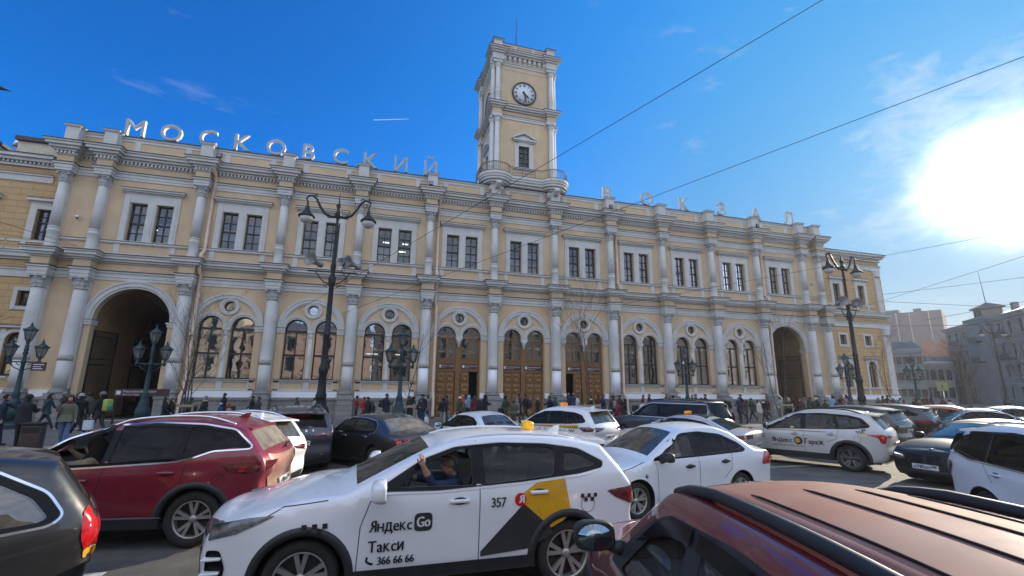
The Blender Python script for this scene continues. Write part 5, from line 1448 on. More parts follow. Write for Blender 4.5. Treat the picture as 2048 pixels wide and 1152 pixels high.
def round_loop(loop, r=.05, n=4):
    """round the corners of a closed polygon"""
    P = [np.array(p, float) for p in loop]; out = []
    m = len(P)
    for i in range(m):
        a, b, c = P[i - 1], P[i], P[(i + 1) % m]
        la, lc = np.hypot(*(a - b)), np.hypot(*(c - b))
        k_ = min(r, la * .45, lc * .45)
        s, e = b + (a - b) / la * k_, b + (c - b) / lc * k_
        for j in range(n + 1):
            t = j / n; out.append(tuple((1 - t) ** 2 * s + 2 * t * (1 - t) * b + t * t * e))
    return out

TWO_SIDED = {'cladding', 'window_frame', 'charcoal_film', 'yellow_film', 'chrome_strip', 'waist_stripe', 'panel_seams', 'wind_deflector', 'sill_trim', 'fuel_flap', 'green_film', 'white_film', 'round_badge', 'side_repeater', 'intake_blades', 'side_intake'}
class Car:
    def __init__(c, name, label, cat, loc, th, S, group=None):
        c.S = S; c.root = empty(name, (loc[0], loc[1], 0.006), th, label, cat, group)
        c.W2 = S['w'] / 2
        segs = [('front', smooth_pts(S['front'])), ('hood', smooth_pts(S['hood'])), ('screen', smooth_pts([S['hood'][-1], *S.get('scr_mid', []), S['roof'][0]], 8)),
                ('roof', smooth_pts(S['roof'])), ('rglass', smooth_pts([S['roof'][-1], *S.get('rg_mid', []), S['tail'][0]], 6)), ('tail', smooth_pts(S['tail']))]
        pts = []; c.rng = {}
        for nm, p in segs:
            st = len(pts) - 1 if pts else 0
            pts += p[1:] if pts else p
            c.rng[nm] = (st, len(pts) - 1)
        c.P = np.array(pts)
        cr = dict(front=.13, hood=.055, screen=.09, roof=.05, rglass=.08, tail=.09); cr.update(S.get('crown', {}))
        C = np.zeros(len(pts))
        for nm, (a, b) in c.rng.items(): C[a:b + 1] = cr[nm]
        for _ in range(4): C[1:-1] = (C[:-2] + 2 * C[1:-1] + C[2:]) / 4
        C[0] = C[1]; C[-1] = C[-2]
        c.C = C
        T = np.gradient(c.P, axis=0); T /= np.hypot(T[:, 0], T[:, 1])[:, None] + 1e-9
        for _ in range(2):
            T[1:-1] = (T[:-2] + 2 * T[1:-1] + T[2:]) / 4
        T /= np.hypot(T[:, 0], T[:, 1])[:, None]
        c.Nn = np.stack([T[:, 1], -T[:, 0]], 1)          # outward for a front-over-top-to-rear path
        if c.Nn[len(c.Nn) // 2, 1] < 0: c.Nn = -c.Nn
        c.xf = c.P[:, 0].max(); c.xr = c.P[:, 0].min(); c.zroof = c.P[:, 1].max()
        c.rr = S.get('round', .07)
        c.wid = c.side(c.P[:, 0], c.P[:, 1], raw=True) - c.rr
    def belt(c, x):
        b = c.S['belt']; xs = [p[0] for p in b][::-1]; zs = [p[1] for p in b][::-1]
        return np.interp(x, xs, zs)
    def dist(c, x, z):
        A = c.P[:-1]; B = c.P[1:]; Q = np.stack([np.atleast_1d(x), np.atleast_1d(z)], 1)
        d = B - A; L2 = (d ** 2).sum(1) + 1e-12
        t = np.clip(((Q[:, None, :] - A[None]) * d[None]).sum(2) / L2, 0, 1)
        R_ = Q[:, None, :] - (A[None] + t[..., None] * d[None])
        return np.sqrt((R_ ** 2).sum(2)).min(1)
    def side(c, x, z, raw=False):
        x = np.atleast_1d(np.asarray(x, float)); z = np.atleast_1d(np.asarray(z, float)); S = c.S
        zb = c.belt(x); zs = S['sill']
        u = np.clip((z - zs) / (zb - zs), 0, 1)
        us, ys = S.get('su', [0, .1, .3, .55, .78, .9, 1]), S.get('sy', [.925, .955, .972, .988, 1.0, .990, .965])
        lo = sum(np.interp(np.clip(u + d, 0, 1), us, ys) for d in (-.08, -.04, 0, .04, .08)) / 5
        # soften the kinks
        lo = lo + 0
        v = np.clip((z - zb) / (c.zroof - zb + 1e-6), 0, 1)
        y = np.where(z < zb, lo, .965 - (.965 - S.get('wr', .70)) * v ** 1.12)
        Lf, Lr = S.get('Lf', 1.0), S.get('Lr', 1.0)
        tf = np.clip((x - (c.xf - Lf)) / Lf, 0, 1); tr = np.clip(((c.xr + Lr) - x) / Lr, 0, 1)
        y = y * (1 - S.get('kf', .17) * tf ** 2.4) * (1 - S.get('kr', .12) * tr ** 2.4)
        y = y * c.W2
        for xw in (0, -S['wb']):
            fl = S.get('flare', .018)
            q = np.hypot(x - xw, z - S['rw'])
            y = y + fl * np.exp(-((q - S['rw'] * 1.12) / .13) ** 2) * (z < zb)
        if not raw:
            d = np.clip(c.dist(x, z), 0, c.rr)
            y = y - c.rr * (1 - np.sqrt(np.clip(1 - (1 - d / c.rr) ** 2, 0, 1)))
        return y
    # ---- the top skin: front, bonnet, screen, roof, rear
    def top(c, i, s, off=0.0):
        k_ = c.C[i] * (1 - s * s) + off
        return (c.P[i, 0] + c.Nn[i, 0] * k_, s * c.wid[i], c.P[i, 1] + c.Nn[i, 1] * k_)
    def onskin(c, seg, val, y, off=0.0, key='z'):
        a = c.rng[seg[0]][0]; b = c.rng[seg[-1]][1]; I = np.arange(a, b + 1)
        s = np.clip(y / c.wid[I], -1, 1); k_ = c.C[I] * (1 - s * s) + off
        X = c.P[I, 0] + c.Nn[I, 0] * k_; Z = c.P[I, 1] + c.Nn[I, 1] * k_
        K = Z if key == 'z' else X
        o = np.argsort(K)
        yw = float(np.interp(val, K[o], c.wid[I][o])) + max(off, 0)
        return (float(np.interp(val, K[o], X[o])), max(-yw, min(yw, y)), float(np.interp(val, K[o], Z[o])))
    def L(c, v): return (v[0] + c.S['wb'] / 2, v[1], v[2])
    def obj(c, mb, name, m, parent=None, fix=True):
        ys = [sum(mb.v[i][1] for i in f) / len(f) for f in mb.f]
        mb.v = [c.L(v) for v in mb.v]
        if name in TWO_SIDED and any(y > .2 for y in ys) and any(y < -.2 for y in ys):
            for sgn in (1, -1):          # one part for each flank of the car
                h = MB(); use = [k for k, y in enumerate(ys) if y * sgn > 0]; mp = {}
                for k in use:
                    for i in mb.f[k]:
                        if i not in mp: mp[i] = len(h.v); h.v.append(mb.v[i])
                    h.f.append(tuple(mp[i] for i in mb.f[k])); h.m.append(mb.m[k]); h.sm.append(mb.sm[k])
                o = h.build(name, m, parent or c.root, fix)
            return o
        return mb.build(name, m, parent or c.root, fix)
    def side_region(c, outer, holes=(), off=.004, g=.09, sides=(1, -1), mb=None, mi=0):
        mb = mb or MB(); o = np.array(outer)
        xs = np.arange(o[:, 0].min() + g / 2, o[:, 0].max(), g); zs = np.arange(o[:, 1].min() + g / 2, o[:, 1].max(), g)
        G = np.array([(x, z) for x in xs for z in zs])
        if len(G):
            ok = inpoly(G, outer)
            for h in holes: ok &= ~inpoly(G, h)
            G = G[ok]
        V, F = cdt_region(outer, holes, G)
        Y = c.side(V[:, 0], V[:, 1]) + off
        for s in sides:
            mb.add([(V[i, 0], s * Y[i], V[i, 1]) for i in range(len(V))], F if s < 0 else [f[::-1] for f in F], mi, True)
        return mb
    def skin_region(c, seg, outer, off=.005, g=.08, mb=None, mi=0, key='z'):
        """outer given as (y, z) on the nose or tail, or (y, x) on bonnet and roof"""
        mb = mb or MB(); o = np.array(outer)
        xs = np.arange(o[:, 0].min() + g / 2, o[:, 0].max(), g); zs = np.arange(o[:, 1].min() + g / 2, o[:, 1].max(), g)
        G = np.array([(x, z) for x in xs for z in zs])
        if len(G): G = G[inpoly(G, outer)]
        V, F = cdt_region(outer, (), G)
        mb.add([c.onskin(seg, v[1], v[0], off, key) for v in V], F, mi, True)
        return mb
    def line(c, pts, wd=.006, off=.0025, mb=None, sides=(1, -1), mi=0):
        mb = mb or MB(); P = []
        for a, b in zip(pts[:-1], pts[1:]):
            a, b = np.array(a, float), np.array(b, float); n = max(1, int(np.hypot(*(b - a)) / .06))
            P += [a + (b - a) * i / n for i in range(n)]
        P.append(np.array(pts[-1], float)); P = np.array(P)
        T = np.gradient(P, axis=0); T /= np.hypot(T[:, 0], T[:, 1])[:, None] + 1e-9
        Nn = np.stack([-T[:, 1], T[:, 0]], 1) * wd / 2
        A, B = P + Nn, P - Nn
        ya, yb = c.side(A[:, 0], A[:, 1]) + off, c.side(B[:, 0], B[:, 1]) + off
        n = len(P)
        for s in sides:
            mb.add([(A[i, 0], s * ya[i], A[i, 1]) for i in range(n)] + [(B[i, 0], s * yb[i], B[i, 1]) for i in range(n)], [(i, i + 1, n + i + 1, n + i) for i in range(n - 1)], mi, True)
        return mb
    def text(c, body, x0, z0, size, m, name='lettering', bold=.0, sx=1.0, side=1, off=.011, parent=None, extra=None):
        vs, fs = textmesh(body, size, align='LEFT', bold=bold)
        mb = MB()
        if vs:
            X = np.array([x0 - side * v[0] * sx for v in vs]); Z = np.array([z0 + v[1] for v in vs])
            Y = c.side(X, Z) + off + np.array([v[2] for v in vs])
            mb.add([(X[i], side * Y[i], Z[i]) for i in range(len(vs))], fs)
        return c.obj(mb, name, m, parent, fix=False)
    def build(c):
        S = c.S; R_ = c.root; wb, rw, zs = S['wb'], S['rw'], S['sill']
        Ra = S.get('Ra', rw + .055)
        pm = S['paint']
        # ---- side skin outline with wheel arches
        bot = []
        P = c.P
        x = P[-1, 0]
        dx = sqrt(max(.01, Ra ** 2 - (rw - zs) ** 2)); a0 = math.asin((zs - rw) / Ra)
        for xw in (-wb, 0):
            bot += [(xw - dx * 0 + Ra * cos(a), rw + Ra * sin(a)) for a in np.linspace(pi - a0, a0, 18)]
        prof = [tuple(p) for p in P]
        outer = prof + [(x, z) for x, z in bot]
        panes = [round_loop(p, .035, 3) for p in S['panes']]
        gs = S.get('grid', .075)
        pts = []
        xs = np.arange(c.xr + gs / 2, c.xf, gs); zz = np.arange(zs + gs / 2, c.zroof, gs)
        G = np.array([(x, z) for x in xs for z in zz])
        # rings just inside the outline carry the rounded edge
        for f in (.02, .1, .28, .6, 1.0):
            I = np.arange(0, len(P), 1 if f < .9 else 2)
            Q = P[I] - c.Nn[I] * c.rr * f
            ok = (c.dist(Q[:, 0], Q[:, 1]) > c.rr * f * .93) & inpoly(Q, outer)
            pts += [tuple(q) for q in Q[ok]]
        ok = inpoly(G, outer) & (c.dist(G[:, 0], G[:, 1]) > c.rr * 1.25)
        for xw in (0, -wb): ok &= np.hypot(G[:, 0] - xw, G[:, 1] - rw) > Ra + .02
        pp = np.array(pts)
        for h in panes:
            ok &= ~inpoly(G, offset_loop(h, .02))
            k2 = ~inpoly(pp, offset_loop(h, .012)); pp = pp[k2]
        pts = [tuple(q) for q in pp] + [tuple(q) for q in G[ok]]
        V, F = cdt_region(outer, panes, pts)
        Y = c.side(V[:, 0], V[:, 1])
        b = MB()
        for s in (1, -1): b.add([(V[i, 0], s * Y[i], V[i, 1]) for i in range(len(V))], F if s < 0 else [f[::-1] for f in F], 0, True)
        # ---- top skin
        ss = [-1, -.985, -.95, -.9, -.75, -.55, -.3, 0, .3, .55, .75, .9, .95, .985, 1]
        g = MB(); rg = MB()
        n = len(P); k_ = len(ss)
        vs = [c.top(i, s) for i in range(n) for s in ss]
        fb = []; fg = []; fr = []
        sg = S.get('sglass', .9); rgs = S.get('rgs', .9)
        a1, b1 = c.rng['screen']; a2, b2 = c.rng['rglass']
        rm = S.get('roofmat'); fro = []
        for i in range(n - 1):
            for j in range(k_ - 1):
                f = (i * k_ + j, i * k_ + j + 1, (i + 1) * k_ + j + 1, (i + 1) * k_ + j)
                ms = max(abs(ss[j]), abs(ss[j + 1]))
                if a1 < i < b1 - (0 if S.get('scr_top') else 0) and ms <= sg + .001: fg.append(f)
                elif a2 <= i < b2 and i >= a2 + S.get('rg_skip', 0) and ms <= rgs + .001: fr.append(f)
                else: fb.append(f); 
        o0 = len(b.v)
        b.add(vs, fb, 0, True)
        body = None
        bm_v = b
        bo = c.obj(b, 'body', [pm], fix=False)
        bm = bmesh.new(); bm.from_mesh(bo.data); bmesh.ops.remove_doubles(bm, verts=bm.verts[:], dist=.0015)
        loose = [v for v in bm.verts if not v.link_faces]
        bmesh.ops.delete(bm, geom=loose, context='VERTS')
        bmesh.ops.recalc_face_normals(bm, faces=bm.faces[:]); bm.to_mesh(bo.data); bm.free()
        for fl, nm, gm in ((fg, 'windscreen', S.get('g_screen', G_SCREEN)), (fr, 'rear_window', S.get('g_rear', G_DARK))):
            if not fl: continue
            used = sorted({i for f in fl for i in f}); mp = {u: i for i, u in enumerate(used)}
            q = MB(); q.add([c.top(u // k_, ss[u % k_], -.006) for u in used], [tuple(mp[i] for i in f) for f in fl], 0, True)
            c.obj(q, nm, gm)
        # ---- glasshouse trim and panes
        if S.get('dlo'):
            dl = round_loop(S['dlo'], S.get('dlo_r', .06), 4)
            c.obj(c.side_region(dl, panes, .0035, .12), 'window_frame', S.get('dlo_mat', M_GLOSSB))
            if S.get('chrome'):
                ol = offset_loop(dl, .016)
                if S['chrome'] == 'full': c.obj(c.line(ol + [ol[0]], .020, .006), 'chrome_strip', S.get('chrome_mat', M_CHROME))
                else:
                    zb = [p for p in ol]
                    c.obj(c.line(S['chrome'], .020, .007), 'chrome_strip', S.get('chrome_mat', M_CHROME))
        gms = S.get('g_side', G_MID)
        for i, h in enumerate(panes):
            gm = gms[i] if isinstance(gms, list) else gms
            for s in (1, -1):
                if (i, s) in S.get('open', ()): continue
                c.obj(c.side_region(h, (), -.008, .12, (s,)), 'side_window', gm)
        # ---- seams, handles
        if S.get('seams'):
            q = MB()
            for ln in S['seams']: c.line(ln, .008, .0025, q)
            c.obj(q, 'panel_seams', M_SEAM)
        for hx, hz in S.get('handles', ()):
            for s in (1, -1):
                y = float(c.side([hx], [hz])[0]); q = MB()
                q.bbox(hx - .105, hx + .105, min(s * (y - .02), s * (y + .03)), max(s * (y - .02), s * (y + .03)), hz - .019, hz + .019, .014)
                q.lathe([(0, s * (y + .004)), (.085, s * (y + .003))], (hx, 0, hz), 16, 1, axis='y')
                for k2 in range(len(q.v) - 32, len(q.v)):
                    v = q.v[k2]; q.v[k2] = (v[0], v[1], hz + (v[2] - hz) * .45)
                c.obj(q, 'door_handle', [S.get('handle_mat', pm), M_PLAST])
        # ---- cladding round the arches and along the sill
        if S.get('clad', True):
            q = MB(); cw = S.get('cladw', .075)
            for xw in (-wb, 0):
                a_ = np.linspace(pi - a0 + .02, a0 - .02, 26)
                lo = [(xw + (Ra - .004) * cos(a), rw + (Ra - .004) * sin(a)) for a in a_]; up = [(xw + (Ra + cw) * cos(a), max(zs + .002, rw + (Ra + cw) * sin(a))) for a in a_]
                for s in (1, -1):
                    yl = c.side([p[0] for p in lo], [p[1] for p in lo]) + .014; yu = c.side([p[0] for p in up], [p[1] for p in up]) + .006
                    n2 = len(lo)
                    q.add([(lo[i][0], s * (yl[i] - .05), lo[i][1]) for i in range(n2)] + [(lo[i][0], s * yl[i], lo[i][1]) for i in range(n2)] + [(up[i][0], s * yu[i], up[i][1]) for i in range(n2)] + [(up[i][0], s * (yu[i] - .02), up[i][1]) for i in range(n2)],
                          [(r * n2 + i, r * n2 + i + 1, (r + 1) * n2 + i + 1, (r + 1) * n2 + i) for r in range(3) for i in range(n2 - 1)], 0, True)
            sh = S.get('sillh', .13)
            c.side_region([(-dx - cw * .6, zs + .004), (-dx - cw * .6, zs + sh), (-wb + dx + cw * .6, zs + sh), (-wb + dx + cw * .6, zs + .004)], (), .010, .15, mb=q)
            c.obj(q, 'cladding', M_PLAST)
        # ---- floor, wheel tubs and cabin
        q = MB()
        q.box(c.xr + .25, c.xf - .25, -c.W2 + .12, c.W2 - .12, zs - .03, zs + .04)
        for xw in (-wb, 0):
            for s in (1, -1):
                y1 = s * (c.W2 - .02); y0 = s * (c.W2 - .36)
                q.add([(xw + Ra * cos(a), y, rw + Ra * sin(a)) for y in (y0, y1) for a in np.linspace(pi - a0, a0, 16)] + [(xw, y0, rw)], [(i, i + 1, 17 + i, 16 + i) for i in range(15)] + [(i, i + 1, 32) for i in range(15)])
        c.obj(q, 'underbody', M_PLAST)
        if S.get('cabin', True):
            cm = S.get('cabmat', M_CABIN)
            xc = S['hood'][-1][0]; xR = S['roof'][-1][0]; zb = float(c.belt(-1.2)); W_ = c.W2
            q = MB(); q.bbox(xc - .55, xc + .05, -W_ * .78, W_ * .78, zb - .35, zb - .03, .06)
            q.bbox(xc - .75, xc - .5, -.16, .16, .4, zb - .25, .05)
            c.obj(q, 'dashboard', cm)
            seats = [(xc - 1.28, .36), (xc - 1.28, -.36)]
            for sx_, sy_ in seats:
                q = MB(); q.bbox(sx_ - .25, sx_ + .28, sy_ - .25, sy_ + .25, .45, zb - .42, .07)
                q.bbox(-.07, .07, sy_ - .24, sy_ + .24, 0, .62, .05); m0 = len(q.v)
                q.bbox(-.05, .05, sy_ - .13, sy_ + .13, .68, .86, .04)
                zt = zb - .52; n3 = 0
                for k2 in range(len(q.v)):
                    v = q.v[k2]
                    if k2 >= 0 and v[0] > -.1 and v[0] < .1 and abs(sx_) > .4: q.v[k2] = (sx_ - .28 + v[0] - .28 * v[2], v[1], zt + v[2])
                c.obj(q, 'seat', cm)
            q = MB(); q.bbox(sx_ - 1.15, sx_ - .65, -W_ * .72, W_ * .72, .45, zb - .4, .07); q.bbox(sx_ - 1.32, sx_ - 1.16, -W_ * .72, W_ * .72, zb - .5, zb + .08, .06)
            for yy in (-.38, 0, .38): q.bbox(sx_ - 1.34, sx_ - 1.24, yy - .13, yy + .13, zb + .12, zb + .27, .04)
            c.obj(q, 'rear_bench', cm)
            q = MB(); ctr = Vector((xc - .62, .36, zb - .07)); tl = .45
            ring = [ctr + Vector((sin(tl) * .18 * sin(a) * -1, .18 * cos(a), .18 * sin(a) * cos(tl))) for a in [i * pi / 10 for i in range(20)]]
            q.tube(ring, .016, 6, closed=True); q.tube([ctr, ctr + Vector((.3, 0, -.1))], .03, 6); q.tube([ring[0], ctr, ring[10]], .014, 5)
            c.obj(q, 'steering_wheel', M_PLAST)
        # ---- wheels
        tw = S.get('tw', .225)
        for xw in (0, -wb):
            for s in (1, -1):
                wc = empty('wheel', (0, 0, 0)); wc.parent = R_
                yo = s * (c.W2 - S.get('inset', .035)); yi = yo - s * tw
                cn = (xw, 0, rw); ri = rw * S.get('rimr', .68)
                q = MB(); ym = (yo + yi) / 2
                q.lathe([(ri, yi), (rw * .93, yi + s * .005), (rw * .985, yi + s * .03), (rw, ym), (rw * .985, yo - s * .03), (rw * .93, yo - s * .004), (rw * .82, yo + s * .004), (ri * 1.02, yo - s * .004), (ri, yo - s * .02)], cn, 36, axis='y', caps=False)
                c.obj(q, 'tyre', M_TYRE, wc)
                q = MB(); yf = yo - s * .012
                q.lathe([(ri * 1.01, yo - s * .008), (ri * .95, yo - s * .004), (ri * .92, yo - s * .03), (ri * .90, yi + s * .03), (ri * .4, yi + s * .03)], cn, 36, 0, axis='y', caps=False)
                q.lathe([(ri * .9, yo - s * .10), (.001, yo - s * .10)], cn, 24, 1, axis='y', caps=False)
                ns = S.get('spokes', 5); dbl = S.get('dbl', True)
                for k2 in range(ns):
                    for d in ((-.13, .13) if dbl else (0,)):
                        a = k2 * 2 * pi / ns + .3; A = a + d * .55; B = a + d * (1.55 if dbl else 1)
                        hw0, hw1 = (.017, .023) if dbl else (.03, .05)
                        e0 = Vector((cos(A), sin(A))) * ri * .18; e1 = Vector((cos(B), sin(B))) * ri * .93
                        t_ = (e1 - e0).normalized(); nn = Vector((-t_.y, t_.x))
                        qd = [e0 - nn * hw0, e0 + nn * hw0, e1 + nn * hw1, e1 - nn * hw1]
                        vs_ = [(xw + p.x, yf - s * (.03 if i < 2 else .004), rw + p.y) for i, p in enumerate(qd)] + [(xw + p.x, yf - s * .06, rw + p.y) for p in qd]
                        q.add(vs_, [(0, 1, 2, 3), (0, 4, 5, 1), (1, 5, 6, 2), (2, 6, 7, 3), (3, 7, 4, 0)], 0)
                q.lathe([(0, yf - s * .01), (ri * .14, yf - s * .012), (ri * .22, yf - s * .03), (ri * .22, yf - s * .07)], cn, 16, 0, axis='y')
                c.obj(q, 'rim', [S.get('rimmat', M_RIM), M_PLAST], wc)
        # ---- mirrors
        if S.get('mirror'):
            mx, mz = S['mirror']; ms = S.get('mirs', 1.0)
            for s in (1, -1):
                y = float(c.side([mx - .1], [mz - .08])[0])
                q = MB(); bm = bmesh.new(); bmesh.ops.create_uvsphere(bm, u_segments=20, v_segments=12, radius=1)
                for v in bm.verts:
                    p = v.co; f = lambda t, e: math.copysign(abs(t) ** e, t)
                    v.co = Vector((f(p.x, .75) * .085 * ms, f(p.y, .6) * .125 * ms, f(p.z, .65) * .082 * ms))
                    if v.co.x < -.03 * ms: v.co.x = -.03 * ms
                q.frombm(bm, 0, True, Matrix.Translation((mx, s * (y + .17 * ms), mz)))
                q.tube([(mx + .02, s * (y - .03), mz - .09), (mx + .01, s * (y + .08), mz - .06)], [.05, .035], 8, 1)
                mo = c.obj(q, 'wing_mirror', [S.get('mirmat', pm), M_PLAST])
                q = MB(); q.lathe([(0, mx - .031 * ms - .002), (.07 * ms, mx - .031 * ms - .0015)], (0, s * (y + .17 * ms), mz), 20, axis='x')
                q.v = [(v[0], s * (y + .17 * ms) + (v[1] - s * (y + .17 * ms)) * 1.45, v[2]) for v in q.v]
                c.obj(q, 'mirror_glass', M_MIRR, mo)
        # ---- lamps and plates
        for side_poly, rear_poly, m in S.get('taillamps', ()):
            for s in (1, -1):
                q = MB()
                if side_poly: c.side_region(round_loop(side_poly, .02, 2), (), .009, .05, (s,), q)
                if rear_poly: c.skin_region(('rglass', 'tail'), round_loop([(s * y, z) for y, z in rear_poly], .02, 2), .009, .05, q)
                c.obj(q, 'tail_lamp', m)
        for side_poly, front_poly, m in S.get('headlamps', ()):
            for s in (1, -1):
                q = MB()
                if side_poly: c.side_region(round_loop(side_poly, .02, 2), (), .009, .05, (s,), q)
                if front_poly: c.skin_region(('front', 'hood'), round_loop([(s * y, z) for y, z in front_poly], .02, 2), .009, .05, q)
                c.obj(q, 'headlamp', m)
        for name, seg, poly, m, off in S.get('skins', ()):
            key = 'x' if seg[0] in ('hood', 'roof') and len(seg) == 1 else 'z'
            c.obj(c.skin_region(seg, poly, off, .08, key=key), name, m)
        if S.get('rails'):
            xa, xb, sv, hh, rr_ = S['rails']
            for s in (1, -1):
                pts_ = []
                for i in range(15):
                    t = i / 14; xx = lerp(xa, xb, t); w_ = float(np.interp(-xx, -c.P[c.rng['roof'][0]:c.rng['roof'][1] + 1, 0], c.wid[c.rng['roof'][0]:c.rng['roof'][1] + 1]))
                    p = c.onskin(('screen', 'roof', 'rglass'), xx, s * w_ * sv, 0, 'x'); lift = hh * min(1, 5 * t, 5 * (1 - t)) 
                    pts_.append((p[0], p[1], p[2] + lift))
                q = MB(); q.tube(pts_, rr_, 8); c.obj(q, 'roof_rail', S.get('railmat', M_CHROME))
        if S.get('fin'):
            fx, fm = S['fin']; z = c.onskin(('roof',), fx, 0, 0, 'x')[2]
            q = MB(); q.prism([(fx + .12, z - .01), (fx - .08, z - .01), (fx - .1, z + .075), (fx - .04, z + .07)], -.022, .022); c.obj(q, 'antenna_fin', fm)
        if S.get('rear_plate'):
            body, pz, sc_ = S['rear_plate']; c.plate(body, pz, ('rglass', 'tail'), -1, sc_)
        if S.get('front_plate'):
            body, pz, sc_ = S['front_plate']; c.plate(body, pz, ('front', 'hood'), 1, sc_)
        if S.get('wiper'):
            z0, z1 = S['wiper']; q = MB()
            q.tube([c.onskin(('rglass', 'tail'), z0, .05, .03), c.onskin(('rglass', 'tail'), z1, -.28, .025)], [.016, .008], 6); c.obj(q, 'rear_wiper', M_PLAST)
        if S.get('spoiler'):
            sx0, sx1, zz0, zz1, hw_ = S['spoiler']; q = MB()
            n_ = 12
            vs_ = []
            for i in range(n_ + 1):
                y = lerp(-hw_, hw_, i / n_); cr_ = .03 * (1 - (y / hw_) ** 2)
                vs_ += [(sx0, y, zz0 + cr_), (sx1 - .05 * (1 - (y / hw_) ** 2), y, zz1 + cr_), (sx1 - .05 * (1 - (y / hw_) ** 2), y, zz1 - .035 + cr_), (sx0, y, zz0 - .06 + cr_)]
            q.add(vs_, [(4 * i + a, 4 * i + (a + 1) % 4, 4 * i + 4 + (a + 1) % 4, 4 * i + 4 + a) for i in range(n_) for a in range(4)] + [(0, 1, 2, 3), (4 * n_ + 3, 4 * n_ + 2, 4 * n_ + 1, 4 * n_)])
            c.obj(q, 'spoiler', S.get('spmat', pm))
        return c
    def plate(c, body, pz, seg, dirn, sc_=1.0):
        w_, h_ = .26 * sc_, .056 * sc_
        a = np.array(c.onskin(seg, pz - h_, 0, .012)); b = np.array(c.onskin(seg, pz + h_, 0, .012))
        up = (b - a) / np.linalg.norm(b - a); ctr = (a + b) / 2 + np.array((dirn * .012, 0, 0)); rt = np.array((0, -1.0 if dirn < 0 else 1.0, 0))
        nn = np.cross(rt, up)
        if nn[0] * dirn < 0: nn = -nn
        q = MB()
        co = lambda u, v, o=0.0: tuple(ctr + rt * u + up * v + nn * o)
        q.add([co(-w_, -h_), co(w_, -h_), co(w_, h_), co(-w_, h_), co(-w_, -h_, -.02), co(w_, -h_, -.02), co(w_, h_, -.02), co(-w_, h_, -.02)], [(0, 1, 2, 3), (0, 4, 5, 1), (1, 5, 6, 2), (2, 6, 7, 3), (3, 7, 4, 0)])
        po = c.obj(q, 'number_plate', M_PLATE)
        t = MB(); x_ = -w_ * .92
        if body:
            big, reg = body
            vs, fs = textmesh(big, .085 * sc_ * 1.25, align='LEFT', bold=.003); wd_ = max(v[0] for v in vs); k_ = w_ * 1.36 / wd_
            t.add([co(x_ + v[0] * k_, -h_ * .62 + v[1], .003 + v[2]) for v in vs], fs)
            vs, fs = textmesh(reg, .062 * sc_ * 1.2, align='LEFT', bold=.003); wd_ = max(v[0] for v in vs); k_ = w_ * .38 / wd_
            t.add([co(w_ * .52 + v[0] * k_, -h_ * .15 + v[1], .003 + v[2]) for v in vs], fs)
            t.add([co(w_ * .47, -h_ * .9, .003), co(w_ * .485, -h_ * .9, .003), co(w_ * .485, h_ * .9, .003), co(w_ * .47, h_ * .9, .003)], [(0, 1, 2, 3)])
            c.obj(t, 'lettering', M_BLACK, po, fix=False)
    def roof_lamp(c, x, m, body, w=.17, h=.11, y=0.0, tm=None):
        z = c.onskin(('roof',), x, 0, 0, 'x')[2]
        q = MB(); q.bbox(x - .06, x + .06, y - w, y + w, z + .0, z + h, .035)
        q.v = [(v[0], v[1], v[2]) for v in q.v]
        o = c.obj(q, 'taxi_lamp', m)
        t = MB()
        for sgn in (1, -1):
            vs, fs = textmesh(body, h * .62, bold=.006)
            t.add([(x + sgn * (.062 + v[2]), sgn * v[0] * .9, z + h * .27 + v[1]) for v in vs], fs)
        vs, fs = textmesh(body[:4], h * .5, bold=.006)
        c.obj(t, 'lettering', tm or M_BLACK, o, fix=False)

def checker(c, x0, z0, s, cols=5, side=1, slant=.25, name='checker_band'):
    q = MB()
    for i in range(cols):
        for j in range(2):
            if (i + j) % 2: continue
            xx = x0 - side * i * s; zz = z0 - j * s
            V = [(xx, zz), (xx - side * s, zz), (xx - side * s, zz - s), (xx, zz - s)]
            Y = c.side([v[0] for v in V], [v[1] for v in V]) + .010
            q.add([(v[0], side * y, v[1]) for v, y in zip(V, Y)], [(0, 1, 2, 3)])
    return c.obj(q, name, M_BLACK, fix=False)
def front_at(x, y, th, wb): return (x - cos(th) * wb / 2, y - sin(th) * wb / 2)
def suv_spec(L=4.5, W=1.86, H=1.66, wb=2.72, fo=.9, rw=.355, belt=(1.02, 1.14), hood=(.90, 1.08), cowl=-.42, scr=1.5, rake=.8, tailz=1.10, spoil=.14, paint=None, drop=.10, **k):
    """x runs forward from the front axle"""
    re = fo - L
    ra = re + .42
    xs = cowl - rake
    S = dict(w=W, wb=wb, rw=rw, sill=.27, paint=paint,
        front=[(fo - .12, .25), (fo - .03, .36), (fo, .56), (fo - .03, .76), (fo - .12, hood[0])],
        hood=[(fo - .12, hood[0]), (fo - .38, hood[0] + .075), (.05, hood[1] - .035), (cowl, hood[1])],
        roof=[(xs, H - .12), (xs - .25, H - .045), (xs - .65, H - .004), (xs - 1.1, H), (lerp(xs - 1.1, ra, .55), H - .035), (ra, H - drop - .01), (ra - .02 - spoil * .3, H - drop - .035)],
        tail=[(re + .10, tailz), (re + .03, tailz - .10), (re, tailz - .25), (re + .05, tailz - .42), (re + .02, .55), (re + .08, .38), (re + .22, .28)],
        belt=[(fo, belt[0] - .05), (cowl, belt[0]), (re, belt[1])], wr=.70)
    S.update(k); return S

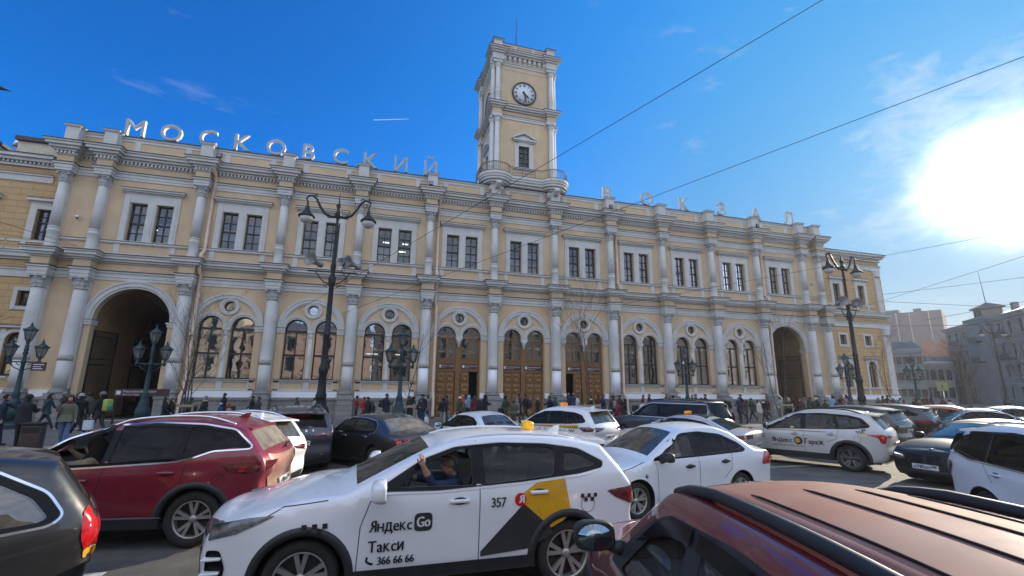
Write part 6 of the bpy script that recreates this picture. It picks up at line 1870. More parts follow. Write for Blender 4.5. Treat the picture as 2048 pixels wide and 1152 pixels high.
# ------------------------------------------------------------ the white taxi in front
wb = 2.77
dlo = [(-.62, 1.06), (-1.12, 1.40), (-1.48, 1.535), (-2.0, 1.575), (-2.55, 1.55), (-2.98, 1.48), (-3.28, 1.30), (-3.25, 1.225), (-2.95, 1.165), (-2.2, 1.095), (-1.3, 1.045)]
panes = [[(-.88, 1.10), (-1.22, 1.385), (-1.50, 1.495), (-1.66, 1.515), (-1.66, 1.085)],
         [(-1.80, 1.095), (-1.80, 1.525), (-2.1, 1.53), (-2.56, 1.505), (-2.68, 1.47), (-2.60, 1.16), (-2.2, 1.12)],
         [(-2.74, 1.21), (-2.80, 1.44), (-2.96, 1.41), (-3.16, 1.295), (-3.12, 1.255)]]
dlo = [(x, 1.545 - (1.575 - z) * .84) for x, z in dlo]; panes = [[(x, 1.545 - (1.575 - z) * .84) for x, z in h] for h in panes]
TAXI = suv_spec(L=4.60, W=1.86, H=1.61, wb=wb, fo=.90, belt=(1.08, 1.22), hood=(.87, 1.10), cowl=-.36, rake=.85, tailz=1.14, paint=P_WHITE, dlo=dlo, panes=panes,
    chrome='full', chrome_mat=P_WHITE, g_side=[G_CLEAR, G_SEE, G_SEE], open={(0, 1)}, g_rear=G_MID, crown=dict(roof=.04),
    seams=[[(-.50, .30), (-.52, .80), (-.60, 1.02), (-.66, 1.10)], [(-1.74, .30), (-1.74, 1.12)], [(-2.20, .34), (-2.36, .42)], [(-2.60, .95), (-2.72, 1.18)], [(-2.52, .78), (-2.60, .95)], [(-.50, .30), (-2.20, .30)], [(.60, .80), (.20, 1.02), (-.20, 1.06)], [(-1.73, 1.52), (-1.73, 1.57)]],
    handles=[(-1.52, .985), (-2.42, 1.03)], mirror=(-.70, 1.16), mirs=1.28, fin=(-2.95, P_WHITE), rails=(-1.35, -3.0, .95, .012, .014), railmat=P_WHITE,
    taillamps=[([(-3.28, 1.00), (-3.66, 1.03), (-3.70, .90), (-3.64, .82), (-3.40, .92)], [(.48, 1.0), (.80, 1.04), (.80, .80), (.70, .82)], M_REDD), ([(-3.56, .98), (-3.62, .985), (-3.65, .86), (-3.60, .86)], None, M_REDL)],
    headlamps=[([(.84, .74), (.82, .88), (.50, .935), (.26, .955), (.42, .88), (.60, .80)], [(.36, .74), (.40, .86), (.9, .9), (.9, .76)], M_HEADL)],
    skins=[('grille', ('front',), [(-.62, .30), (.62, .30), (.66, .66), (-.66, .66)], M_GLOSSB, .006), ('rear_panel', ('tail',), [(-.7, .30), (.7, .30), (.74, .46), (-.74, .46)], M_PLAST, .01)],
    rear_plate=(('а357мр', '198'), .74, 1.0), spoiler=(-3.16, -3.44, 1.55, 1.52, .60), spokes=5, rimmat=M_RIM, rimr=.70, wiper=(1.16, 1.2))
c = Car('taxi_car', 'white taxi with yellow and charcoal door film, number 357 and driver reaching out', 'taxi', front_at(-11.286, -26.947, 3.154, wb), 3.154, TAXI).build()
taxi = c
q = c.side_region([(-1.76, .42), (-1.76, .47), (-2.30, .98), (-2.56, .64), (-2.60, .60), (-2.30, .46)], (), .0045, .1); c.obj(q, 'charcoal_film', M_CHAR, fix=False)
q = c.side_region([(-2.16, .985), (-2.40, 1.13), (-2.60, 1.16), (-2.74, 1.17), (-2.80, .80), (-2.70, .72), (-2.56, .655)], (), .0052, .1); c.obj(q, 'yellow_film', M_YEL2, fix=False)
def disc(c, x, z, r, m, name, off=.0065, side=(1, -1)):
    q = c.side_region([(x + r * cos(a), z + r * sin(a)) for a in [i * pi / 16 for i in range(32)]], (), off, .1, side); return c.obj(q, name, m, fix=False)
disc(c, -2.20, .965, .068, M_REDF, 'round_badge')
for s in (1, -1):
    x_ = lambda a, w_: a if s == 1 else a - w_
    c.text('Я', x_(-2.168, .065), .93, .115, M_WSIGN, side=s, off=.014, bold=.003)
    c.text('Яндекс', x_(-.60, .42), .745, .155, M_BLACK, side=s, sx=.83, bold=.0018)
    q = c.side_region(round_loop([(-1.05, .72), (-1.05, .895), (-1.235, .895), (-1.235, .72)], .05, 4), (), .0055, .1, (s,)); c.obj(q, 'logo_field', M_CHAR, fix=False)
    c.text('Go', x_(-1.068, .15), .763, .14, M_WSIGN, side=s, off=.014, bold=.003, sx=.8)
    c.text('Такси', x_(-.60, .33), .555, .155, M_BLACK, side=s, sx=.86, bold=.0018)
    c.text('366 66 66', x_(-.70, .5), .435, .105, M_BLACK, side=s, sx=.86, bold=.002)
    c.text('357', x_(-1.86, .2), .905, .135, M_BLACK, side=s, sx=.9, bold=.001)
    checker(c, .02 if s == 1 else -.2, .86, .047, 5, s); checker(c, -2.93 if s == 1 else -3.1, .985, .042, 5, s)
q = c.line([(-.605, .515), (-.60, .475), (-.635, .45), (-.665, .448)], .022, .006); c.obj(q, 'phone_mark', M_BLACK, fix=False)
q = c.line([(-3.02 + .085 * cos(a), .87 + .085 * sin(a)) for a in [i * pi / 14 for i in range(29)]], .006, .003, sides=(1,)); c.obj(q, 'fuel_flap', M_SEAM, fix=False)
q = MB()
for z in (.34, .46, .58):
    q.bbox(.70, .86, .56, .86, z, z + .022, .008)
c.obj(q, 'intake_blades', P_WHITE)
c.obj(c.side_region(round_loop([(.84, .32), (.84, .66), (.72, .66), (.66, .5), (.70, .32)], .03, 2), (), .008, .05), 'side_intake', M_GLOSSB)
c.roof_lamp(-2.55, M_YLAMP, 'ТАКСИ', .115, .105, .12)

# ------------------------------------------------------------ wine red estate, left
wb = 2.71
dlo = [(-.42, 1.02), (-1.0, 1.40), (-1.45, 1.56), (-2.1, 1.60), (-2.8, 1.575), (-3.30, 1.50), (-3.62, 1.27), (-3.05, 1.25), (-2.80, 1.17), (-2.55, 1.115), (-1.4, 1.06)]
panes = [[(-.72, 1.07), (-1.10, 1.37), (-1.36, 1.50), (-1.50, 1.53), (-1.50, 1.095)], [(-1.60, 1.10), (-1.60, 1.545), (-2.1, 1.565), (-2.52, 1.55), (-2.52, 1.15)], [(-2.62, 1.17), (-2.62, 1.545), (-2.8, 1.535), (-3.26, 1.46), (-3.46, 1.30), (-3.0, 1.285), (-2.78, 1.21)]]
DLO_L, PAN_L = dlo, panes
_sq = lambda p: (p[0] if p[0] > -1.5 else -1.5 + (p[0] + 1.5) * .87, p[1] + .02)
dlo = [_sq(p) for p in dlo]; panes = [[_sq(p) for p in h] for h in panes]
RED = suv_spec(L=4.50, W=1.87, H=1.66, wb=wb, fo=.95, belt=(1.07, 1.24), hood=(.92, 1.05), cowl=-.38, rake=1.0, tailz=1.22, paint=P_RED, dlo=dlo, panes=panes, chrome='full', g_side=[G_MID, G_DARK, G_DARK], open={(0, 1)}, g_rear=G_DUST,
    seams=[[(-.45, .3), (-.48, 1.0)], [(-1.55, .3), (-1.50, .75), (-1.55, 1.06)], [(-2.55, 1.10), (-2.50, .85), (-2.30, .72)], [(-3.1, 1.0), (-2.95, .86)]], handles=[(-1.28, .90), (-2.32, .98)], mirror=(-.60, 1.12),
    rails=(-1.2, -3.0, .93, .045, .022), fin=(-2.9, P_RED), drop=.10,
    taillamps=[([(-2.98, 1.07), (-3.46, 1.10), (-3.52, 1.04), (-3.46, .93), (-3.12, .95)], [(.42, 1.08), (.86, 1.10), (.86, .93), (.5, 1.03)], M_REDD), ([(-3.22, 1.05), (-3.46, 1.06), (-3.46, 1.02), (-3.28, 1.01), (-3.30, .985), (-3.38, .96), (-3.22, .965)], None, M_REDL)],
    headlamps=[([(.88, .84), (.84, .93), (.4, .98), (.6, .88)], [(.4, .82), (.4, .92), (.9, .93), (.9, .84)], M_HEADL)],
    skins=[('tailgate_dust', ('tail',), [(-.62, .62), (.62, .62), (.64, 1.18), (-.64, 1.18)], P_REDD, .004), ('lamp_strip', ('tail',), [(-.5, 1.045), (.5, 1.045), (.5, 1.075), (-.5, 1.075)], M_REDD, .008), ('rear_panel', ('tail',), [(-.7, .30), (.7, .30), (.74, .50), (-.74, .50)], M_PLAST, .01)],
    rear_plate=(('е418ко', '178'), .72, 1.0), spoiler=(-2.98, -3.24, 1.575, 1.54, .58), spokes=5, rimr=.66, rw=.365, wiper=(1.22, 1.26))
c = Car('estate_car', 'wine red estate car with silver roof rails and a dust covered tailgate', 'car', front_at(-15.60, -24.12, 3.04, wb), 3.04, RED).build()
q = c.side_region([(-1.0, .40), (-2.35, .40), (-2.3, .425), (-1.0, .43)], (), .012, .1); c.obj(q, 'sill_trim', M_CHROME)
q = c.line([(-2.98 + .08 * cos(a), .86 + .09 * sin(a)) for a in [i * pi / 14 for i in range(29)]], .006, .003); c.obj(q, 'fuel_flap', M_SEAM)
redcar = c

# ------------------------------------------------------------ dark wagon cut by the lower left corner
wb = 2.72
dlo = [(-.5, .98), (-1.1, 1.36), (-1.5, 1.47), (-2.4, 1.50), (-3.0, 1.44), (-3.36, 1.22), (-3.48, 1.03), (-3.40, .975), (-3.0, .965), (-1.6, .95)]
panes = [[(-.8, 1.02), (-1.2, 1.34), (-1.5, 1.43), (-1.62, 1.44), (-1.62, .99)], [(-1.72, .99), (-1.72, 1.445), (-2.55, 1.455), (-2.55, .99)], [(-2.63, .99), (-2.63, 1.45), (-2.95, 1.41), (-3.28, 1.20), (-3.40, 1.03), (-3.34, 1.0)]]
WAG = suv_spec(L=4.75, W=1.82, H=1.58, wb=wb, fo=.95, belt=(.96, 1.0), hood=(.80, .98), cowl=-.38, rake=.95, tailz=1.06, paint=P_BLACKD, dlo=dlo, panes=panes, chrome='full', g_side=glass('greenish_car_glass', (.16, .24, .24), .10, dirt=.12), g_rear=G_MID, drop=.09, wr=.74, clad=False,
    seams=[[(-1.67, .3), (-1.67, .95)], [(-2.6, .95), (-2.5, .72)]], handles=[(-1.4, .86), (-2.4, .88)], mirror=(-.65, 1.05), rw=.33,
    taillamps=[([(-3.68, .70), (-3.64, .82), (-3.64, 1.03), (-3.68, 1.07), (-3.79, .9), (-3.79, .70)], [(.62, .70), (.62, .98), (.9, 1.04), (.9, .70)], M_REDL), ([(-3.69, .62), (-3.68, .70), (-3.79, .70), (-3.77, .62)], [(.62, .62), (.62, .70), (.9, .70), (.9, .62)], M_AMBER)], rear_plate=(('к702ос', '78'), .62, 1.0), kr=.16, round=.12)
th_ = 3.78; fx, fy = -16.58, -29.13
c = Car('estate_car', 'dusty black estate car with chrome window surround, cut off by the lower left corner', 'car', front_at(fx, fy, th_, wb), th_, WAG).build()

# ------------------------------------------------------------ white saloon in the middle distance
def sedan_spec(L=4.4, W=1.70, H=1.46, wb=2.55, fo=.84, rw=.305, belt=(.90, .98), hood=(.72, .93), cowl=-.28, rake=.85, deck=1.0, ra=-2.55, rgx=-3.05, paint=None, **k):
    re = fo - L; xs = cowl - rake
    S = dict(w=W, wb=wb, rw=rw, sill=.20, paint=paint, clad=False,
        front=[(fo - .12, .20), (fo - .02, .32), (fo, .48), (fo - .03, .62), (fo - .12, hood[0])],
        hood=[(fo - .12, hood[0]), (fo - .4, hood[0] + .10), (.0, hood[1] - .035), (cowl, hood[1])],
        roof=[(xs, H - .10), (xs - .25, H - .03), (xs - .65, H), (xs - 1.05, H - .008), (ra, H - .11)],
        tail=[(rgx, deck + .02), (rgx - .2, deck), (re + .12, deck - .02), (re + .02, deck - .06), (re, deck - .25), (re + .03, .55), (re + .05, .35), (re + .2, .22)],
        belt=[(fo, belt[0] - .14), (cowl, belt[0]), (re, belt[1])], wr=.66, crown=dict(tail=.07), round=.055, drop=0)
    S.update(k); return S
wb = 2.55
dlo = [(-.36, .93), (-.90, 1.25), (-1.25, 1.365), (-1.7, 1.385), (-2.25, 1.32), (-2.62, 1.16), (-2.78, 1.03), (-2.68, .985), (-1.6, .955)]
panes = [[(-.66, .965), (-.98, 1.20), (-1.28, 1.32), (-1.40, 1.335), (-1.40, .985)], [(-1.52, .99), (-1.52, 1.34), (-1.75, 1.345), (-2.18, 1.285), (-2.26, 1.02)], [(-2.33, 1.03), (-2.26, 1.265), (-2.54, 1.145), (-2.64, 1.05)]]
POLO = sedan_spec(L=4.40, W=1.70, H=1.465, wb=wb, paint=P_WHITE2, dlo=dlo, panes=panes, g_side=[G_CLEAR, G_DARK, G_DARK], g_screen=glass('windscreen_with_blind', (.46, .50, .46), .05, dirt=.10), g_rear=G_MID,
    seams=[[(-.46, .24), (-.44, .82), (-.42, .92)], [(-1.46, .24), (-1.46, .95)], [(-2.35, .98), (-2.28, .70), (-2.10, .55)], [(.3, .80), (-.2, .92)]], handles=[(-1.22, .80), (-2.14, .84)], handle_mat=M_PLAST, mirror=(-.58, 1.0), mirmat=M_PLAST,
    taillamps=[([(-3.22, .72), (-3.20, .78), (-3.36, .98), (-3.52, .97), (-3.54, .72)], [(.42, .74), (.42, .93), (.85, .95), (.85, .72)], M_REDL)],
    headlamps=[([(.76, .62), (.70, .74), (.25, .80), (.40, .68), (.6, .60)], [(.36, .58), (.40, .72), (.85, .76), (.85, .60)], M_HEADL)],
    skins=[('grille', ('front',), [(-.45, .58), (.45, .58), (.45, .66), (-.45, .66)], M_GLOSSB, .006)], rear_plate=(('т264ас', '178'), .74, 1.0), front_plate=(('т264ас', '178'), .42, 1.0))
c = Car('saloon_car', 'plain white saloon car with black door handles and a woman at the wheel', 'car', front_at(-6.396, -24.787, 3.299, wb), 3.299, POLO).build(); polo = c
q = MB()
for s in (1, -1):
    y = float(c.side([.02], [.70])[0])
    q.lathe([(.035, s * (y + .004)), (0, s * (y + .012))], (-.18, 0, .70), 12, axis='y')
c.obj(q, 'side_repeater', M_HEADL)

# ------------------------------------------------------------ white taxi 371
wb = 2.70
dlo = [(-.55, 1.03), (-1.05, 1.37), (-1.45, 1.51), (-2.1, 1.545), (-2.75, 1.51), (-3.05, 1.44), (-3.24, 1.24), (-3.18, 1.19), (-2.85, 1.14), (-1.5, 1.07)]
panes = [[(-.82, 1.07), (-1.15, 1.34), (-1.42, 1.45), (-1.55, 1.475), (-1.55, 1.09)], [(-1.68, 1.10), (-1.68, 1.48), (-2.1, 1.495), (-2.36, 1.485), (-2.44, 1.15)], [(-2.52, 1.16), (-2.46, 1.475), (-2.75, 1.455), (-2.96, 1.40), (-3.12, 1.25), (-2.9, 1.20)]]
HAV = suv_spec(L=4.47, W=1.84, H=1.62, wb=wb, fo=.88, belt=(1.03, 1.16), hood=(.88, 1.05), cowl=-.40, rake=.90, tailz=1.14, paint=paint('dusty_silver_white', (.58, .58, .56), .1, .28), dlo=dlo, panes=panes, g_side=G_CLEAR, g_rear=G_DUST2, rw=.35,
    seams=[[(-.48, .3), (-.52, 1.03)], [(-1.61, .3), (-1.61, 1.07)], [(-2.5, 1.12), (-2.42, .85), (-2.2, .75)]], handles=[(-1.38, .93), (-2.3, .97)], mirror=(-.66, 1.12), mirmat=M_PLAST, rails=(-1.3, -3.05, .93, .04, .018), railmat=M_GLOSSB,
    taillamps=[([(-3.12, 1.02), (-3.50, 1.03), (-3.58, .98), (-3.52, .80), (-3.42, .80), (-3.38, .94)], [(.40, .99), (.84, 1.04), (.84, .80), (.68, .80), (.66, .94)], M_REDL)],
    headlamps=[([(.80, .82), (.76, .92), (.4, .97), (.55, .86)], [(.4, .80), (.4, .90), (.9, .92), (.9, .82)], M_HEADL)],
    skins=[('rear_panel', ('tail',), [(-.74, .30), (.74, .30), (.78, .52), (-.78, .52)], M_PLAST, .01)], rear_plate=(('м371ту', '198'), .76, 1.0), spoiler=(-3.05, -3.42, 1.56, 1.53, .58), spmat=P_SILVER, rimmat=M_RIMD, spokes=5, cladw=.09, sillh=.16)
c = Car('taxi_car', 'dusty white taxi with a thin yellow waist stripe and rear wing number 371', 'taxi', front_at(1.67, -19.98, 2.05, wb), 2.05, HAV).build(); hav = c
def waist(c, z0, z1, h, m=M_YEL2, xs=(0, 0)):
    q = c.side_region([(xs[0], z0), (xs[1], z1), (xs[1], z1 + h), (xs[0], z0 + h)], (), .0045, .12); return c.obj(q, 'waist_stripe', m, fix=False)
waist(c, .945, 1.03, .082, xs=(.55, -3.1))
for s in (1, -1):
    x_ = lambda a, w_: a if s == 1 else a - w_
    c.text('Яндекс', x_(-.72, .6), .66, .20, M_CHAR, side=s, bold=.003, sx=.86)
    disc(c, -1.46, .73, .115, M_CHAR, 'round_badge', side=(s,)); disc(c, -1.44, .73, .07, M_YEL2, 'round_badge', off=.0085, side=(s,))
    c.text('Гараж', x_(-1.62, .6), .66, .20, M_CHAR, side=s, bold=.003, sx=.86)
    c.text('аренда авто под такси', x_(-.78, 1.2), .555, .075, M_CHAR, side=s)
    c.text('371', x_(-3.02, .2), 1.10, .085, M_BLACK, side=s, bold=.003)
    checker(c, -.05, 1.035, .032, 5, s); checker(c, -2.9, 1.10, .032, 5, s)
q = c.line([(-2.92 + .085 * cos(a), .88 + .085 * sin(a)) for a in [i * pi / 14 for i in range(29)]], .006, .003, sides=(1,)); c.obj(q, 'fuel_flap', M_SEAM, fix=False)

# ------------------------------------------------------------ the second row
def simple_panes(x0, zb0, zt, x1, zb1, b=(-1.6,), q=None):
    return None
wb = 2.65
S2 = dict(TAXI); 
dlo2 = HAV['dlo']; pan2 = HAV['panes']
TX2 = suv_spec(L=4.45, W=1.84, H=1.66, wb=wb, fo=.88, belt=(1.02, 1.17), hood=(.9, 1.06), cowl=-.40, rake=.88, tailz=1.14, paint=P_WHITE, dlo=dlo2, panes=pan2, g_side=G_DARK, g_rear=G_DUST2, rw=.34,
    seams=[[(-.48, .3), (-.52, 1.03)], [(-1.61, .3), (-1.61, 1.07)], [(-2.5, 1.12), (-2.42, .85)]], handles=[(-1.38, .90), (-2.3, .90)], mirror=(-.66, 1.12), mirmat=M_PLAST, chrome='full', chrome_mat=P_WHITE, fin=(-2.95, P_WHITE),
    taillamps=[([(-2.98, 1.04), (-3.40, 1.06), (-3.55, 1.02), (-3.52, .92), (-3.2, .90)], [(.30, 1.02), (.86, 1.05), (.86, .90), (.5, .94)], M_REDD)], skins=[('lamp_strip', ('tail',), [(-.5, 1.0), (.5, 1.0), (.5, 1.02), (-.5, 1.02)], M_CHROME, .008), ('rear_panel', ('tail',), [(-.74, .30), (.74, .30), (.78, .46), (-.78, .46)], M_PLAST, .01)],
    rear_plate=(('в905ут', '198'), .72, 1.0), spoiler=(-3.02, -3.40, 1.60, 1.575, .58))
c = Car('taxi_car', 'white taxi with broad yellow waist stripe and orange roof lamp, before the oak doors', 'taxi', front_at(-5.15, -16.1, 2.10, wb), 2.10, TX2).build(); c.root.scale = (.97, .97, .94)
waist(c, .93, .99, .13, xs=(.6, -3.0))
for s in (1, -1): checker(c, -2.62, .96, .045, 5, s)
c.roof_lamp(-1.75, M_OLAMP, 'TAXI', .17, .10)

wb = 2.7
SIL = sedan_spec(L=4.75, W=1.84, H=1.45, wb=wb, fo=.9, paint=P_SILVER, belt=(.92, 1.02), ra=-2.75, rgx=-3.35, deck=1.05, rake=.95, rw=.33,
    dlo=[(-.45, .96), (-1.05, 1.27), (-1.5, 1.37), (-2.0, 1.38), (-2.6, 1.30), (-3.0, 1.13), (-2.9, 1.06), (-1.6, .99)], panes=[[(-.75, 1.0), (-1.15, 1.24), (-1.5, 1.325), (-1.6, 1.33), (-1.6, 1.02)], [(-1.72, 1.03), (-1.72, 1.335), (-2.05, 1.335), (-2.5, 1.27), (-2.72, 1.14), (-2.66, 1.07)]],
    g_side=G_MID, g_rear=G_MID, seams=[[(-.5, .24), (-.5, .95)], [(-1.66, .24), (-1.66, .98)], [(-2.6, 1.02), (-2.45, .7)]], handles=[(-1.4, .84), (-2.4, .88)], mirror=(-.62, 1.02), mirmat=M_PLAST, chrome='full',
    taillamps=[([(-3.45, .96), (-3.8, .98), (-3.83, .85), (-3.5, .87)], [(.35, .98), (.9, .98), (.9, .86), (.4, .88)], M_REDD)], rear_plate=(('н113ое', '198'), .66, 1.0), roofmat=None)
c = Car('taxi_car', 'silver saloon taxi with an orange roof lamp, partly behind the white saloon', 'taxi', front_at(-1.6, -18.2, 2.05, wb), 2.05, SIL).build(); c.root.scale = (.97, .97, .94)
c.roof_lamp(-1.75, M_OLAMP, 'TAXI', .17, .10)
c.obj(c.skin_region(('roof',), [(-.48, -1.55), (.48, -1.55), (.48, -2.6), (-.48, -2.6)], .006, .15, key='x'), 'glass_roof', M_GLOSSB)

wb = 2.45
SMW = sedan_spec(L=3.95, W=1.68, H=1.47, wb=wb, fo=.78, paint=P_WHITE2, belt=(.92, 1.0), ra=-2.5, rgx=-2.95, deck=1.03, rw=.3,
    dlo=[(-.36, .95), (-.9, 1.26), (-1.25, 1.37), (-1.8, 1.39), (-2.3, 1.33), (-2.6, 1.18), (-2.6, 1.02), (-1.6, .98)], panes=[[(-.66, .99), (-1.0, 1.22), (-1.28, 1.33), (-1.4, 1.34), (-1.4, 1.01)], [(-1.52, 1.01), (-1.52, 1.345), (-1.8, 1.345), (-2.2, 1.30), (-2.42, 1.17), (-2.44, 1.05)]],
    g_side=G_MID, g_rear=G_DUST2, seams=[[(-1.46, .24), (-1.46, .97)]], handles=[(-1.22, .82), (-2.14, .86)], mirror=(-.58, 1.0), taillamps=[([(-2.95, .75), (-3.0, .95), (-3.12, .95), (-3.15, .75)], [(.5, .75), (.5, .95), (.85, .95), (.85, .75)], M_REDL)], rear_plate=(('с560ка', '78'), .8, 1.0))
c = Car('saloon_car', 'small white saloon half hidden behind the taxi roof, in front of the left doors', 'car', front_at(-7.9, -16.0, 1.95, wb), 1.95, SMW).build(); c.root.scale = (.97, .97, .94)

wb = 3.05
BLS = sedan_spec(L=5.15, W=1.88, H=1.48, wb=wb, fo=.88, paint=P_BLACK, belt=(.95, 1.02), ra=-2.95, rgx=-3.60, deck=1.05, rake=.80, cowl=-.55, rw=.34,
    dlo=[(-.72, .98), (-1.15, 1.29), (-1.5, 1.385), (-2.2, 1.40), (-2.85, 1.33), (-3.02, 1.20), (-3.0, 1.06), (-2.9, 1.02), (-1.6, 1.0)], panes=[[(-.95, 1.02), (-1.25, 1.26), (-1.55, 1.345), (-1.74, 1.35), (-1.74, 1.035)], [(-1.84, 1.04), (-1.84, 1.355), (-2.2, 1.36), (-2.78, 1.295), (-2.92, 1.18), (-2.9, 1.08)]], chrome='full',
    g_side=G_CLEAR, g_rear=G_DUST, seams=[[(-.62, .24), (-.66, .97)], [(-1.8, .24), (-1.8, 1.0)], [(-2.9, 1.0), (-2.7, .7)]], handles=[(-1.5, .88), (-2.6, .92)], handle_mat=M_CHROME, mirror=(-.85, 1.04), taillamps=[([(-3.95, .95), (-4.2, .95), (-4.26, .72), (-4.1, .72)], [(.5, .74), (.5, .95), (.9, .95), (.9, .72)], M_REDL)], rear_plate=(('о008оо', '78'), .6, 1.0))
c = Car('saloon_car', 'long black saloon with a chrome window line and a sunlit dusty rear window', 'car', front_at(-11.45, -16.9, 2.12, wb), 2.12, BLS).build(); c.root.scale = (.97, .97, .94)
c.obj(c.line([(-.7, .30), (-2.5, .30)], .02, .006), 'sill_trim', M_CHROME)

wb = 2.72
NAV = suv_spec(L=4.7, W=1.88, H=1.70, wb=wb, fo=.92, belt=(1.05, 1.18), hood=(.95, 1.08), cowl=-.42, rake=.9, tailz=1.18, paint=P_NAVY, dlo=DLO_L, panes=PAN_L, g_side=G_DARK, g_rear=G_DARK, rw=.36, rails=(-1.2, -3.3, .93, .045, .02), railmat=M_RIMD, handles=[(-1.28, .9), (-2.3, .95)], mirror=(-.6, 1.12),
    taillamps=[([(-3.25, 1.06), (-3.72, 1.07), (-3.74, .98), (-3.4, .98)], [(.3, 1.04), (.86, 1.07), (.86, .97), (.4, .98)], M_REDD)], skins=[('lamp_strip', ('tail',), [(-.6, 1.035), (.6, 1.035), (.6, 1.06), (-.6, 1.06)], M_CHROME, .012), ('lower_trim', ('tail',), [(-.6, .50), (.6, .50), (.6, .53), (-.6, .53)], M_CHROME, .012), ('rear_panel', ('tail',), [(-.78, .30), (.78, .30), (.8, .47), (-.8, .47)], M_PLAST, .01)],
    rear_plate=(('х599хв', '147'), .82, 1.05), spoiler=(-3.25, -3.62, 1.61, 1.57, .62), wiper=(1.22, 1.24))
NAV['skins'].append(('brake_light', ('rglass',), [(-.25, 1.50), (.25, 1.50), (.25, 1.52), (-.25, 1.52)], M_REDL, .012))
c = Car('estate_car', 'dark navy estate car seen from behind with number plate х599хв 147', 'car', front_at(at(597, 887, z=.78).x - .78, at(597, 887, z=.78).y + 3.70, 1.78, wb), 1.78, NAV).build(); c.root.scale = (.97, .97, .94)
for k_, ch in enumerate('CHERY'):
    vs, fs = textmesh(ch, .085, bold=.002); t = MB(); y0 = .32 - .16 * k_
    t.add([c.onskin(('tail',), 1.105 + v[1], y0 - v[0], .008) for v in vs], fs); c.obj(t, 'lettering', M_CHROME, fix=False)

wb = 2.7
WH2 = suv_spec(L=4.65, W=1.86, H=1.68, wb=wb, fo=.9, belt=(1.03, 1.18), hood=(.9, 1.06), cowl=-.4, rake=.9, tailz=1.18, paint=P_WHITE, dlo=DLO_L, panes=PAN_L, g_side=G_DARK, g_rear=G_DUST2, rails=(-1.2, -3.3, .93, .04, .018), fin=(-3.15, P_WHITE), handles=[(-1.28, .9), (-2.3, .95)], mirror=(-.6, 1.12),
    taillamps=[([(-3.3, 1.03), (-3.66, 1.05), (-3.70, .92), (-3.4, .96)], [(.35, 1.03), (.86, 1.05), (.86, .92), (.5, .96)], M_REDD)], skins=[('lamp_strip', ('tail',), [(-.55, 1.0), (.55, 1.0), (.55, 1.03), (-.55, 1.03)], M_REDD, .01), ('rear_panel', ('tail',), [(-.78, .30), (.78, .30), (.8, .5), (-.8, .5)], M_PLAST, .01)],
    rear_plate=(('у731ре', '198'), .72, 1.0), spoiler=(-3.25, -3.62, 1.60, 1.56, .62), wiper=(1.2, 1.24))
c = Car('estate_car', 'white estate car with a fin aerial, mostly hidden behind the wine red one', 'car', front_at(-15.28, -20.05, 2.42, wb), 2.42, WH2).build(); c.root.scale = (.97, .97, .94)

wb = 3.1
VAN = suv_spec(L=5.1, W=1.92, H=1.88, wb=wb, fo=.9, belt=(1.12, 1.16), hood=(.98, 1.16), cowl=-.30, rake=.85, tailz=1.15, spoil=.05, drop=.06, paint=P_NAVY, clad=False, wr=.80, g_side=[G_CLEAR, G_DARK, G_DARK], g_rear=G_DARK, rw=.35,
    dlo=[(-.45, 1.17), (-1.02, 1.60), (-1.4, 1.73), (-3.9, 1.73), (-3.95, 1.2), (-2, 1.17)], panes=[[(-.78, 1.22), (-1.18, 1.56), (-1.42, 1.66), (-1.72, 1.67), (-1.72, 1.22)], [(-1.84, 1.22), (-1.84, 1.68), (-2.85, 1.68), (-2.85, 1.22)], [(-2.95, 1.22), (-2.95, 1.68), (-3.85, 1.68), (-3.88, 1.24)]], chrome='full', chrome_mat=P_WHITE,
    seams=[[(-1.78, .3), (-1.78, 1.16)], [(-2.9, .3), (-2.9, 1.16)]], handles=[(-1.5, 1.0), (-2.7, 1.0)], mirror=(-.65, 1.27), mirmat=M_PLAST, taillamps=[([(-4.05, .9), (-4.05, 1.4), (-4.16, 1.4), (-4.2, .9)], [(.78, .9), (.78, 1.4), (.95, 1.4), (.95, .9)], M_REDD)], rear_plate=(('р850нв', '198'), .8, 1.0), rails=(-1.3, -3.9, .94, .03, .02), railmat=M_GLOSSB)
c = Car('passenger_van', 'dark blue passenger van with a chrome window line, behind taxi 371', 'van', front_at(.6, -14.2, 1.95, wb), 1.95, VAN).build(); c.root.scale = (.97, .97, .94)

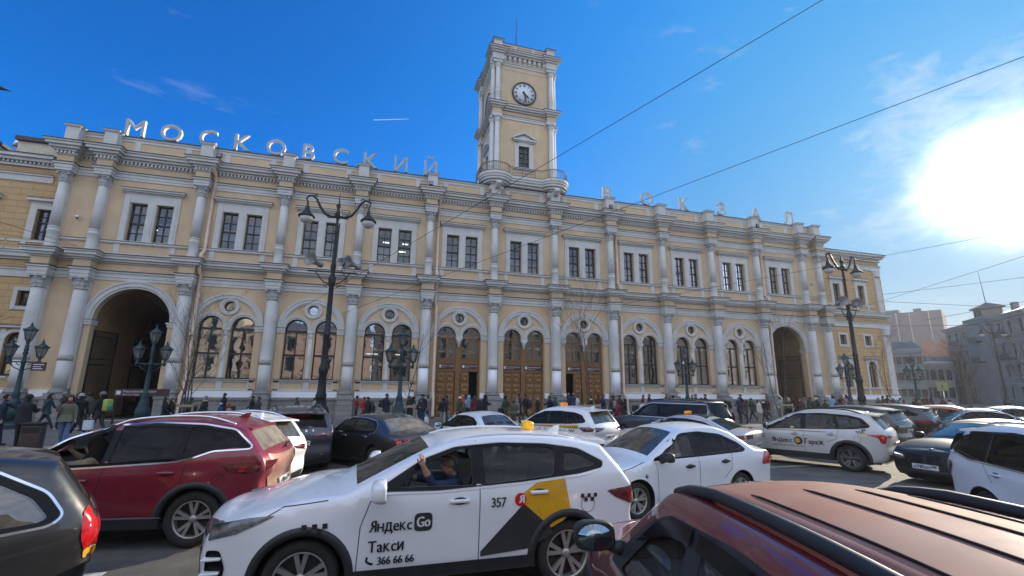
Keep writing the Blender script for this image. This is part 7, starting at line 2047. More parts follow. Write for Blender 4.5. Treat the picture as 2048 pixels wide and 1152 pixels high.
wb = 2.9
DK1 = suv_spec(L=4.85, W=1.94, H=1.70, wb=wb, fo=.92, belt=(1.05, 1.2), hood=(.95, 1.08), cowl=-.45, rake=.9, tailz=1.18, paint=P_GREY, dlo=[(-.6, 1.06), (-1.15, 1.40), (-1.6, 1.55), (-2.3, 1.59), (-3.0, 1.53), (-3.5, 1.32), (-3.4, 1.24), (-1.6, 1.09)], panes=[[(-.9, 1.1), (-1.25, 1.36), (-1.6, 1.49), (-1.75, 1.51), (-1.75, 1.13)], [(-1.85, 1.13), (-1.85, 1.52), (-2.3, 1.54), (-2.7, 1.52), (-2.7, 1.19)], [(-2.8, 1.2), (-2.8, 1.51), (-3.0, 1.48), (-3.36, 1.31), (-3.3, 1.27)]], g_side=G_DARK, g_rear=G_DUST2, rw=.37,
    handles=[(-1.5, .95), (-2.5, 1.0)], mirror=(-.7, 1.13), taillamps=[([(-3.45, 1.03), (-3.80, 1.02), (-3.88, .93), (-3.5, .92)], [(.4, 1.0), (.9, 1.03), (.9, .90), (.5, .93)], M_REDD)], skins=[('rear_panel', ('tail',), [(-.78, .30), (.78, .30), (.8, .5), (-.8, .5)], M_PLAST, .01), ('lower_trim', ('tail',), [(-.5, .5), (.5, .5), (.5, .53), (-.5, .53)], M_CHROME, .012)], rear_plate=(('а016ма', '198'), .82, 1.0), spoiler=(-3.35, -3.75, 1.62, 1.58, .62), wiper=(1.2, 1.26))
c = Car('estate_car', 'dark grey estate car just right of taxi 371, rear lamps towards the viewer', 'car', front_at(7.4, -16.4, 1.85, wb), 1.85, DK1).build(); c.root.scale = (.97, .97, .94)
DK2 = dict(DK1); DK2.update(paint=P_BLACK, H=1.64, rear_plate=(('в777он', '98'), .82, 1.0), g_rear=G_DUST2)
DK2['taillamps'] = [(DK1['taillamps'][0][0], DK1['taillamps'][0][1], M_REDL)]
c = Car('estate_car', 'black estate car with bright red rear lamps, farther back beside the dark grey one', 'car', front_at(11.3, -14.9, 1.95, wb), 1.95, DK2).build(); c.root.scale = (.97, .97, .94)

wb = 2.6
ORG = suv_spec(L=4.2, W=1.78, H=1.55, wb=wb, fo=.85, belt=(.98, 1.1), hood=(.85, 1.0), cowl=-.4, rake=.9, tailz=1.08, paint=P_ORANGE, dlo=[(-.5, 1.0), (-1.0, 1.3), (-1.4, 1.43), (-2.0, 1.46), (-2.6, 1.40), (-2.95, 1.2), (-2.9, 1.14), (-1.5, 1.03)], panes=[[(-.8, 1.04), (-1.1, 1.27), (-1.4, 1.38), (-1.5, 1.395), (-1.5, 1.06)], [(-1.62, 1.07), (-1.62, 1.4), (-2.0, 1.415), (-2.4, 1.39), (-2.4, 1.11)], [(-2.5, 1.13), (-2.5, 1.37), (-2.8, 1.24), (-2.8, 1.18)]], g_side=G_CLEAR, g_rear=G_DUST2, clad=False,
    handles=[(-1.3, .9), (-2.2, .93)], mirror=(-.6, 1.06), taillamps=[([(-2.9, 1.0), (-3.2, 1.02), (-3.28, .85), (-3.1, .88)], [(.5, .86), (.5, 1.0), (.9, 1.02), (.9, .86)], M_REDL)], rear_plate=(('е222кх', '198'), .7, 1.0))
c = Car('hatchback_car', 'orange hatchback with green and white film on its doors, far right', 'car', front_at(at(1950, 842, z=.92).x - 2.07, at(1950, 842, z=.92).y + 2.57, 2.25, wb), 2.25, ORG).build()
q = c.side_region([(-.9, .35), (-.7, .9), (-1.6, 1.0), (-2.1, .98), (-2.45, .75), (-2.2, .45)], (), .005, .12); c.obj(q, 'green_film', mat('green_car_film', (.02, .28, .20), .3, coat=.5))
q = c.side_region([(-2.3, .98), (-2.0, .8), (-2.3, .62), (-2.55, .85)], (), .006, .12); c.obj(q, 'white_film', M_PNT)

# ------------------------------------------------------------ right hand side
wb = 2.85
BMW = sedan_spec(L=4.75, W=1.83, H=1.44, wb=wb, fo=.82, paint=P_BLACK2, belt=(.93, 1.02), ra=-2.85, rgx=-3.45, deck=1.04, hood=(.74, .97), cowl=-.62, rake=.85, rw=.34,
    dlo=[(-.78, .97), (-1.3, 1.26), (-1.7, 1.36), (-2.3, 1.365), (-2.9, 1.27), (-3.1, 1.12), (-3.0, 1.05), (-1.6, 1.0)], panes=[[(-1.0, 1.01), (-1.4, 1.23), (-1.72, 1.315), (-1.85, 1.32), (-1.85, 1.03)], [(-1.97, 1.04), (-1.97, 1.325), (-2.3, 1.325), (-2.8, 1.24), (-2.9, 1.12), (-2.85, 1.08)]], chrome='full',
    g_side=G_MID, g_rear=G_MID, g_screen=glass('bluish_windscreen', (.35, .45, .48), .12, dirt=.06), seams=[[(-1.9, .24), (-1.9, 1.0)], [(.5, .80), (-.3, .93)]], handles=[(-1.7, .86), (-2.7, .9)], mirror=(-.95, 1.03),
    headlamps=[([(.76, .58), (.72, .70), (.35, .74), (.45, .64)], [(.44, .57), (.46, .67), (.86, .71), (.86, .60)], M_HEADL), (None, [(.5, .63), (.5, .655), (.84, .69), (.84, .665)], mat('daylight_lamp', (.9, .9, .85), .3, emit=((1, .96, .85), .8)))],
    skins=[('grille', ('front',), [(-.36, .50), (-.04, .50), (-.04, .69), (-.30, .70)], M_GLOSSB, .008), ('grille', ('front',), [(.36, .50), (.04, .50), (.04, .69), (.30, .70)], M_GLOSSB, .008), ('lower_grille', ('front',), [(-.7, .24), (.7, .24), (.66, .40), (-.66, .40)], M_PLAST, .008)],
    front_plate=(('о785сн', '198'), .44, 1.0), rear_plate=(('о785сн', '198'), .72, 1.0))
c = Car('saloon_car', 'black saloon facing the viewer with its headlamp lit and plate о785сн 198', 'car', front_at(2.88, -24.69, 3.222, wb), 3.222, BMW).build()
q = MB(); p_ = c.onskin(('hood',), .62, 0, .004, 'x'); q.lathe([(.045, 0), (.035, .008), (0, .01)], p_, 16); c.obj(q, 'badge', M_CHROME)

wb = 2.68
KIA = suv_spec(L=4.5, W=1.86, H=1.68, wb=wb, fo=.9, belt=(1.04, 1.20), hood=(.95, 1.08), cowl=-.4, rake=.95, tailz=1.16, paint=P_WHITE2, clad=False, g_side=G_DARK, g_rear=G_DARK, dlo=[(-.5, 1.05), (-1.05, 1.40), (-1.5, 1.55), (-2.2, 1.60), (-3.0, 1.56), (-3.42, 1.48), (-3.50, 1.20), (-3.2, 1.20), (-2.9, 1.14), (-1.5, 1.09)], panes=[[(-.8, 1.1), (-1.15, 1.36), (-1.5, 1.50), (-1.6, 1.52), (-1.6, 1.13)], [(-1.72, 1.13), (-1.72, 1.53), (-2.2, 1.555), (-2.55, 1.54), (-2.55, 1.14)], [(-2.66, 1.15), (-2.66, 1.54), (-3.0, 1.52), (-3.32, 1.45), (-3.36, 1.24), (-3.15, 1.23), (-2.9, 1.18)]], chrome=[(-3.45, 1.19), (-3.2, 1.185), (-2.9, 1.125), (-1.5, 1.075), (-.5, 1.03)],
    seams=[[(-1.66, .3), (-1.66, 1.08)], [(-2.6, 1.1), (-2.45, .85)]], handles=[(-1.4, .95), (-2.35, .98)], mirror=(-.62, 1.13), rails=(-1.3, -3.1, .93, .04, .02), taillamps=[([(-3.36, 1.0), (-3.42, 1.06), (-3.58, 1.05), (-3.62, .84), (-3.48, .84)], [(.58, .86), (.58, 1.02), (.9, 1.05), (.9, .84)], M_REDD)], rear_plate=(('о317мс', '178'), .75, 1.0), spoiler=(-3.1, -3.5, 1.60, 1.56, .6))
c = Car('estate_car', 'white estate car with dark tinted side windows, cut by the right edge', 'car', front_at(-2.173, -30.67, -2.078, wb), -2.078, KIA).build()

wb = 2.67
UPZ = lambda z: 1.05 + (z - 1.05) * 1.12
DUS = suv_spec(L=4.32, W=1.82, H=1.63, wb=wb, fo=.82, belt=(1.03, 1.08), hood=(.95, 1.10), cowl=-.32, rake=.80, tailz=1.10, paint=P_MAROON2, g_side=[G_CLEAR, G_CLEAR, G_MID], g_rear=G_MID, wr=.74, spoil=.02, drop=.06, round=.085, crown=dict(roof=.065), cabmat=M_CABINL, roof=[(-.98, 1.56), (-1.10, 1.605), (-1.5, 1.63), (-2.3, 1.635), (-3.0, 1.60), (-3.30, 1.55), (-3.32, 1.52)],
    dlo=[(-.48, 1.070), (-.98, 1.420), (-1.22, 1.520), (-1.9, 1.565), (-2.7, 1.530), (-3.15, 1.420), (-3.2, 1.120), (-1.6, 1.080)], panes=[[(-.72, 1.090), (-1.10, 1.400), (-1.28, 1.475), (-1.50, 1.500), (-1.50, 1.090)], [(-1.66, 1.090), (-1.66, 1.500), (-1.9, 1.515), (-2.38, 1.500), (-2.38, 1.100)], [(-2.5, 1.120), (-2.5, 1.490), (-2.75, 1.470), (-3.05, 1.380), (-3.08, 1.150)]], dlo_mat=M_PLAST,
    seams=[[(-1.58, .3), (-1.58, 1.07)]], handles=[(-1.35, .92), (-2.25, .95)], handle_mat=M_PLAST, mirror=(-.66, 1.26), mirs=1.05, mirmat=M_PLAST, rails=(-1.02, -3.15, .97, .034, .030), railmat=M_PLAST, taillamps=[([(-3.3, .8), (-3.3, 1.08), (-3.42, 1.08), (-3.45, .8)], [(.66, .8), (.66, 1.08), (.9, 1.08), (.9, .8)], M_REDL)], rear_plate=(('к490то', '178'), .7, 1.0), fin=None)
th_ = 1.314
c = Car('estate_car', 'dusty maroon estate car with grooved roof and black roof rails, lower right corner', 'car', front_at(-8.163, -29.778, th_, wb), th_, DUS).build(); dus = c
c.obj(c.skin_region(('screen', 'roof'), round_loop([(-.53, -1.06), (.53, -1.06), (.53, -3.2), (-.53, -3.2)], .05, 3), .0015, .10, key='x'), 'roof_dust', P_MAROON)
q = MB()     # pressed grooves in the roof, their inner shade drawn as dark beads
for y in (-.39, -.13, .13, .39):
    pts_ = [c.onskin(('roof',), lerp(-1.45, -3.02, i / 20), y, .002, 'x') for i in range(21)]
    q.tube(pts_, [.003] + [.008] * 19 + [.003], 6)
c.obj(q, 'roof_groove', M_SEAM)
# wind deflectors over the side windows
c.obj(c.side_region([(-.90, 1.30), (-1.12, 1.46), (-1.30, 1.525), (-1.55, 1.54), (-1.55, 1.47), (-1.32, 1.445), (-1.14, 1.38)], (), .022, .1), 'wind_deflector', M_GLOSSB)
c.obj(c.side_region([(-1.62, 1.54), (-1.62, 1.47), (-2.3, 1.465), (-2.42, 1.35), (-2.46, 1.47), (-2.40, 1.535)], (), .022, .1), 'wind_deflector', M_GLOSSB)

# ------------------------------------------------------------ more of the queue, far right and small
def clone(src, name, label, cat, x, y, th, pm, extra=None):
    S_ = dict(src); S_['paint'] = pm; S_['grid'] = .13
    if extra: S_.update(extra)
    return Car(name, label, cat, front_at(x, y, th, S_['wb']), th, S_, 'cars waiting far right').build()
clone(BMW, 'saloon_car', 'dark saloon with sun glint on its roof, behind the black saloon at the right edge', 'car', 13.6, -17.2, 2.6, P_NAVY, dict(headlamps=(), front_plate=None))
clone(SIL, 'saloon_car', 'silver saloon behind the dark one at the right edge', 'car', 19.5, -15.5, 2.6, P_SILVER)
clone(SMW, 'hatchback_car', 'pale small car far right near the crowd', 'car', 46, -9, 2.9, P_WHITE2)
clone(TX2, 'estate_car', 'white estate car in the far queue beside the big bare tree', 'car', 52, -12, 2.9, P_WHITE, dict(rear_plate=None))
clone(DK1, 'estate_car', 'dark estate car in the far queue glinting in the sun', 'car', 45, -15, 2.9, P_BLACKD, dict(rear_plate=None))
clone(SIL, 'saloon_car', 'silver saloon in the far queue glinting in the sun', 'car', 38, -12.5, 2.9, P_SILVER)
clone(HAV, 'estate_car', 'grey estate car in the far queue at the right edge', 'car', 36, -16.2, 2.9, P_GREY, dict(rear_plate=None))
# ---------------------------------------------------------------- people
M_SKIN = mat('skin', (.46, .26, .18), .55, var=.06)
M_SKIN2 = mat('tanned_skin', (.40, .22, .15), .55, var=.06)
M_EYE = mat('dark_eye', (.02, .015, .012), .3)
M_LIP = mat('lips', (.34, .13, .11), .5)
CLO = {}
def cloth(col):
    key = tuple(round(c, 3) for c in col)
    if key not in CLO:
        CLO[key] = mat('cloth_%03d_%03d_%03d' % tuple(int(c * 999) for c in key), key, .85, var=.18, scale=14, bump=.25, bscale=50)
    return CLO[key]
PAL = dict(black=(.012, .012, .014), navy=(.014, .018, .042), dgrey=(.04, .04, .043), grey=(.16, .16, .165), lgrey=(.34, .34, .33), khaki=(.13, .135, .085), olive=(.045, .05, .028), green=(.02, .045, .025), teal=(.02, .05, .06), beige=(.36, .29, .20),
           brown=(.07, .045, .03), wine=(.14, .012, .02), red=(.35, .015, .015), white=(.62, .62, .60), cream=(.52, .50, .44), jeans=(.10, .17, .32), lblue=(.22, .42, .60), blue=(.03, .06, .16), orange=(.5, .12, .03), pink=(.5, .22, .28), rust=(.22, .09, .045), blond=(.42, .33, .18), hair=(.02, .014, .010), bhair=(.055, .03, .018), ghair=(.22, .21, .20), camo=(.07, .075, .05), dblue=(.018, .03, .07), maroon=(.07, .015, .02))
def skin_body(nodes, edges, root, labels, levels=2):
    """one continuous surface grown over a jointed skeleton; faces coloured by the nearest bone"""
    me = bpy.data.meshes.new('body'); names = list(nodes); ix = {n: i for i, n in enumerate(names)}
    me.from_pydata([nodes[n][0] for n in names], [(ix[a], ix[b]) for a, b in edges], [])
    o = bpy.data.objects.new('body', me); COL.objects.link(o)
    md = o.modifiers.new('skin', 'SKIN'); md.use_smooth_shade = True; md.branch_smoothing = .5
    me.skin_vertices or None
    lay = me.skin_vertices[0].data
    for n in names:
        r = nodes[n][1]; r = r if isinstance(r, tuple) else (r, r)
        lay[ix[n]].radius = r; lay[ix[n]].use_root = (n == root)
    sb = o.modifiers.new('sub', 'SUBSURF'); sb.levels = levels; sb.render_levels = levels
    dg = bpy.context.evaluated_depsgraph_get(); dg.update()
    ev = o.evaluated_get(dg); nm = bpy.data.meshes.new_from_object(ev)
    bpy.data.objects.remove(o); bpy.data.meshes.remove(me)
    A = np.array([nodes[a][0] for a, b in edges], float); B = np.array([nodes[b][0] for a, b in edges], float); lb = [labels.get((a, b), labels.get(b, 1)) for a, b in edges]
    rad = np.array([max(nodes[a][1]) if isinstance(nodes[a][1], tuple) else nodes[a][1] for a, b in edges])
    d = B - A; L2 = (d ** 2).sum(1) + 1e-12
    for p in nm.polygons:
        c = np.array(p.center); t = np.clip(((c - A) * d).sum(1) / L2, 0, 1)
        q = ((c - (A + t[:, None] * d)) ** 2).sum(1) ** .5 - rad * .5
        p.material_index = lb[int(q.argmin())]; p.use_smooth = True
    return nm
def V3(*a): return Vector(a)
def skeleton(arms, legs, bend=0.0, jr=1.0, headturn=0.0, female=False):
    """arms: two (shoulder swing, elbow bend, outward) in degrees; legs: two (hip swing, knee bend)"""
    nd = {}; ed = []; lb = {}
    W_ = .185 if not female else .165
    def put(n, p, r, par=None, l=1):
        nd[n] = (tuple(p), r)
        if par: ed.append((par, n)); lb[(par, n)] = l
    bx = lambda z: bend * max(0, z - .95)
    put('pelvis', (0, 0, .95), (.12 * jr, .15 * jr))
    put('waist', (bx(1.1), 0, 1.10), (.11 * jr, .14 * jr), 'pelvis', 1)
    put('chest', (bx(1.3), 0, 1.30), (.125 * jr, .165 * jr), 'waist', 1)
    put('collar', (bx(1.43), 0, 1.43), (.085 * jr, .12 * jr), 'chest', 1)
    put('neck', (bx(1.5) + .01, 0, 1.505), .055, 'collar', 1)
    hx = bx(1.6) + .015
    put('jaw', (hx + .02, 0, 1.575), (.068, .062), 'neck', 0)
    put('skull', (hx, 0, 1.650), (.092, .080), 'jaw', 0)
    put('crown', (hx - .01, 0, 1.715), (.065, .060), 'skull', 0)
    put('nose', (hx + .108, 0, 1.612), .014, 'jaw', 0)
    for i, s in enumerate((1, -1)):
        sw, eb, out = arms[i]
        sh = V3(bx(1.42), s * W_, 1.42)
        a, o_ = radians(sw), radians(out)
        d1 = V3(sin(a) * cos(o_), s * sin(o_), -cos(a) * cos(o_)); el = sh + d1 * .29
        a2 = a + radians(eb); d2 = V3(sin(a2) * cos(o_), s * sin(o_) - (.0 if eb < 60 else s * .45), -cos(a2) * cos(o_)).normalized(); wr = el + d2 * .25
        put('sh%d' % i, sh, .072 * jr, 'collar', 1); put('el%d' % i, el, .054 * jr, 'sh%d' % i, 1); put('wr%d' % i, wr, .042 * jr, 'el%d' % i, 1)
        pa = wr + d2 * .06; side = d2.cross(V3(1, 0, .3)).normalized(); fw = side.cross(d2).normalized()
        put('pa%d' % i, pa, (.022, .030), 'wr%d' % i, 0)
        for k_ in range(4):
            off = fw * (.021 - .014 * k_); ln = (.036, .042, .040, .032)[k_]
            k1 = pa + d2 * .03 + off * 1.1; k2 = k1 + (d2 * .9 - side * .3 * s).normalized() * ln
            put('fa%d%d' % (i, k_), k1, .0088, 'pa%d' % i, 0); put('fb%d%d' % (i, k_), k2, .0075, 'fa%d%d' % (i, k_), 0)
        t1 = wr + d2 * .035 + fw * .036; put('ta%d' % i, t1, .010, 'wr%d' % i, 0); put('tb%d' % i, t1 + (d2 + fw * .5).normalized() * .035, .008, 'ta%d' % i, 0)
        hs, kb = legs[i]
        hp = V3(0, s * .088, .90); a = radians(hs); kn = hp + V3(sin(a), 0, -cos(a)) * .42
        a2 = a - radians(kb); an = kn + V3(sin(a2), 0, -cos(a2)) * .41
        put('hp%d' % i, hp, .095 * jr, 'pelvis', 2); put('kn%d' % i, kn, .066, 'hp%d' % i, 2); put('an%d' % i, an, .050, 'kn%d' % i, 2)
        f = V3(cos(a2 * .6), 0, sin(a2 * .6)); put('he%d' % i, an + V3(0, 0, -.045), .042, 'an%d' % i, 3); put('to%d' % i, an + V3(0, 0, -.055) + f * .16, (.030, .042), 'he%d' % i, 3)
    return nd, ed, lb
POSES = {
    'stand': dict(arms=((5, 12, 8), (-3, 12, 8)), legs=((2, 0), (-2, 0))),
    'walk': dict(arms=((-24, 18, 8), (26, 25, 8)), legs=((24, 6), (-20, 26))),
    'stride': dict(arms=((22, 25, 8), (-22, 15, 8)), legs=((-24, 20), (27, 4)), bend=.10),
    'phone': dict(arms=((8, 12, 10), (38, 128, 18)), legs=((8, 2), (-8, 8))),
    'look': dict(arms=((28, 85, 4), (28, 85, 4)), legs=((2, 0), (-3, 2)), bend=.06),
    'reach': dict(arms=((62, 18, 6), (0, 10, 8)), legs=((10, 2), (-8, 6)), bend=.10),
    'carry': dict(arms=((2, 4, 12), (8, 30, 6)), legs=((16, 4), (-14, 18))),
}
BODY = {}
def body_mesh(pose, bulky, female):
    k_ = (pose, bulky, female)
    if k_ not in BODY:
        nd, ed, lb = skeleton(jr=1.16 if bulky else 1.0, female=female, **POSES[pose])
        BODY[k_] = (skin_body(nd, ed, 'pelvis', lb), nd)
    return BODY[k_]
SHARE = {}
def part(name, key, fn, m, parent):
    """a child that shares its shape between people, with its own cloth"""
    if key not in SHARE:
        mb = MB(); fn(mb); o = mb.build(name, m); SHARE[key] = o.data; bpy.data.objects.remove(o)
    o = bpy.data.objects.new(name, SHARE[key]); COL.objects.link(o); o.parent = parent
    o.material_slots[0].link = 'OBJECT'; o.material_slots[0].material = m
    return o
def headshell(kind, c):
    def fn(mb):
        bm = bmesh.new(); bmesh.ops.create_uvsphere(bm, u_segments=18, v_segments=12, radius=1)
        big = dict(hood=.135, beanie=.112, cap=.110, fur=.17).get(kind, .108)
        for v in bm.verts:
            v.co = Vector((c[0] - .012 + v.co.x * big * 1.06, v.co.y * big * .94, 1.655 + v.co.z * big * 1.02))
        def drop(v):
            x, z = v.co.x - c[0], v.co.z
            if kind in ('beanie', 'cap'): return z < 1.645
            if kind == 'bald': return True
            if kind in ('hood', 'fur'): return (x > .055 and z < 1.71) 
            if kind == 'short': return (x > .045 and z < 1.69) or z < 1.585
            return (x > .045 and z < 1.695)
        bmesh.ops.delete(bm, geom=[v for v in bm.verts if drop(v)], context='VERTS')
        mb.frombm(bm, 0, True)
        if kind == 'cap':
            mb.add([(c[0] + .08, -.07, 1.665), (c[0] + .08, .07, 1.665), (c[0] + .185, .045, 1.65), (c[0] + .185, -.045, 1.65), (c[0] + .08, -.07, 1.68), (c[0] + .08, .07, 1.68)], [(0, 1, 2, 3), (4, 5, 2, 3)], 0, True)
        if kind == 'beanie': mb.lathe([(.118, 1.64), (.122, 1.66), (.119, 1.69), (.11, 1.69)], (c[0] - .012, 0, 0), 18, caps=False)
        if kind == 'long':
            mb.lathe([(.02, 1.74), (.10, 1.68), (.115, 1.60), (.12, 1.5), (.11, 1.40), (.07, 1.34), (0, 1.33)], (c[0] - .045, 0, 0), 14, a0=pi * .42, a1=pi * 1.58)
        if kind in ('hood', 'fur'): mb.lathe([(.13, 1.56), (.14, 1.5), (.13, 1.44)], (c[0] - .03, 0, 0), 14, caps=False)
    return fn
def coatshell(hem, bulky, female):
    k_ = 1.12 if bulky else 1.0
    def fn(mb):
        def rf(a, h): return 1 / sqrt((cos(a) / .74) ** 2 + sin(a) ** 2)
        fl = .03 if hem < .8 else .0
        prof = [(.205 * k_ + fl + (.02 if female else 0), hem), (.205 * k_ + fl * .6, hem + .12), (.195 * k_, .96), (.18 * k_ * (.93 if female else 1), 1.12), (.20 * k_, 1.30), (.19 * k_, 1.42), (.12, 1.48), (.085, 1.52)]
        prof = [p for i, p in enumerate(prof) if i == 0 or p[1] > prof[0][1]]
        mb.lathe(prof, (0, 0, 0), 22, rfun=rf, caps=False)
        mb.lathe([(.095, 1.47), (.085, 1.55), (.075, 1.55), (.08, 1.47)], (.01, 0, 0), 16, caps=False)
    return fn
PEOPLE = []
def person(loc, rz, pose, h, top, tr, head, hc, hem, label, bulky=False, female=False, skin=None, shoes='black', scarf=None, group='people on the pavement'):
    P = empty('person', loc, radians(rz), label, 'person', group)
    me, nd = body_mesh(pose, bulky, female)
    b = bpy.data.objects.new('body', me); COL.objects.link(b); b.parent = P
    while len(me.materials) < 4: me.materials.append(M_SKIN)
    for i, m in enumerate((skin or M_SKIN, cloth(PAL[top]), cloth(PAL[tr]), cloth(PAL[shoes]))):
        b.material_slots[i].link = 'OBJECT'; b.material_slots[i].material = m
    c = nd['skull'][0]
    part('eyes', ('eyes', pose), lambda mb: [mb.lathe([(0, -.011), (.011, 0), (0, .011)], (c[0] + .088, s * .031, 1.648), 8) for s in (-1, 1)] and mb.lathe([(0, -.005), (.02, 0), (0, .005)], (c[0] + .076, 0, 1.572), 8), M_EYE, P)
    if head != 'bald': part({'hood': 'hood', 'fur': 'hood', 'beanie': 'hat', 'cap': 'hat'}.get(head, 'hair'), (head, pose), headshell(head, c), cloth(PAL[hc]), P)
    if head in ('beanie', 'cap'): part('hair', ('short', pose), headshell('short', c), cloth(PAL['hair']), P)
    if hem:
        o = part('coat', ('coat', hem, bulky, female, pose), coatshell(hem, bulky, female), cloth(PAL[top]), P)
        bn = POSES[pose].get('bend', 0)
        if bn:
            pass
    if scarf: part('scarf', ('scarf', pose), lambda mb: mb.lathe([(.09, 1.45), (.12, 1.48), (.115, 1.53), (.085, 1.56)], (c[0] - .01, 0, 0), 16, caps=False), cloth(PAL[scarf]), P)
    s = h / 1.785
    P.scale = (s, s, s)
    return P
GZ = .10
def place(px, py, Y):
    v = at(px, py, y=Y); return v.x, max(1.25, min(1.95, v.z + .08 - GZ))
def put(px, py, Y, rz, pose, top, tr, head, hc, hem, label, **k):
    x, h = place(px, py, Y)
    h = max(1.52, min(1.86, h)) if not k.pop('child', False) else h
    return person((x, Y, GZ), rz, pose, h, top, tr, head, hc, hem, label, **k)
def bag(P, kind, col, label, cat, off, rz=0, size=1.0, col2=None):
    """carried things stay things of their own, set beside the person that holds them"""
    m = P.location + Matrix.Rotation(P.rotation_euler.z, 3, 'Z') @ (Vector(off) * P.scale[0])
    q = MB(); mats_ = [cloth(PAL[col])] if isinstance(col, str) else [mat('bag_%02d_%02d_%02d' % tuple(int(c * 99) for c in col), col, .5, var=.12, scale=9)]
    if col2 is not None: mats_.append(mat('bag_%02d_%02d_%02d' % tuple(int(c * 99) for c in col2), col2, .5, var=.1))
    name = {'pack': 'backpack', 'shop': 'shopping_bag', 'plastic': 'carrier_bag', 'case': 'suitcase', 'hand': 'handbag'}[kind]
    R_ = empty(name, m, P.rotation_euler.z + radians(rz), label, cat)
    if kind == 'pack':
        q.bbox(-.10 * size, .08 * size, -.15 * size, .15 * size, -.22 * size, .22 * size, .06); o = q.build('sack', mats_, R_)
        q = MB(); q.bbox(-.15 * size, -.095 * size, -.11 * size, .11 * size, -.2 * size, .0, .03, len(mats_) - 1); q.build('pocket', mats_, R_)
        q = MB()
        for s in (-.1, .1): q.tube([(.05, s, .2 * size), (.16, s, .24 * size), (.26, s, .1), (.2, s * 1.4, -.12), (.06, s * 1.4, -.2)], .018, 6)
        q.build('strap', cloth(PAL['black']), R_)
    elif kind in ('shop', 'plastic', 'hand'):
        w_, d_, h_ = {'shop': (.19, .07, .34), 'plastic': (.15, .08, .32), 'hand': (.15, .06, .24)}[kind]
        w_ *= size; h_ *= size
        n = 12; vs = []
        for z, k_ in ((-h_, .85), (-h_ * .9, 1.0), (-h_ * .4, 1.02), (0, .8 if kind == 'plastic' else 1.0), (.04, .25 if kind == 'plastic' else .98)):
            for i in range(n):
                a = 2 * pi * i / n; cx_, sy_ = cos(a), sin(a)
                vs.append((math.copysign(abs(cx_) ** .5, cx_) * w_ * k_, math.copysign(abs(sy_) ** .5, sy_) * d_ * k_, z))
        q.add(vs, [(j * n + i, j * n + (i + 1) % n, (j + 1) * n + (i + 1) % n, (j + 1) * n + i) for j in range(4) for i in range(n)] + [tuple(range(n))[::-1]], 0, kind != 'shop')
        if col2 is not None:
            for i in range(-2, 3): q.box(i * w_ * .4 - .015, i * w_ * .4 + .015, -d_ - .004, d_ + .004, -h_ * .9, 0, 1)
            for z in (-.8, -.5, -.2): q.box(-w_ * 1.01, w_ * 1.01, -d_ - .003, d_ + .003, z * h_ - .015, z * h_ + .015, 1)
        q.build('sack', mats_, R_)
        q = MB()
        for s in (-1, 1): q.tube([(-w_ * .5, s * d_ * .4, 0), (-w_ * .35, s * .01, .13), (w_ * .35, s * .01, .13), (w_ * .5, s * d_ * .4, 0)], .008, 5)
        q.build('handle', mats_[0], R_)
    else:
        q.bbox(-.2, .2, -.13, .13, -.30, .32, .06); q.build('shell', mats_, R_)
        q = MB(); q.tube([(-.12, 0, .3), (-.12, 0, .62), (.12, 0, .62), (.12, 0, .3)], .012, 6); q.build('handle', M_CHROME, R_)
        for s in (-.15, .15):
            q = MB(); q.lathe([(0, -.02), (.045, -.02), (.045, .02), (0, .02)], (s, .08, -.33), 10, axis='y'); q.build('wheel', M_PLAST, R_)
    return R_
HL = (.15, .245, .62)      # hanging from the left hand
# left group, near the lantern post
x0 = at(33, 898, z=GZ); person((x0.x, x0.y, GZ), 80, 'look', 1.76, 'black', 'black', 'cap', 'black', .80, 'person in black with cap, back turned, beside the litter bin at the far left', bulky=True)
x0 = at(-14, 892, z=GZ); person((x0.x, x0.y, GZ), 20, 'reach', 1.74, 'navy', 'navy', 'short', 'hair', None, 'person in navy reaching an arm into the picture at its left edge', bulky=True)
x0 = at(84, 863, z=GZ); person((x0.x, x0.y, GZ), 10, 'stride', 1.68, 'teal', 'navy', 'long', 'hair', .78, 'long haired woman in flared dark teal jacket striding right, near left lantern post', female=True, shoes='lgrey')
x0 = at(115, 858, z=GZ); person((x0.x, x0.y, GZ), 0, 'stand', 1.72, 'dgrey', 'dgrey', 'beanie', 'ghair', .8, 'person in grey hat half hidden behind the woman in the khaki parka')
x0 = at(122, 893, z=GZ); kp = person((x0.x, x0.y, GZ), -75, 'phone', 1.72, 'khaki', 'jeans', 'long', 'bhair', .84, 'woman in khaki parka and pale jeans holding a hand to her face', bulky=True, female=True, scarf='wine', shoes='white')
x0 = at(145, 858, z=GZ); person((x0.x, x0.y, GZ), -20, 'look', 1.72, 'black', 'black', 'long', 'hair', .60, 'long haired woman in long black coat and pale scarf, behind the khaki parka', female=True, scarf='beige', shoes='white')
x0 = at(150, 874, z=GZ); person((x0.x, x0.y, GZ), 160, 'stride', 1.74, 'black', 'black', 'beanie', 'lgrey', None, 'man in black jacket and pale grey beanie stepping left by the red car', bulky=True, shoes='white')
x0 = at(190, 874, z=GZ); gp = person((x0.x, x0.y, GZ), 165, 'carry', 1.82, 'black', 'dgrey', 'beanie', 'grey', None, 'man in black with grey beanie and yellow green backpack', bulky=True)
bag(gp, 'pack', (.34, .42, .10), 'yellow and green backpack worn by a man in a grey beanie', 'backpack', (-.24, 0, 1.22), size=1.1, col2=(.05, .25, .14))
bag(gp, 'shop', (.55, .60, .66), 'pale blue paper bag held low behind the red car', 'bag', (.1, .3, .62), size=1.0)
x0 = at(166, 862, z=GZ); person((x0.x, x0.y, GZ), 150, 'stand', 1.74, 'camo', 'dgrey', 'short', 'hair', .8, 'person in dark mottled jacket between two men in grey beanies', bulky=True)
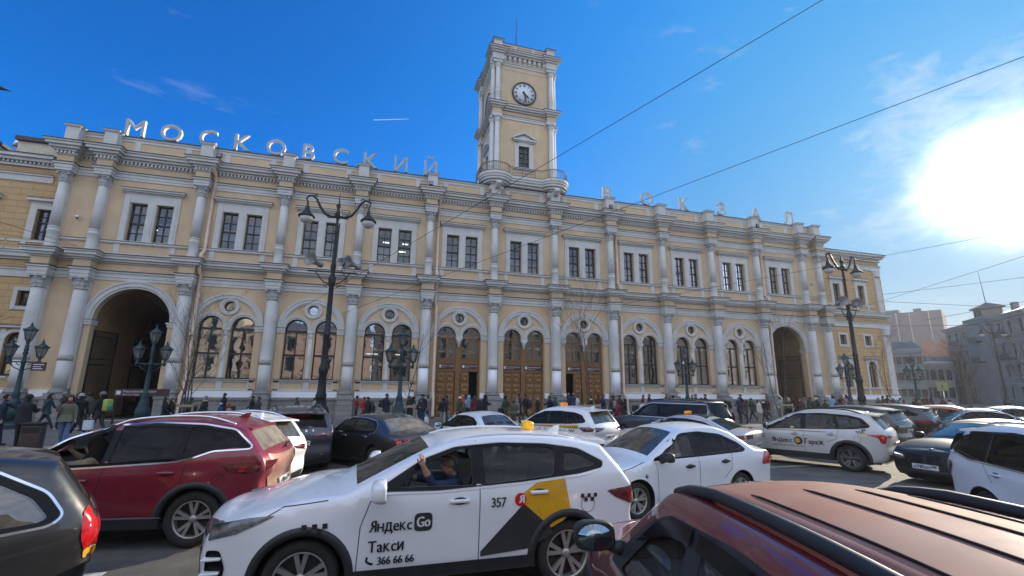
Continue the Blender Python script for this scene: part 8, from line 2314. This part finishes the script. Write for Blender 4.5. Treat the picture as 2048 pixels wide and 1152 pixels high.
# by the left gate arch and the first windows
put(333, 799, -8.5, 5, 'walk', 'black', 'black', 'long', 'hair', .80, 'woman in black with a pale strap across her shoulder, right of the left gate', female=True)
put(346, 799, -8.2, -10, 'walk', 'black', 'black', 'long', 'bhair', .62, 'woman in long black coat beside the drainpipe right of the left gate', female=True)
put(383, 797, -6.2, 180, 'stand', 'green', 'black', 'short', 'bhair', .8, 'person in dark green behind the stake guard of the many stemmed sapling')
put(412, 794, -8.0, 185, 'walk', 'black', 'black', 'short', 'ghair', .68, 'grey haired man in open dark overcoat with beige scarf walking left', scarf='beige')
put(450, 788, -3.5, 180, 'stand', 'black', 'black', 'short', 'hair', .85, 'tall dark haired man in black below the first arched windows')
put(442, 808, -7.2, 180, 'walk', 'blue', 'navy', 'beanie', 'lblue', .85, 'child in deep blue jacket and pale blue hat below the first windows', child=True)
put(459, 810, -7.6, 0, 'walk', 'beige', 'brown', 'hood', 'red', .75, 'short woman in red headscarf and beige coat below the first windows', female=True, child=True)
put(506, 794, -5.0, 185, 'walk', 'black', 'black', 'short', 'hair', .85, 'slim person in black walking left beside the second pedestal')
put(518, 795, -7.5, 185, 'walk', 'dgrey', 'jeans', 'short', 'bhair', .85, 'person in dark jacket and blue jeans walking left beside the second pedestal', bulky=True)
put(595, 797, -7.2, 0, 'walk', 'dgrey', 'black', 'short', 'bhair', .85, 'man in dark maroon grey jacket walking right, left of the tall lamp')
put(630, 799, -6.0, 0, 'walk', 'lgrey', 'dgrey', 'cap', 'black', .8, 'person in pale coat and dark cap partly behind the tall lamp')
put(649, 794, -5.0, 0, 'walk', 'navy', 'black', 'short', 'bhair', .8, 'person in navy just right of the tall lamp')
put(714, 793, -4.2, 0, 'look', 'red', 'dgrey', 'short', 'hair', None, 'person in bright red jacket under the third arched windows', bulky=True)
put(729, 796, -4.5, 180, 'walk', 'red', 'navy', 'short', 'bhair', .85, 'second person in red jacket, behind the man with the blue bag')
bp_p = put(736, 796, -8.0, 185, 'carry', 'black', 'black', 'short', 'hair', .85, 'dark haired man in black carrying a bright blue bag and a backpack', bulky=True)
bag(bp_p, 'shop', (.02, .36, .62), 'bright blue shopping bag carried by a dark haired man', 'bag', (.34, .28, .55), size=1.15)
bag(bp_p, 'shop', (.42, .44, .46), 'silver grey bag beside the bright blue shopping bag', 'bag', (.18, .3, .66), size=.95)
bag(bp_p, 'pack', (.02, .025, .03), 'black backpack on the man with the bright blue bag', 'backpack', (-.24, 0, 1.24))
np_ = put(773, 789, -6.2, 5, 'look', 'navy', 'brown', 'short', 'bhair', .8, 'man in navy coat with backpack, below the third arched windows', bulky=True)
bag(np_, 'pack', (.015, .018, .03), 'dark backpack on the man left of the staked sapling', 'backpack', (-.25, 0, 1.22))
put(777, 795, -6.0, 175, 'stand', 'dgrey', 'dgrey', 'bald', 'hair', .8, 'bare headed person facing the man in the navy coat')
put(820, 794, -7.2, 0, 'stand', 'black', 'black', 'long', 'bhair', .7, 'brown haired woman in black right of the staked sapling', female=True)
put(827, 796, -7.8, 10, 'stand', 'black', 'black', 'hood', 'black', .55, 'person in long black hooded coat right of the staked sapling', bulky=True)
wb_p = put(843, 799, -9.0, -120, 'look', 'navy', 'blue', 'beanie', 'dblue', .85, 'man in navy jacket, dark beanie and jeans with a white carrier bag', bulky=True)
bag(wb_p, 'plastic', (.62, .64, .66), 'white carrier bag held by the man in the dark beanie', 'bag', (0, .36, .72), size=1.0)
put(846, 790, -5.5, -90, 'stand', 'black', 'black', 'beanie', 'black', .8, 'person in black beanie behind the man in the navy jacket')
put(856, 793, -3.4, 150, 'stand', 'grey', 'dgrey', 'short', 'hair', .8, 'person in grey coat left of the left oak door')
# in front of the doors
pl_ = put(887, 797, -6.8, 90, 'carry', 'black', 'lgrey', 'short', 'hair', .9, 'person in black jacket carrying a teal checked bag at the left doors', bulky=True)
bag(pl_, 'shop', (.03, .28, .30), 'teal checked shopping bag before the left oak doors', 'bag', (.0, -.34, .62), size=1.15, col2=(.02, .04, .05))
put(893, 792, -5.2, 160, 'stand', 'dgrey', 'dgrey', 'short', 'hair', .85, 'person in dark grey before the left oak doors', skin=M_SKIN2)
wh_ = put(920, 795, -6.6, 120, 'walk', 'olive', 'black', 'beanie', 'white', .85, 'person in green jacket and white hat before the left doors', bulky=True)
bag(wh_, 'plastic', (.60, .56, .58), 'pale pink carrier bag low before the left doors', 'bag', (.1, .3, .62), size=.9)
put(926, 792, -4.6, 90, 'stand', 'orange', 'dgrey', 'hood', 'orange', .85, 'person in orange hood entering the open left door')
put(932, 790, -4.2, 90, 'stand', 'navy', 'navy', 'short', 'hair', .85, 'dark haired person in navy before the open left door', bulky=True)
put(938, 793, -5.0, 90, 'walk', 'lblue', 'black', 'hood', 'lblue', None, 'person in light blue hooded jacket before the open left door')
put(949, 793, -5.2, 80, 'walk', 'wine', 'black', 'long', 'bhair', .85, 'woman in wine red jacket at the open left door', female=True)
put(929, 819, -7.2, 180, 'stand', 'brown', 'brown', 'short', 'bhair', .7, 'small brown clad child before the left doors', child=True, skin=M_SKIN2)
bk_ = put(970, 792, -6.4, 15, 'look', 'black', 'blue', 'hood', 'black', .75, 'hooded person in black with a big dark bag, by the pedestal between doors', bulky=True)
bag(bk_, 'pack', (.012, .010, .025), 'big dark rucksack on a hooded person between the doors', 'backpack', (-.28, 0, 1.15), size=1.4)
og_ = put(1012, 793, -7.8, 10, 'walk', 'green', 'olive', 'short', 'hair', .9, 'man in dark green with a shoulder bag before the middle doors')
bag(og_, 'hand', (.02, .03, .022), 'dark green shoulder bag before the middle doors', 'bag', (-.2, .26, .98), size=1.2)
put(1039, 788, -4.4, 0, 'walk', 'dgrey', 'navy', 'short', 'bhair', .85, 'tall man in dark suit before the middle oak doors')
put(1027, 803, -9.6, 60, 'look', 'camo', 'camo', 'cap', 'camo', .9, 'soldier in camouflage before the middle oak doors', bulky=True)
put(1034, 799, -8.0, -60, 'walk', 'grey', 'dgrey', 'short', 'ghair', .85, 'grey clad person beside the soldier in camouflage')
bm_ = put(1051, 791, -6.2, 180, 'walk', 'black', 'olive', 'cap', 'black', .9, 'man in black cap with dark backpack walking left before the middle doors')
bag(bm_, 'pack', (.012, .03, .022), 'dark green backpack on the man in a black cap', 'backpack', (-.24, 0, 1.22), size=1.1)
put(1075, 796, -7.0, 0, 'stand', 'black', 'black', 'bald', 'hair', .85, 'bald man in black shaking hands right of the middle doors')
put(1100, 794, -7.0, 180, 'reach', 'navy', 'navy', 'short', 'hair', .85, 'bearded man in navy stretching out his hand to the bald man', bulky=True)
put(1110, 796, -7.4, 175, 'stand', 'dblue', 'navy', 'cap', 'navy', .85, 'man in navy cap behind the bearded man', bulky=True)
put(1137, 786, -.2, -90, 'walk', 'dgrey', 'black', 'short', 'hair', None, 'person standing in the dark of the open right door')
put(1147, 787, -1.4, 90, 'stand', 'dblue', 'black', 'short', 'ghair', .85, 'person in dark blue going into the open right door', bulky=True)
put(1155, 792, -4.0, 150, 'stand', 'cream', 'cream', 'short', 'bhair', .62, 'woman in long cream coat at the open right door', female=True)
put(1181, 793, -5.8, 170, 'walk', 'black', 'black', 'short', 'hair', .85, 'person in black jacket with white hood trim at the right doors', scarf='white', bulky=True)
put(1197, 791, -4.8, 90, 'stand', 'maroon', 'black', 'short', 'bhair', .8, 'person in dark brown coat before the closed right door')
put(1205, 791, -6.0, 160, 'walk', 'navy', 'dgrey', 'short', 'hair', .85, 'person in navy coat and grey trousers right of the right doors', bulky=True)
gb_ = put(1226, 792, -8.2, 95, 'carry', 'dgrey', 'black', 'short', 'bhair', .9, 'person with a pale pink backpack and plastic bags right of the doors')
bag(gb_, 'pack', (.30, .24, .25), 'dusky pink backpack seen from behind, right of the doors', 'backpack', (-.23, 0, 1.22))
bag(gb_, 'plastic', (.58, .62, .64), 'white carrier bag beneath the dusky pink backpack', 'bag', (.0, .33, .58))
bag(gb_, 'plastic', (.40, .52, .52), 'greenish carrier bag beneath the dusky pink backpack', 'bag', (.05, -.36, .58))
put(1239, 792, -6.0, -100, 'stand', 'black', 'black', 'cap', 'black', .85, 'person in black cap behind the man in the wine red jacket')
sc_ = put(1236, 802, -11.2, 165, 'stride', 'wine', 'blue', 'short', 'bhair', .88, 'man in wine red jacket and jeans pulling a purple suitcase', bulky=True, shoes='lgrey')
bag(sc_, 'case', (.035, .020, .06), 'dark purple wheeled suitcase pulled by the man in wine red', 'suitcase', (-.65, -.1, .42))
put(1249, 800, -9.6, 150, 'walk', 'black', 'black', 'hood', 'black', .8, 'hooded person in black behind the purple suitcase')
put(1286, 791, -4.2, 180, 'stand', 'maroon', 'black', 'short', 'hair', .8, 'dark haired man far back beside a girl in a pink hat')
put(1291, 799, -6.0, 180, 'stand', 'lblue', 'lblue', 'hood', 'pink', .85, 'girl in light blue jacket and pink hood', child=True)
wj_ = put(1285, 806, -10.2, 100, 'walk', 'white', 'olive', 'short', 'hair', None, 'man in white jacket seen from behind with a brown shoulder bag')
bag(wj_, 'hand', (.16, .10, .06), 'brown shoulder bag on the man in the white jacket', 'bag', (.1, .25, .98))
put(1298, 790, -4.8, 170, 'walk', 'black', 'black', 'short', 'hair', .85, 'man in black jacket behind the girl in the pink hood', bulky=True)
put(1310, 803, -9.4, 80, 'stand', 'black', 'black', 'fur', 'brown', .65, 'broad person in black coat with a brown fur hood', bulky=True)
put(1331, 796, -6.2, 150, 'stand', 'dblue', 'black', 'short', 'hair', .85, 'dark haired person in dark blue behind the man in the grey jumper')
put(1340, 798, -9.4, -60, 'look', 'grey', 'black', 'short', 'bhair', None, 'man in light grey jumper looking down, before the first right hand windows')
put(1346, 792, -5.8, 20, 'walk', 'dgrey', 'black', 'short', 'hair', .85, 'person in dark grey jacket behind the man in the grey jumper', bulky=True)
put(1366, 812, -10.4, 160, 'walk', 'rust', 'brown', 'long', 'bhair', .8, 'woman with long brown hair in a rust jacket, left of the lantern post', female=True, child=True)
put(1384, 791, -4.6, 180, 'stand', 'dgrey', 'dgrey', 'short', 'ghair', .85, 'grey haired person just right of the lantern post beside the crowd')
put(1391, 790, -5.2, -150, 'stand', 'maroon', 'black', 'short', 'bhair', .85, 'bare headed man in dark maroon right of the lantern post')
put(1402, 797, -10.0, 110, 'walk', 'navy', 'navy', 'short', 'bhair', .72, 'large person in navy quilted coat seen from behind', bulky=True)
put(1410, 790, -5.2, 190, 'walk', 'black', 'black', 'short', 'hair', .88, 'man in black jacket walking left under the windows by the pedestal', bulky=True)
wk_ = put(1451, 796, -7.4, 180, 'stride', 'black', 'black', 'short', 'ghair', .9, 'lone man in black with backpack striding left before a pedestal')
bag(wk_, 'pack', (.012, .012, .02), 'black backpack on the lone striding man', 'backpack', (-.24, 0, 1.22), size=1.05)
put(1480, 790, -4.6, 180, 'walk', 'black', 'black', 'short', 'hair', .85, 'tall dark person behind a woman in teal, right hand windows')
tp_ = put(1478, 797, -7.6, 185, 'look', 'dblue', 'dgrey', 'long', 'bhair', .85, 'woman in dark teal jacket holding a tray bag, right hand windows', female=True)
put(1491, 802, -7.8, 150, 'stand', 'brown', 'black', 'long', 'hair', .8, 'long haired woman in brown, right hand windows', female=True)
put(1502, 798, -6.4, 170, 'walk', 'green', 'black', 'beanie', 'dgrey', .85, 'stooped person in dark green coat, right hand windows', bulky=True)
put(1517, 804, -8.0, -80, 'stand', 'cream', 'beige', 'long', 'bhair', .8, 'brown haired woman in a pale top left of the right drainpipe', female=True)
put(1526, 800, -7.0, 180, 'walk', 'black', 'black', 'short', 'hair', .85, 'person in black and white beside the right drainpipe', scarf='white')
put(1533, 797, -5.6, 180, 'walk', 'maroon', 'maroon', 'short', 'bhair', .85, 'person in dark maroon coat beside the right drainpipe', bulky=True)
put(1559, 796, -4.2, 180, 'stand', 'lgrey', 'grey', 'cap', 'black', .85, 'person in pale jacket and black cap at the right gate')
put(1568, 797, -3.8, 0, 'stand', 'brown', 'black', 'short', 'hair', .85, 'person in brown at the right gate')
put(1576, 796, -4.6, 90, 'stand', 'dgrey', 'black', 'long', 'blond', .85, 'fair haired person in grey at the right gate', female=True)
put(1588, 795, -6.0, 180, 'walk', 'black', 'black', 'cap', 'black', .8, 'man in black flat cap before the right gate', bulky=True)
put(1600, 799, -7.0, 180, 'walk', 'maroon', 'black', 'short', 'ghair', .85, 'bare headed person in dark coat before the right gate')
put(1608, 797, -5.4, 120, 'stand', 'grey', 'black', 'hood', 'grey', .8, 'person in grey hooded coat before the right gate')
put(1619, 795, -4.6, 100, 'stand', 'olive', 'black', 'short', 'bhair', .85, 'person in olive right of the right gate')
put(1627, 799, -7.0, 170, 'stand', 'dgrey', 'black', 'short', 'blond', .85, 'white haired person in dark jacket right of the right gate', bulky=True)
put(1632, 797, -6.0, 160, 'walk', 'black', 'black', 'beanie', 'white', .85, 'person in white hat and black coat right of the right gate', bulky=True)
put(1650, 801, -8.0, 180, 'walk', 'olive', 'black', 'cap', 'black', .85, 'man in black cap and olive coat before the last pedestal', bulky=True)
put(1666, 794, -4.6, 60, 'stand', 'lblue', 'black', 'short', 'hair', .85, 'person in pale blue left of the right tall lamp')
put(1673, 801, -8.4, 170, 'walk', 'navy', 'black', 'short', 'hair', .85, 'rim lit person in navy left of the right tall lamp', bulky=True)
put(1681, 791, -4.2, 180, 'stand', 'brown', 'black', 'short', 'bhair', .85, 'person in brown at the back, left of the right tall lamp')
put(1687, 803, -8.6, 160, 'stand', 'dgrey', 'black', 'short', 'bhair', .85, 'dark haired person in grey close to the right tall lamp')
put(1692, 791, -4.2, 90, 'stand', 'pink', 'dgrey', 'long', 'bhair', .85, 'woman in dusty pink at the back by the right tall lamp', female=True)
put(1699, 798, -7.4, 90, 'stand', 'dblue', 'navy', 'beanie', 'navy', .75, 'person in long dark blue coat touching the right tall lamp', bulky=True)
# the far crowd beyond the right tall lamp
CROWD = [(1756, 797, -5.5, 'dgrey', 'black', 'short', 'hair', 'dark grey clad person leftmost in the far right crowd'), (1765, 793, -3.5, 'brown', 'black', 'short', 'bhair', 'brown clad person at the back of the far crowd below the corner pilaster'),
         (1773, 791, -2.5, 'black', 'black', 'cap', 'black', 'capped person in black at the back of the far crowd'), (1779, 801, -8.0, 'khaki', 'dgrey', 'short', 'bhair', 'person in greenish coat near the front of the far crowd'),
         (1786, 797, -5.0, 'navy', 'black', 'short', 'ghair', 'grey haired person in navy in the far crowd'), (1800, 797, -4.5, 'black', 'black', 'beanie', 'black', 'person in black hat just behind the red jacket'),
         (1808, 801, -7.0, 'red', 'black', 'short', 'hair', 'person in bright red jacket leaning in the far crowd'), (1802, 809, -10.5, 'lgrey', 'grey', 'hood', 'lgrey', 'hooded person in light grey at the front of the far crowd'),
         (1828, 799, -7.0, 'black', 'black', 'short', 'hair', 'broad person in black right of the red jacket'), (1830, 790, -1.0, 'grey', 'black', 'short', 'bhair', 'person in grey behind the broad person in black'),
         (1845, 794, -4.0, 'brown', 'dgrey', 'short', 'bhair', 'taller person in brown right of the broad person'), (1852, 792, -2.5, 'maroon', 'black', 'short', 'bhair', 'person in maroon among the tall group far right'),
         (1863, 795, -5.0, 'dgrey', 'black', 'long', 'hair', 'long haired person in dark grey, last of the tall group'), (1885, 796, -6.0, 'dgrey', 'dgrey', 'cap', 'black', 'man in grey standing alone before the crossing sign'), (1899, 801, -8.5, 'white', 'jeans', 'short', 'hair', 'person in white and pale blue beside the big bare tree'),
         (1838, 802, -9.0, 'green', 'black', 'short', 'ghair', 'grey haired person in dark green near the front far right')]
for i, (px, py, Y, tp, tr, hd, hc, lb) in enumerate(CROWD):
    put(px, py, Y, (180, 90, -60, 150, 0)[i % 5], ('stand', 'walk', 'look', 'stand')[i % 4], tp, tr, hd, hc, .82, lb, bulky=i % 2 == 0, female=hd == 'long')

# litter bin, info stand and barrier
p_ = at(58, 905, z=GZ)
lb_ = empty('litter_bin', (p_.x, p_.y, GZ), radians(10), 'brown square litter bin beside the person in black, far left', 'litter bin')
q = MB(); q.bbox(-.24, .24, -.2, .2, .08, .82, .03); q.build('container', mat('brown_bin_steel', (.06, .04, .035), .5, var=.2), lb_)
q = MB(); q.bbox(-.27, .27, -.23, .23, .82, .9, .02); q.box(-.2, .2, -.235, -.232, .62, .76); q.build('lid', M_BLACK, lb_)
ib = empty('information_stand', (-22.9, -2.6, GZ), radians(4), 'brown station sign board on legs in front of the left gate arch', 'sign')
q = MB(); q.box(-1.25, 1.25, -.04, .04, 1.45, 1.85); q.build('panel', M_BROWN, ib)
q = MB()
for s in (-1.1, 1.1): q.box(s - .04, s + .04, -.03, .03, 0, 1.45)
q.build('legs', M_IRON, ib)
q = MB(); vs, fs = textmesh('Московский вокзал', .17, align='LEFT'); q.add([(-.85 + v[0], -.044, 1.66 + v[1]) for v in vs], fs); vs, fs = textmesh('Выход в город', .11, align='LEFT'); q.add([(-.85 + v[0], -.044, 1.52 + v[1]) for v in vs], fs); q.box(-1.15, -.95, -.046, -.042, 1.55, 1.75); q.build('lettering', M_WSIGN, ib, fix=False)

# ---------------------------------------------------------------- people in the cars
def seated(car, hx, hy, hz, label, top, hair, hc, lh=None, rh=None, skinm=None, turn=0.0, glasses=False, female=False):
    """upper body of a driver in the coordinates of the car; the hands are given as targets"""
    S = car.S; base = Vector((S['wb'] / 2, 0, 0))
    P = empty('person', (0, 0, 0), 0, label, 'person', 'people at the wheel')
    P.matrix_world = car.root.matrix_world if False else Matrix.Translation(car.root.location) @ Matrix.Rotation(car.root.rotation_euler.z, 4, 'Z')
    nd = {}; ed = []; lb = {}
    def put_(n, p, r, par=None, l=1):
        nd[n] = (tuple(Vector(p) + base), r)
        if par: ed.append((par, n)); lb[(par, n)] = l
    H3 = Vector((hx, hy, hz)); ct, st = cos(turn), sin(turn)
    fw = Vector((ct, st, 0)); sd = Vector((-st, ct, 0))
    put_('pelvis', (hx + .02, hy, hz - .68), (.14, .17)); put_('waist', (hx - .05, hy, hz - .50), (.13, .16), 'pelvis'); put_('chest', (hx - .07, hy, hz - .32), (.125, .17), 'waist'); put_('collar', (hx - .06, hy, hz - .20), (.085, .12), 'chest')
    put_('neck', H3 + Vector((-.035, 0, -.125)), .055, 'collar', 0); put_('jaw', H3 + fw * .03 + Vector((0, 0, -.07)), (.066, .060), 'neck', 0); put_('skull', H3 + Vector((0, 0, .01)), (.095, .080), 'jaw', 0); put_('crown', H3 - fw * .015 + Vector((0, 0, .075)), (.066, .060), 'skull', 0)
    put_('nose', H3 + fw * .115 + Vector((0, 0, -.03)), .014, 'jaw', 0)
    put_('chin', H3 + fw * .07 + Vector((0, 0, -.105)), .025, 'jaw', 0)
    for s in (1, -1): put_('ear%d' % s, H3 + sd * s * .088 - fw * .005 + Vector((0, 0, -.01)), (.018, .010), 'skull', 0)
    for i, (s, tg) in enumerate(((1, lh), (-1, rh))):
        sh = Vector((hx - .05, hy + s * .185, hz - .22)); put_('sh%d' % i, sh, .075, 'collar', 1)
        el, wr = [Vector(v) for v in tg[:2]]; hd = Vector(tg[2])
        put_('el%d' % i, el, .056, 'sh%d' % i, 1); put_('fo%d' % i, el.lerp(wr, .5), .046, 'el%d' % i, 1); put_('wr%d' % i, wr, .030, 'fo%d' % i, 0)
        d2 = (hd - wr).normalized(); fwd = Vector(tg[3]).normalized(); nrm = d2.cross(fwd).normalized()
        pa = wr + d2 * .046; put_('pa%d' % i, pa, (.018, .032), 'wr%d' % i, 0)
        for k_ in range(4):
            off = fwd * (.024 - .016 * k_); ln = (.034, .039, .037, .029)[k_]
            k0 = pa + d2 * .034 + off; cu = Vector(tg[4]).normalized()
            k1 = k0 + (d2 * .85 + cu * .5).normalized() * ln; k2 = k1 + (d2 * .25 + cu * .95).normalized() * ln * .75
            put_('fa%d%d' % (i, k_), k0, .0098, 'pa%d' % i, 0); put_('fb%d%d' % (i, k_), k1, .0088, 'fa%d%d' % (i, k_), 0); put_('fc%d%d' % (i, k_), k2, .0074, 'fb%d%d' % (i, k_), 0)
        t1 = wr + d2 * .03 + fwd * .040; put_('ta%d' % i, t1, .012, 'wr%d' % i, 0); t2 = t1 + (d2 * .8 + fwd * .5).normalized() * .036; put_('tb%d' % i, t2, .010, 'ta%d' % i, 0); put_('tc%d' % i, t2 + (d2 * .7 + Vector(tg[4]) * .5).normalized() * .028, .008, 'tb%d' % i, 0)
        hp = Vector((hx + .04, hy + s * .09, hz - .70)); put_('hp%d' % i, hp, .10, 'pelvis', 2); put_('kn%d' % i, (hx + .50, hy + s * .12, hz - .62), .07, 'hp%d' % i, 2); put_('an%d' % i, (hx + .78, hy + s * .10, hz - .98), .05, 'kn%d' % i, 2)
    me = skin_body(nd, ed, 'pelvis', lb)
    b = bpy.data.objects.new('body', me); COL.objects.link(b); b.parent = P
    for m in (skinm or M_SKIN2, cloth(PAL[top]), cloth(PAL['navy'])): me.materials.append(m)
    cH = H3 + base
    q = MB()
    for s in (1, -1): q.lathe([(0, -.011), (.012, 0), (0, .011)], cH + fw * .083 + sd * s * .032 + Vector((0, 0, .012)), 8)
    q.build('eyes', M_EYE, P)
    q = MB(); q.lathe([(0, -.006), (.02, 0), (0, .006)], cH + fw * .082 + Vector((0, 0, -.075)), 8); q.build('mouth', M_LIP, P)
    q = MB(); bm = bmesh.new(); bmesh.ops.create_uvsphere(bm, u_segments=20, v_segments=14, radius=1)
    rr_ = .112 if not female else .12
    for v in bm.verts: v.co = cH + fw * (v.co.x * rr_ * 1.02 - .012) + sd * (v.co.y * rr_ * .92) + Vector((0, 0, .022 + v.co.z * rr_))
    lim = .035 if not female else .03
    bmesh.ops.delete(bm, geom=[v for v in bm.verts if ((v.co - cH).dot(fw) > lim and v.co.z < cH.z + .055) or v.co.z < cH.z - (.03 if not female else .1)], context='VERTS')
    q.frombm(bm, 0, True)
    if female: q.lathe([(.03, .11), (.11, .05), (.13, -.1), (.135, -.25), (.10, -.34), (0, -.35)], cH - fw * .05, 16, a0=turn + pi * .38, a1=turn + pi * 1.62)
    q.build('hair', cloth(PAL[hc]), P)
    if glasses:
        q = MB(); pts_ = [cH + fw * .10 + sd * .05 + Vector((0, 0, .075)), cH + fw * .06 + sd * .10 + Vector((0, 0, .085)), cH - fw * .02 + sd * .108 + Vector((0, 0, .045)), cH - fw * .05 + sd * .098 + Vector((0, 0, -.02))]
        q.tube(pts_, .007, 6); q.tube([p - sd * 2 * (p - cH).dot(sd) for p in pts_], .007, 6)
        for s in (1, -1): q.lathe([(.034, -.004), (.034, .004)], cH + fw * .085 + sd * s * .038 + Vector((0, 0, .095)), 12, axis='x')
        q.tube([cH + fw * .1 + sd * .03 + Vector((0, 0, .1)), cH + fw * .1 - sd * .03 + Vector((0, 0, .1))], .006, 6)
        q.build('glasses', M_BLACK, P)
    q = MB(); q.lathe([(.072, -.19), (.082, -.155), (.075, -.12), (.066, -.125)], cH + Vector((-.04, 0, 0)), 16, caps=False); q.build('collar', cloth(PAL[top]), P)
    return P
up = (0, 0, 1)
WHL = lambda x, y, z: ((x - .26, y, z - .10), (x - .06, y, z - .02), (x + .04, y, z + .02), (0, 0, 1), (.5, -1 if y > .36 else 1, -.2))
seated(taxi, -1.47, .46, 1.31, 'taxi driver in blue shirt, glasses pushed up, hand on the window pillar', 'dblue', 'short', 'ghair',
       lh=((-1.24, .80, 1.13), (-1.12, .885, 1.34), (-1.10, .895, 1.46), (.6, .25, .1), (.2, -.9, .1)), rh=((-1.25, .22, 1.10), (-1.02, .26, 1.13), (-.93, .30, 1.16), (0, 0, 1), (.5, .6, -.3)), turn=radians(8), glasses=True)
seated(redcar, -1.10, .42, 1.29, 'dark haired driver with raised arm in the wine red car', 'beige', 'long', 'hair', lh=((-.86, .62, 1.05), (-.72, .50, 1.12), (-.66, .46, 1.16), (0, 0, 1), (.5, -.8, -.2)), rh=((-.90, .24, 1.08), (-.76, .30, 1.20), (-.72, .30, 1.26), (1, 0, .3), (.2, .8, -.2)), skinm=M_SKIN, female=True)
seated(polo, -1.22, .36, 1.16, 'fair haired woman driving the plain white saloon', 'cream', 'long', 'blond', lh=((-.98, .55, .92), (-.80, .46, .96), (-.73, .44, 1.0), (0, 0, 1), (.5, -.8, -.2)), rh=((-.98, .20, .92), (-.80, .26, .96), (-.73, .28, 1.0), (0, 0, 1), (.5, .8, -.2)), skinm=M_SKIN, female=True)
# ---------------------------------------------------------------- air
hz = MB(); hz.box(-1700, 1700, -1700, 1700, -1.0, 40.0)
vm = bpy.data.materials.new('thin_sunlit_air'); vm.use_nodes = True
vn = vm.node_tree
for n in list(vn.nodes):
    if n.type != 'OUTPUT_MATERIAL': vn.nodes.remove(n)
vo = [n for n in vn.nodes][0]
pv = vn.nodes.new('ShaderNodeVolumePrincipled')
pv.inputs['Color'].default_value = (.93, .96, 1.0, 1)
pv.inputs['Density'].default_value = .00038
pv.inputs['Anisotropy'].default_value = .35
vn.links.new(pv.outputs[0], vo.inputs['Volume'])
tag(hz.build('haze', vm), kind='stuff')
SC.cycles.volume_bounces = 0
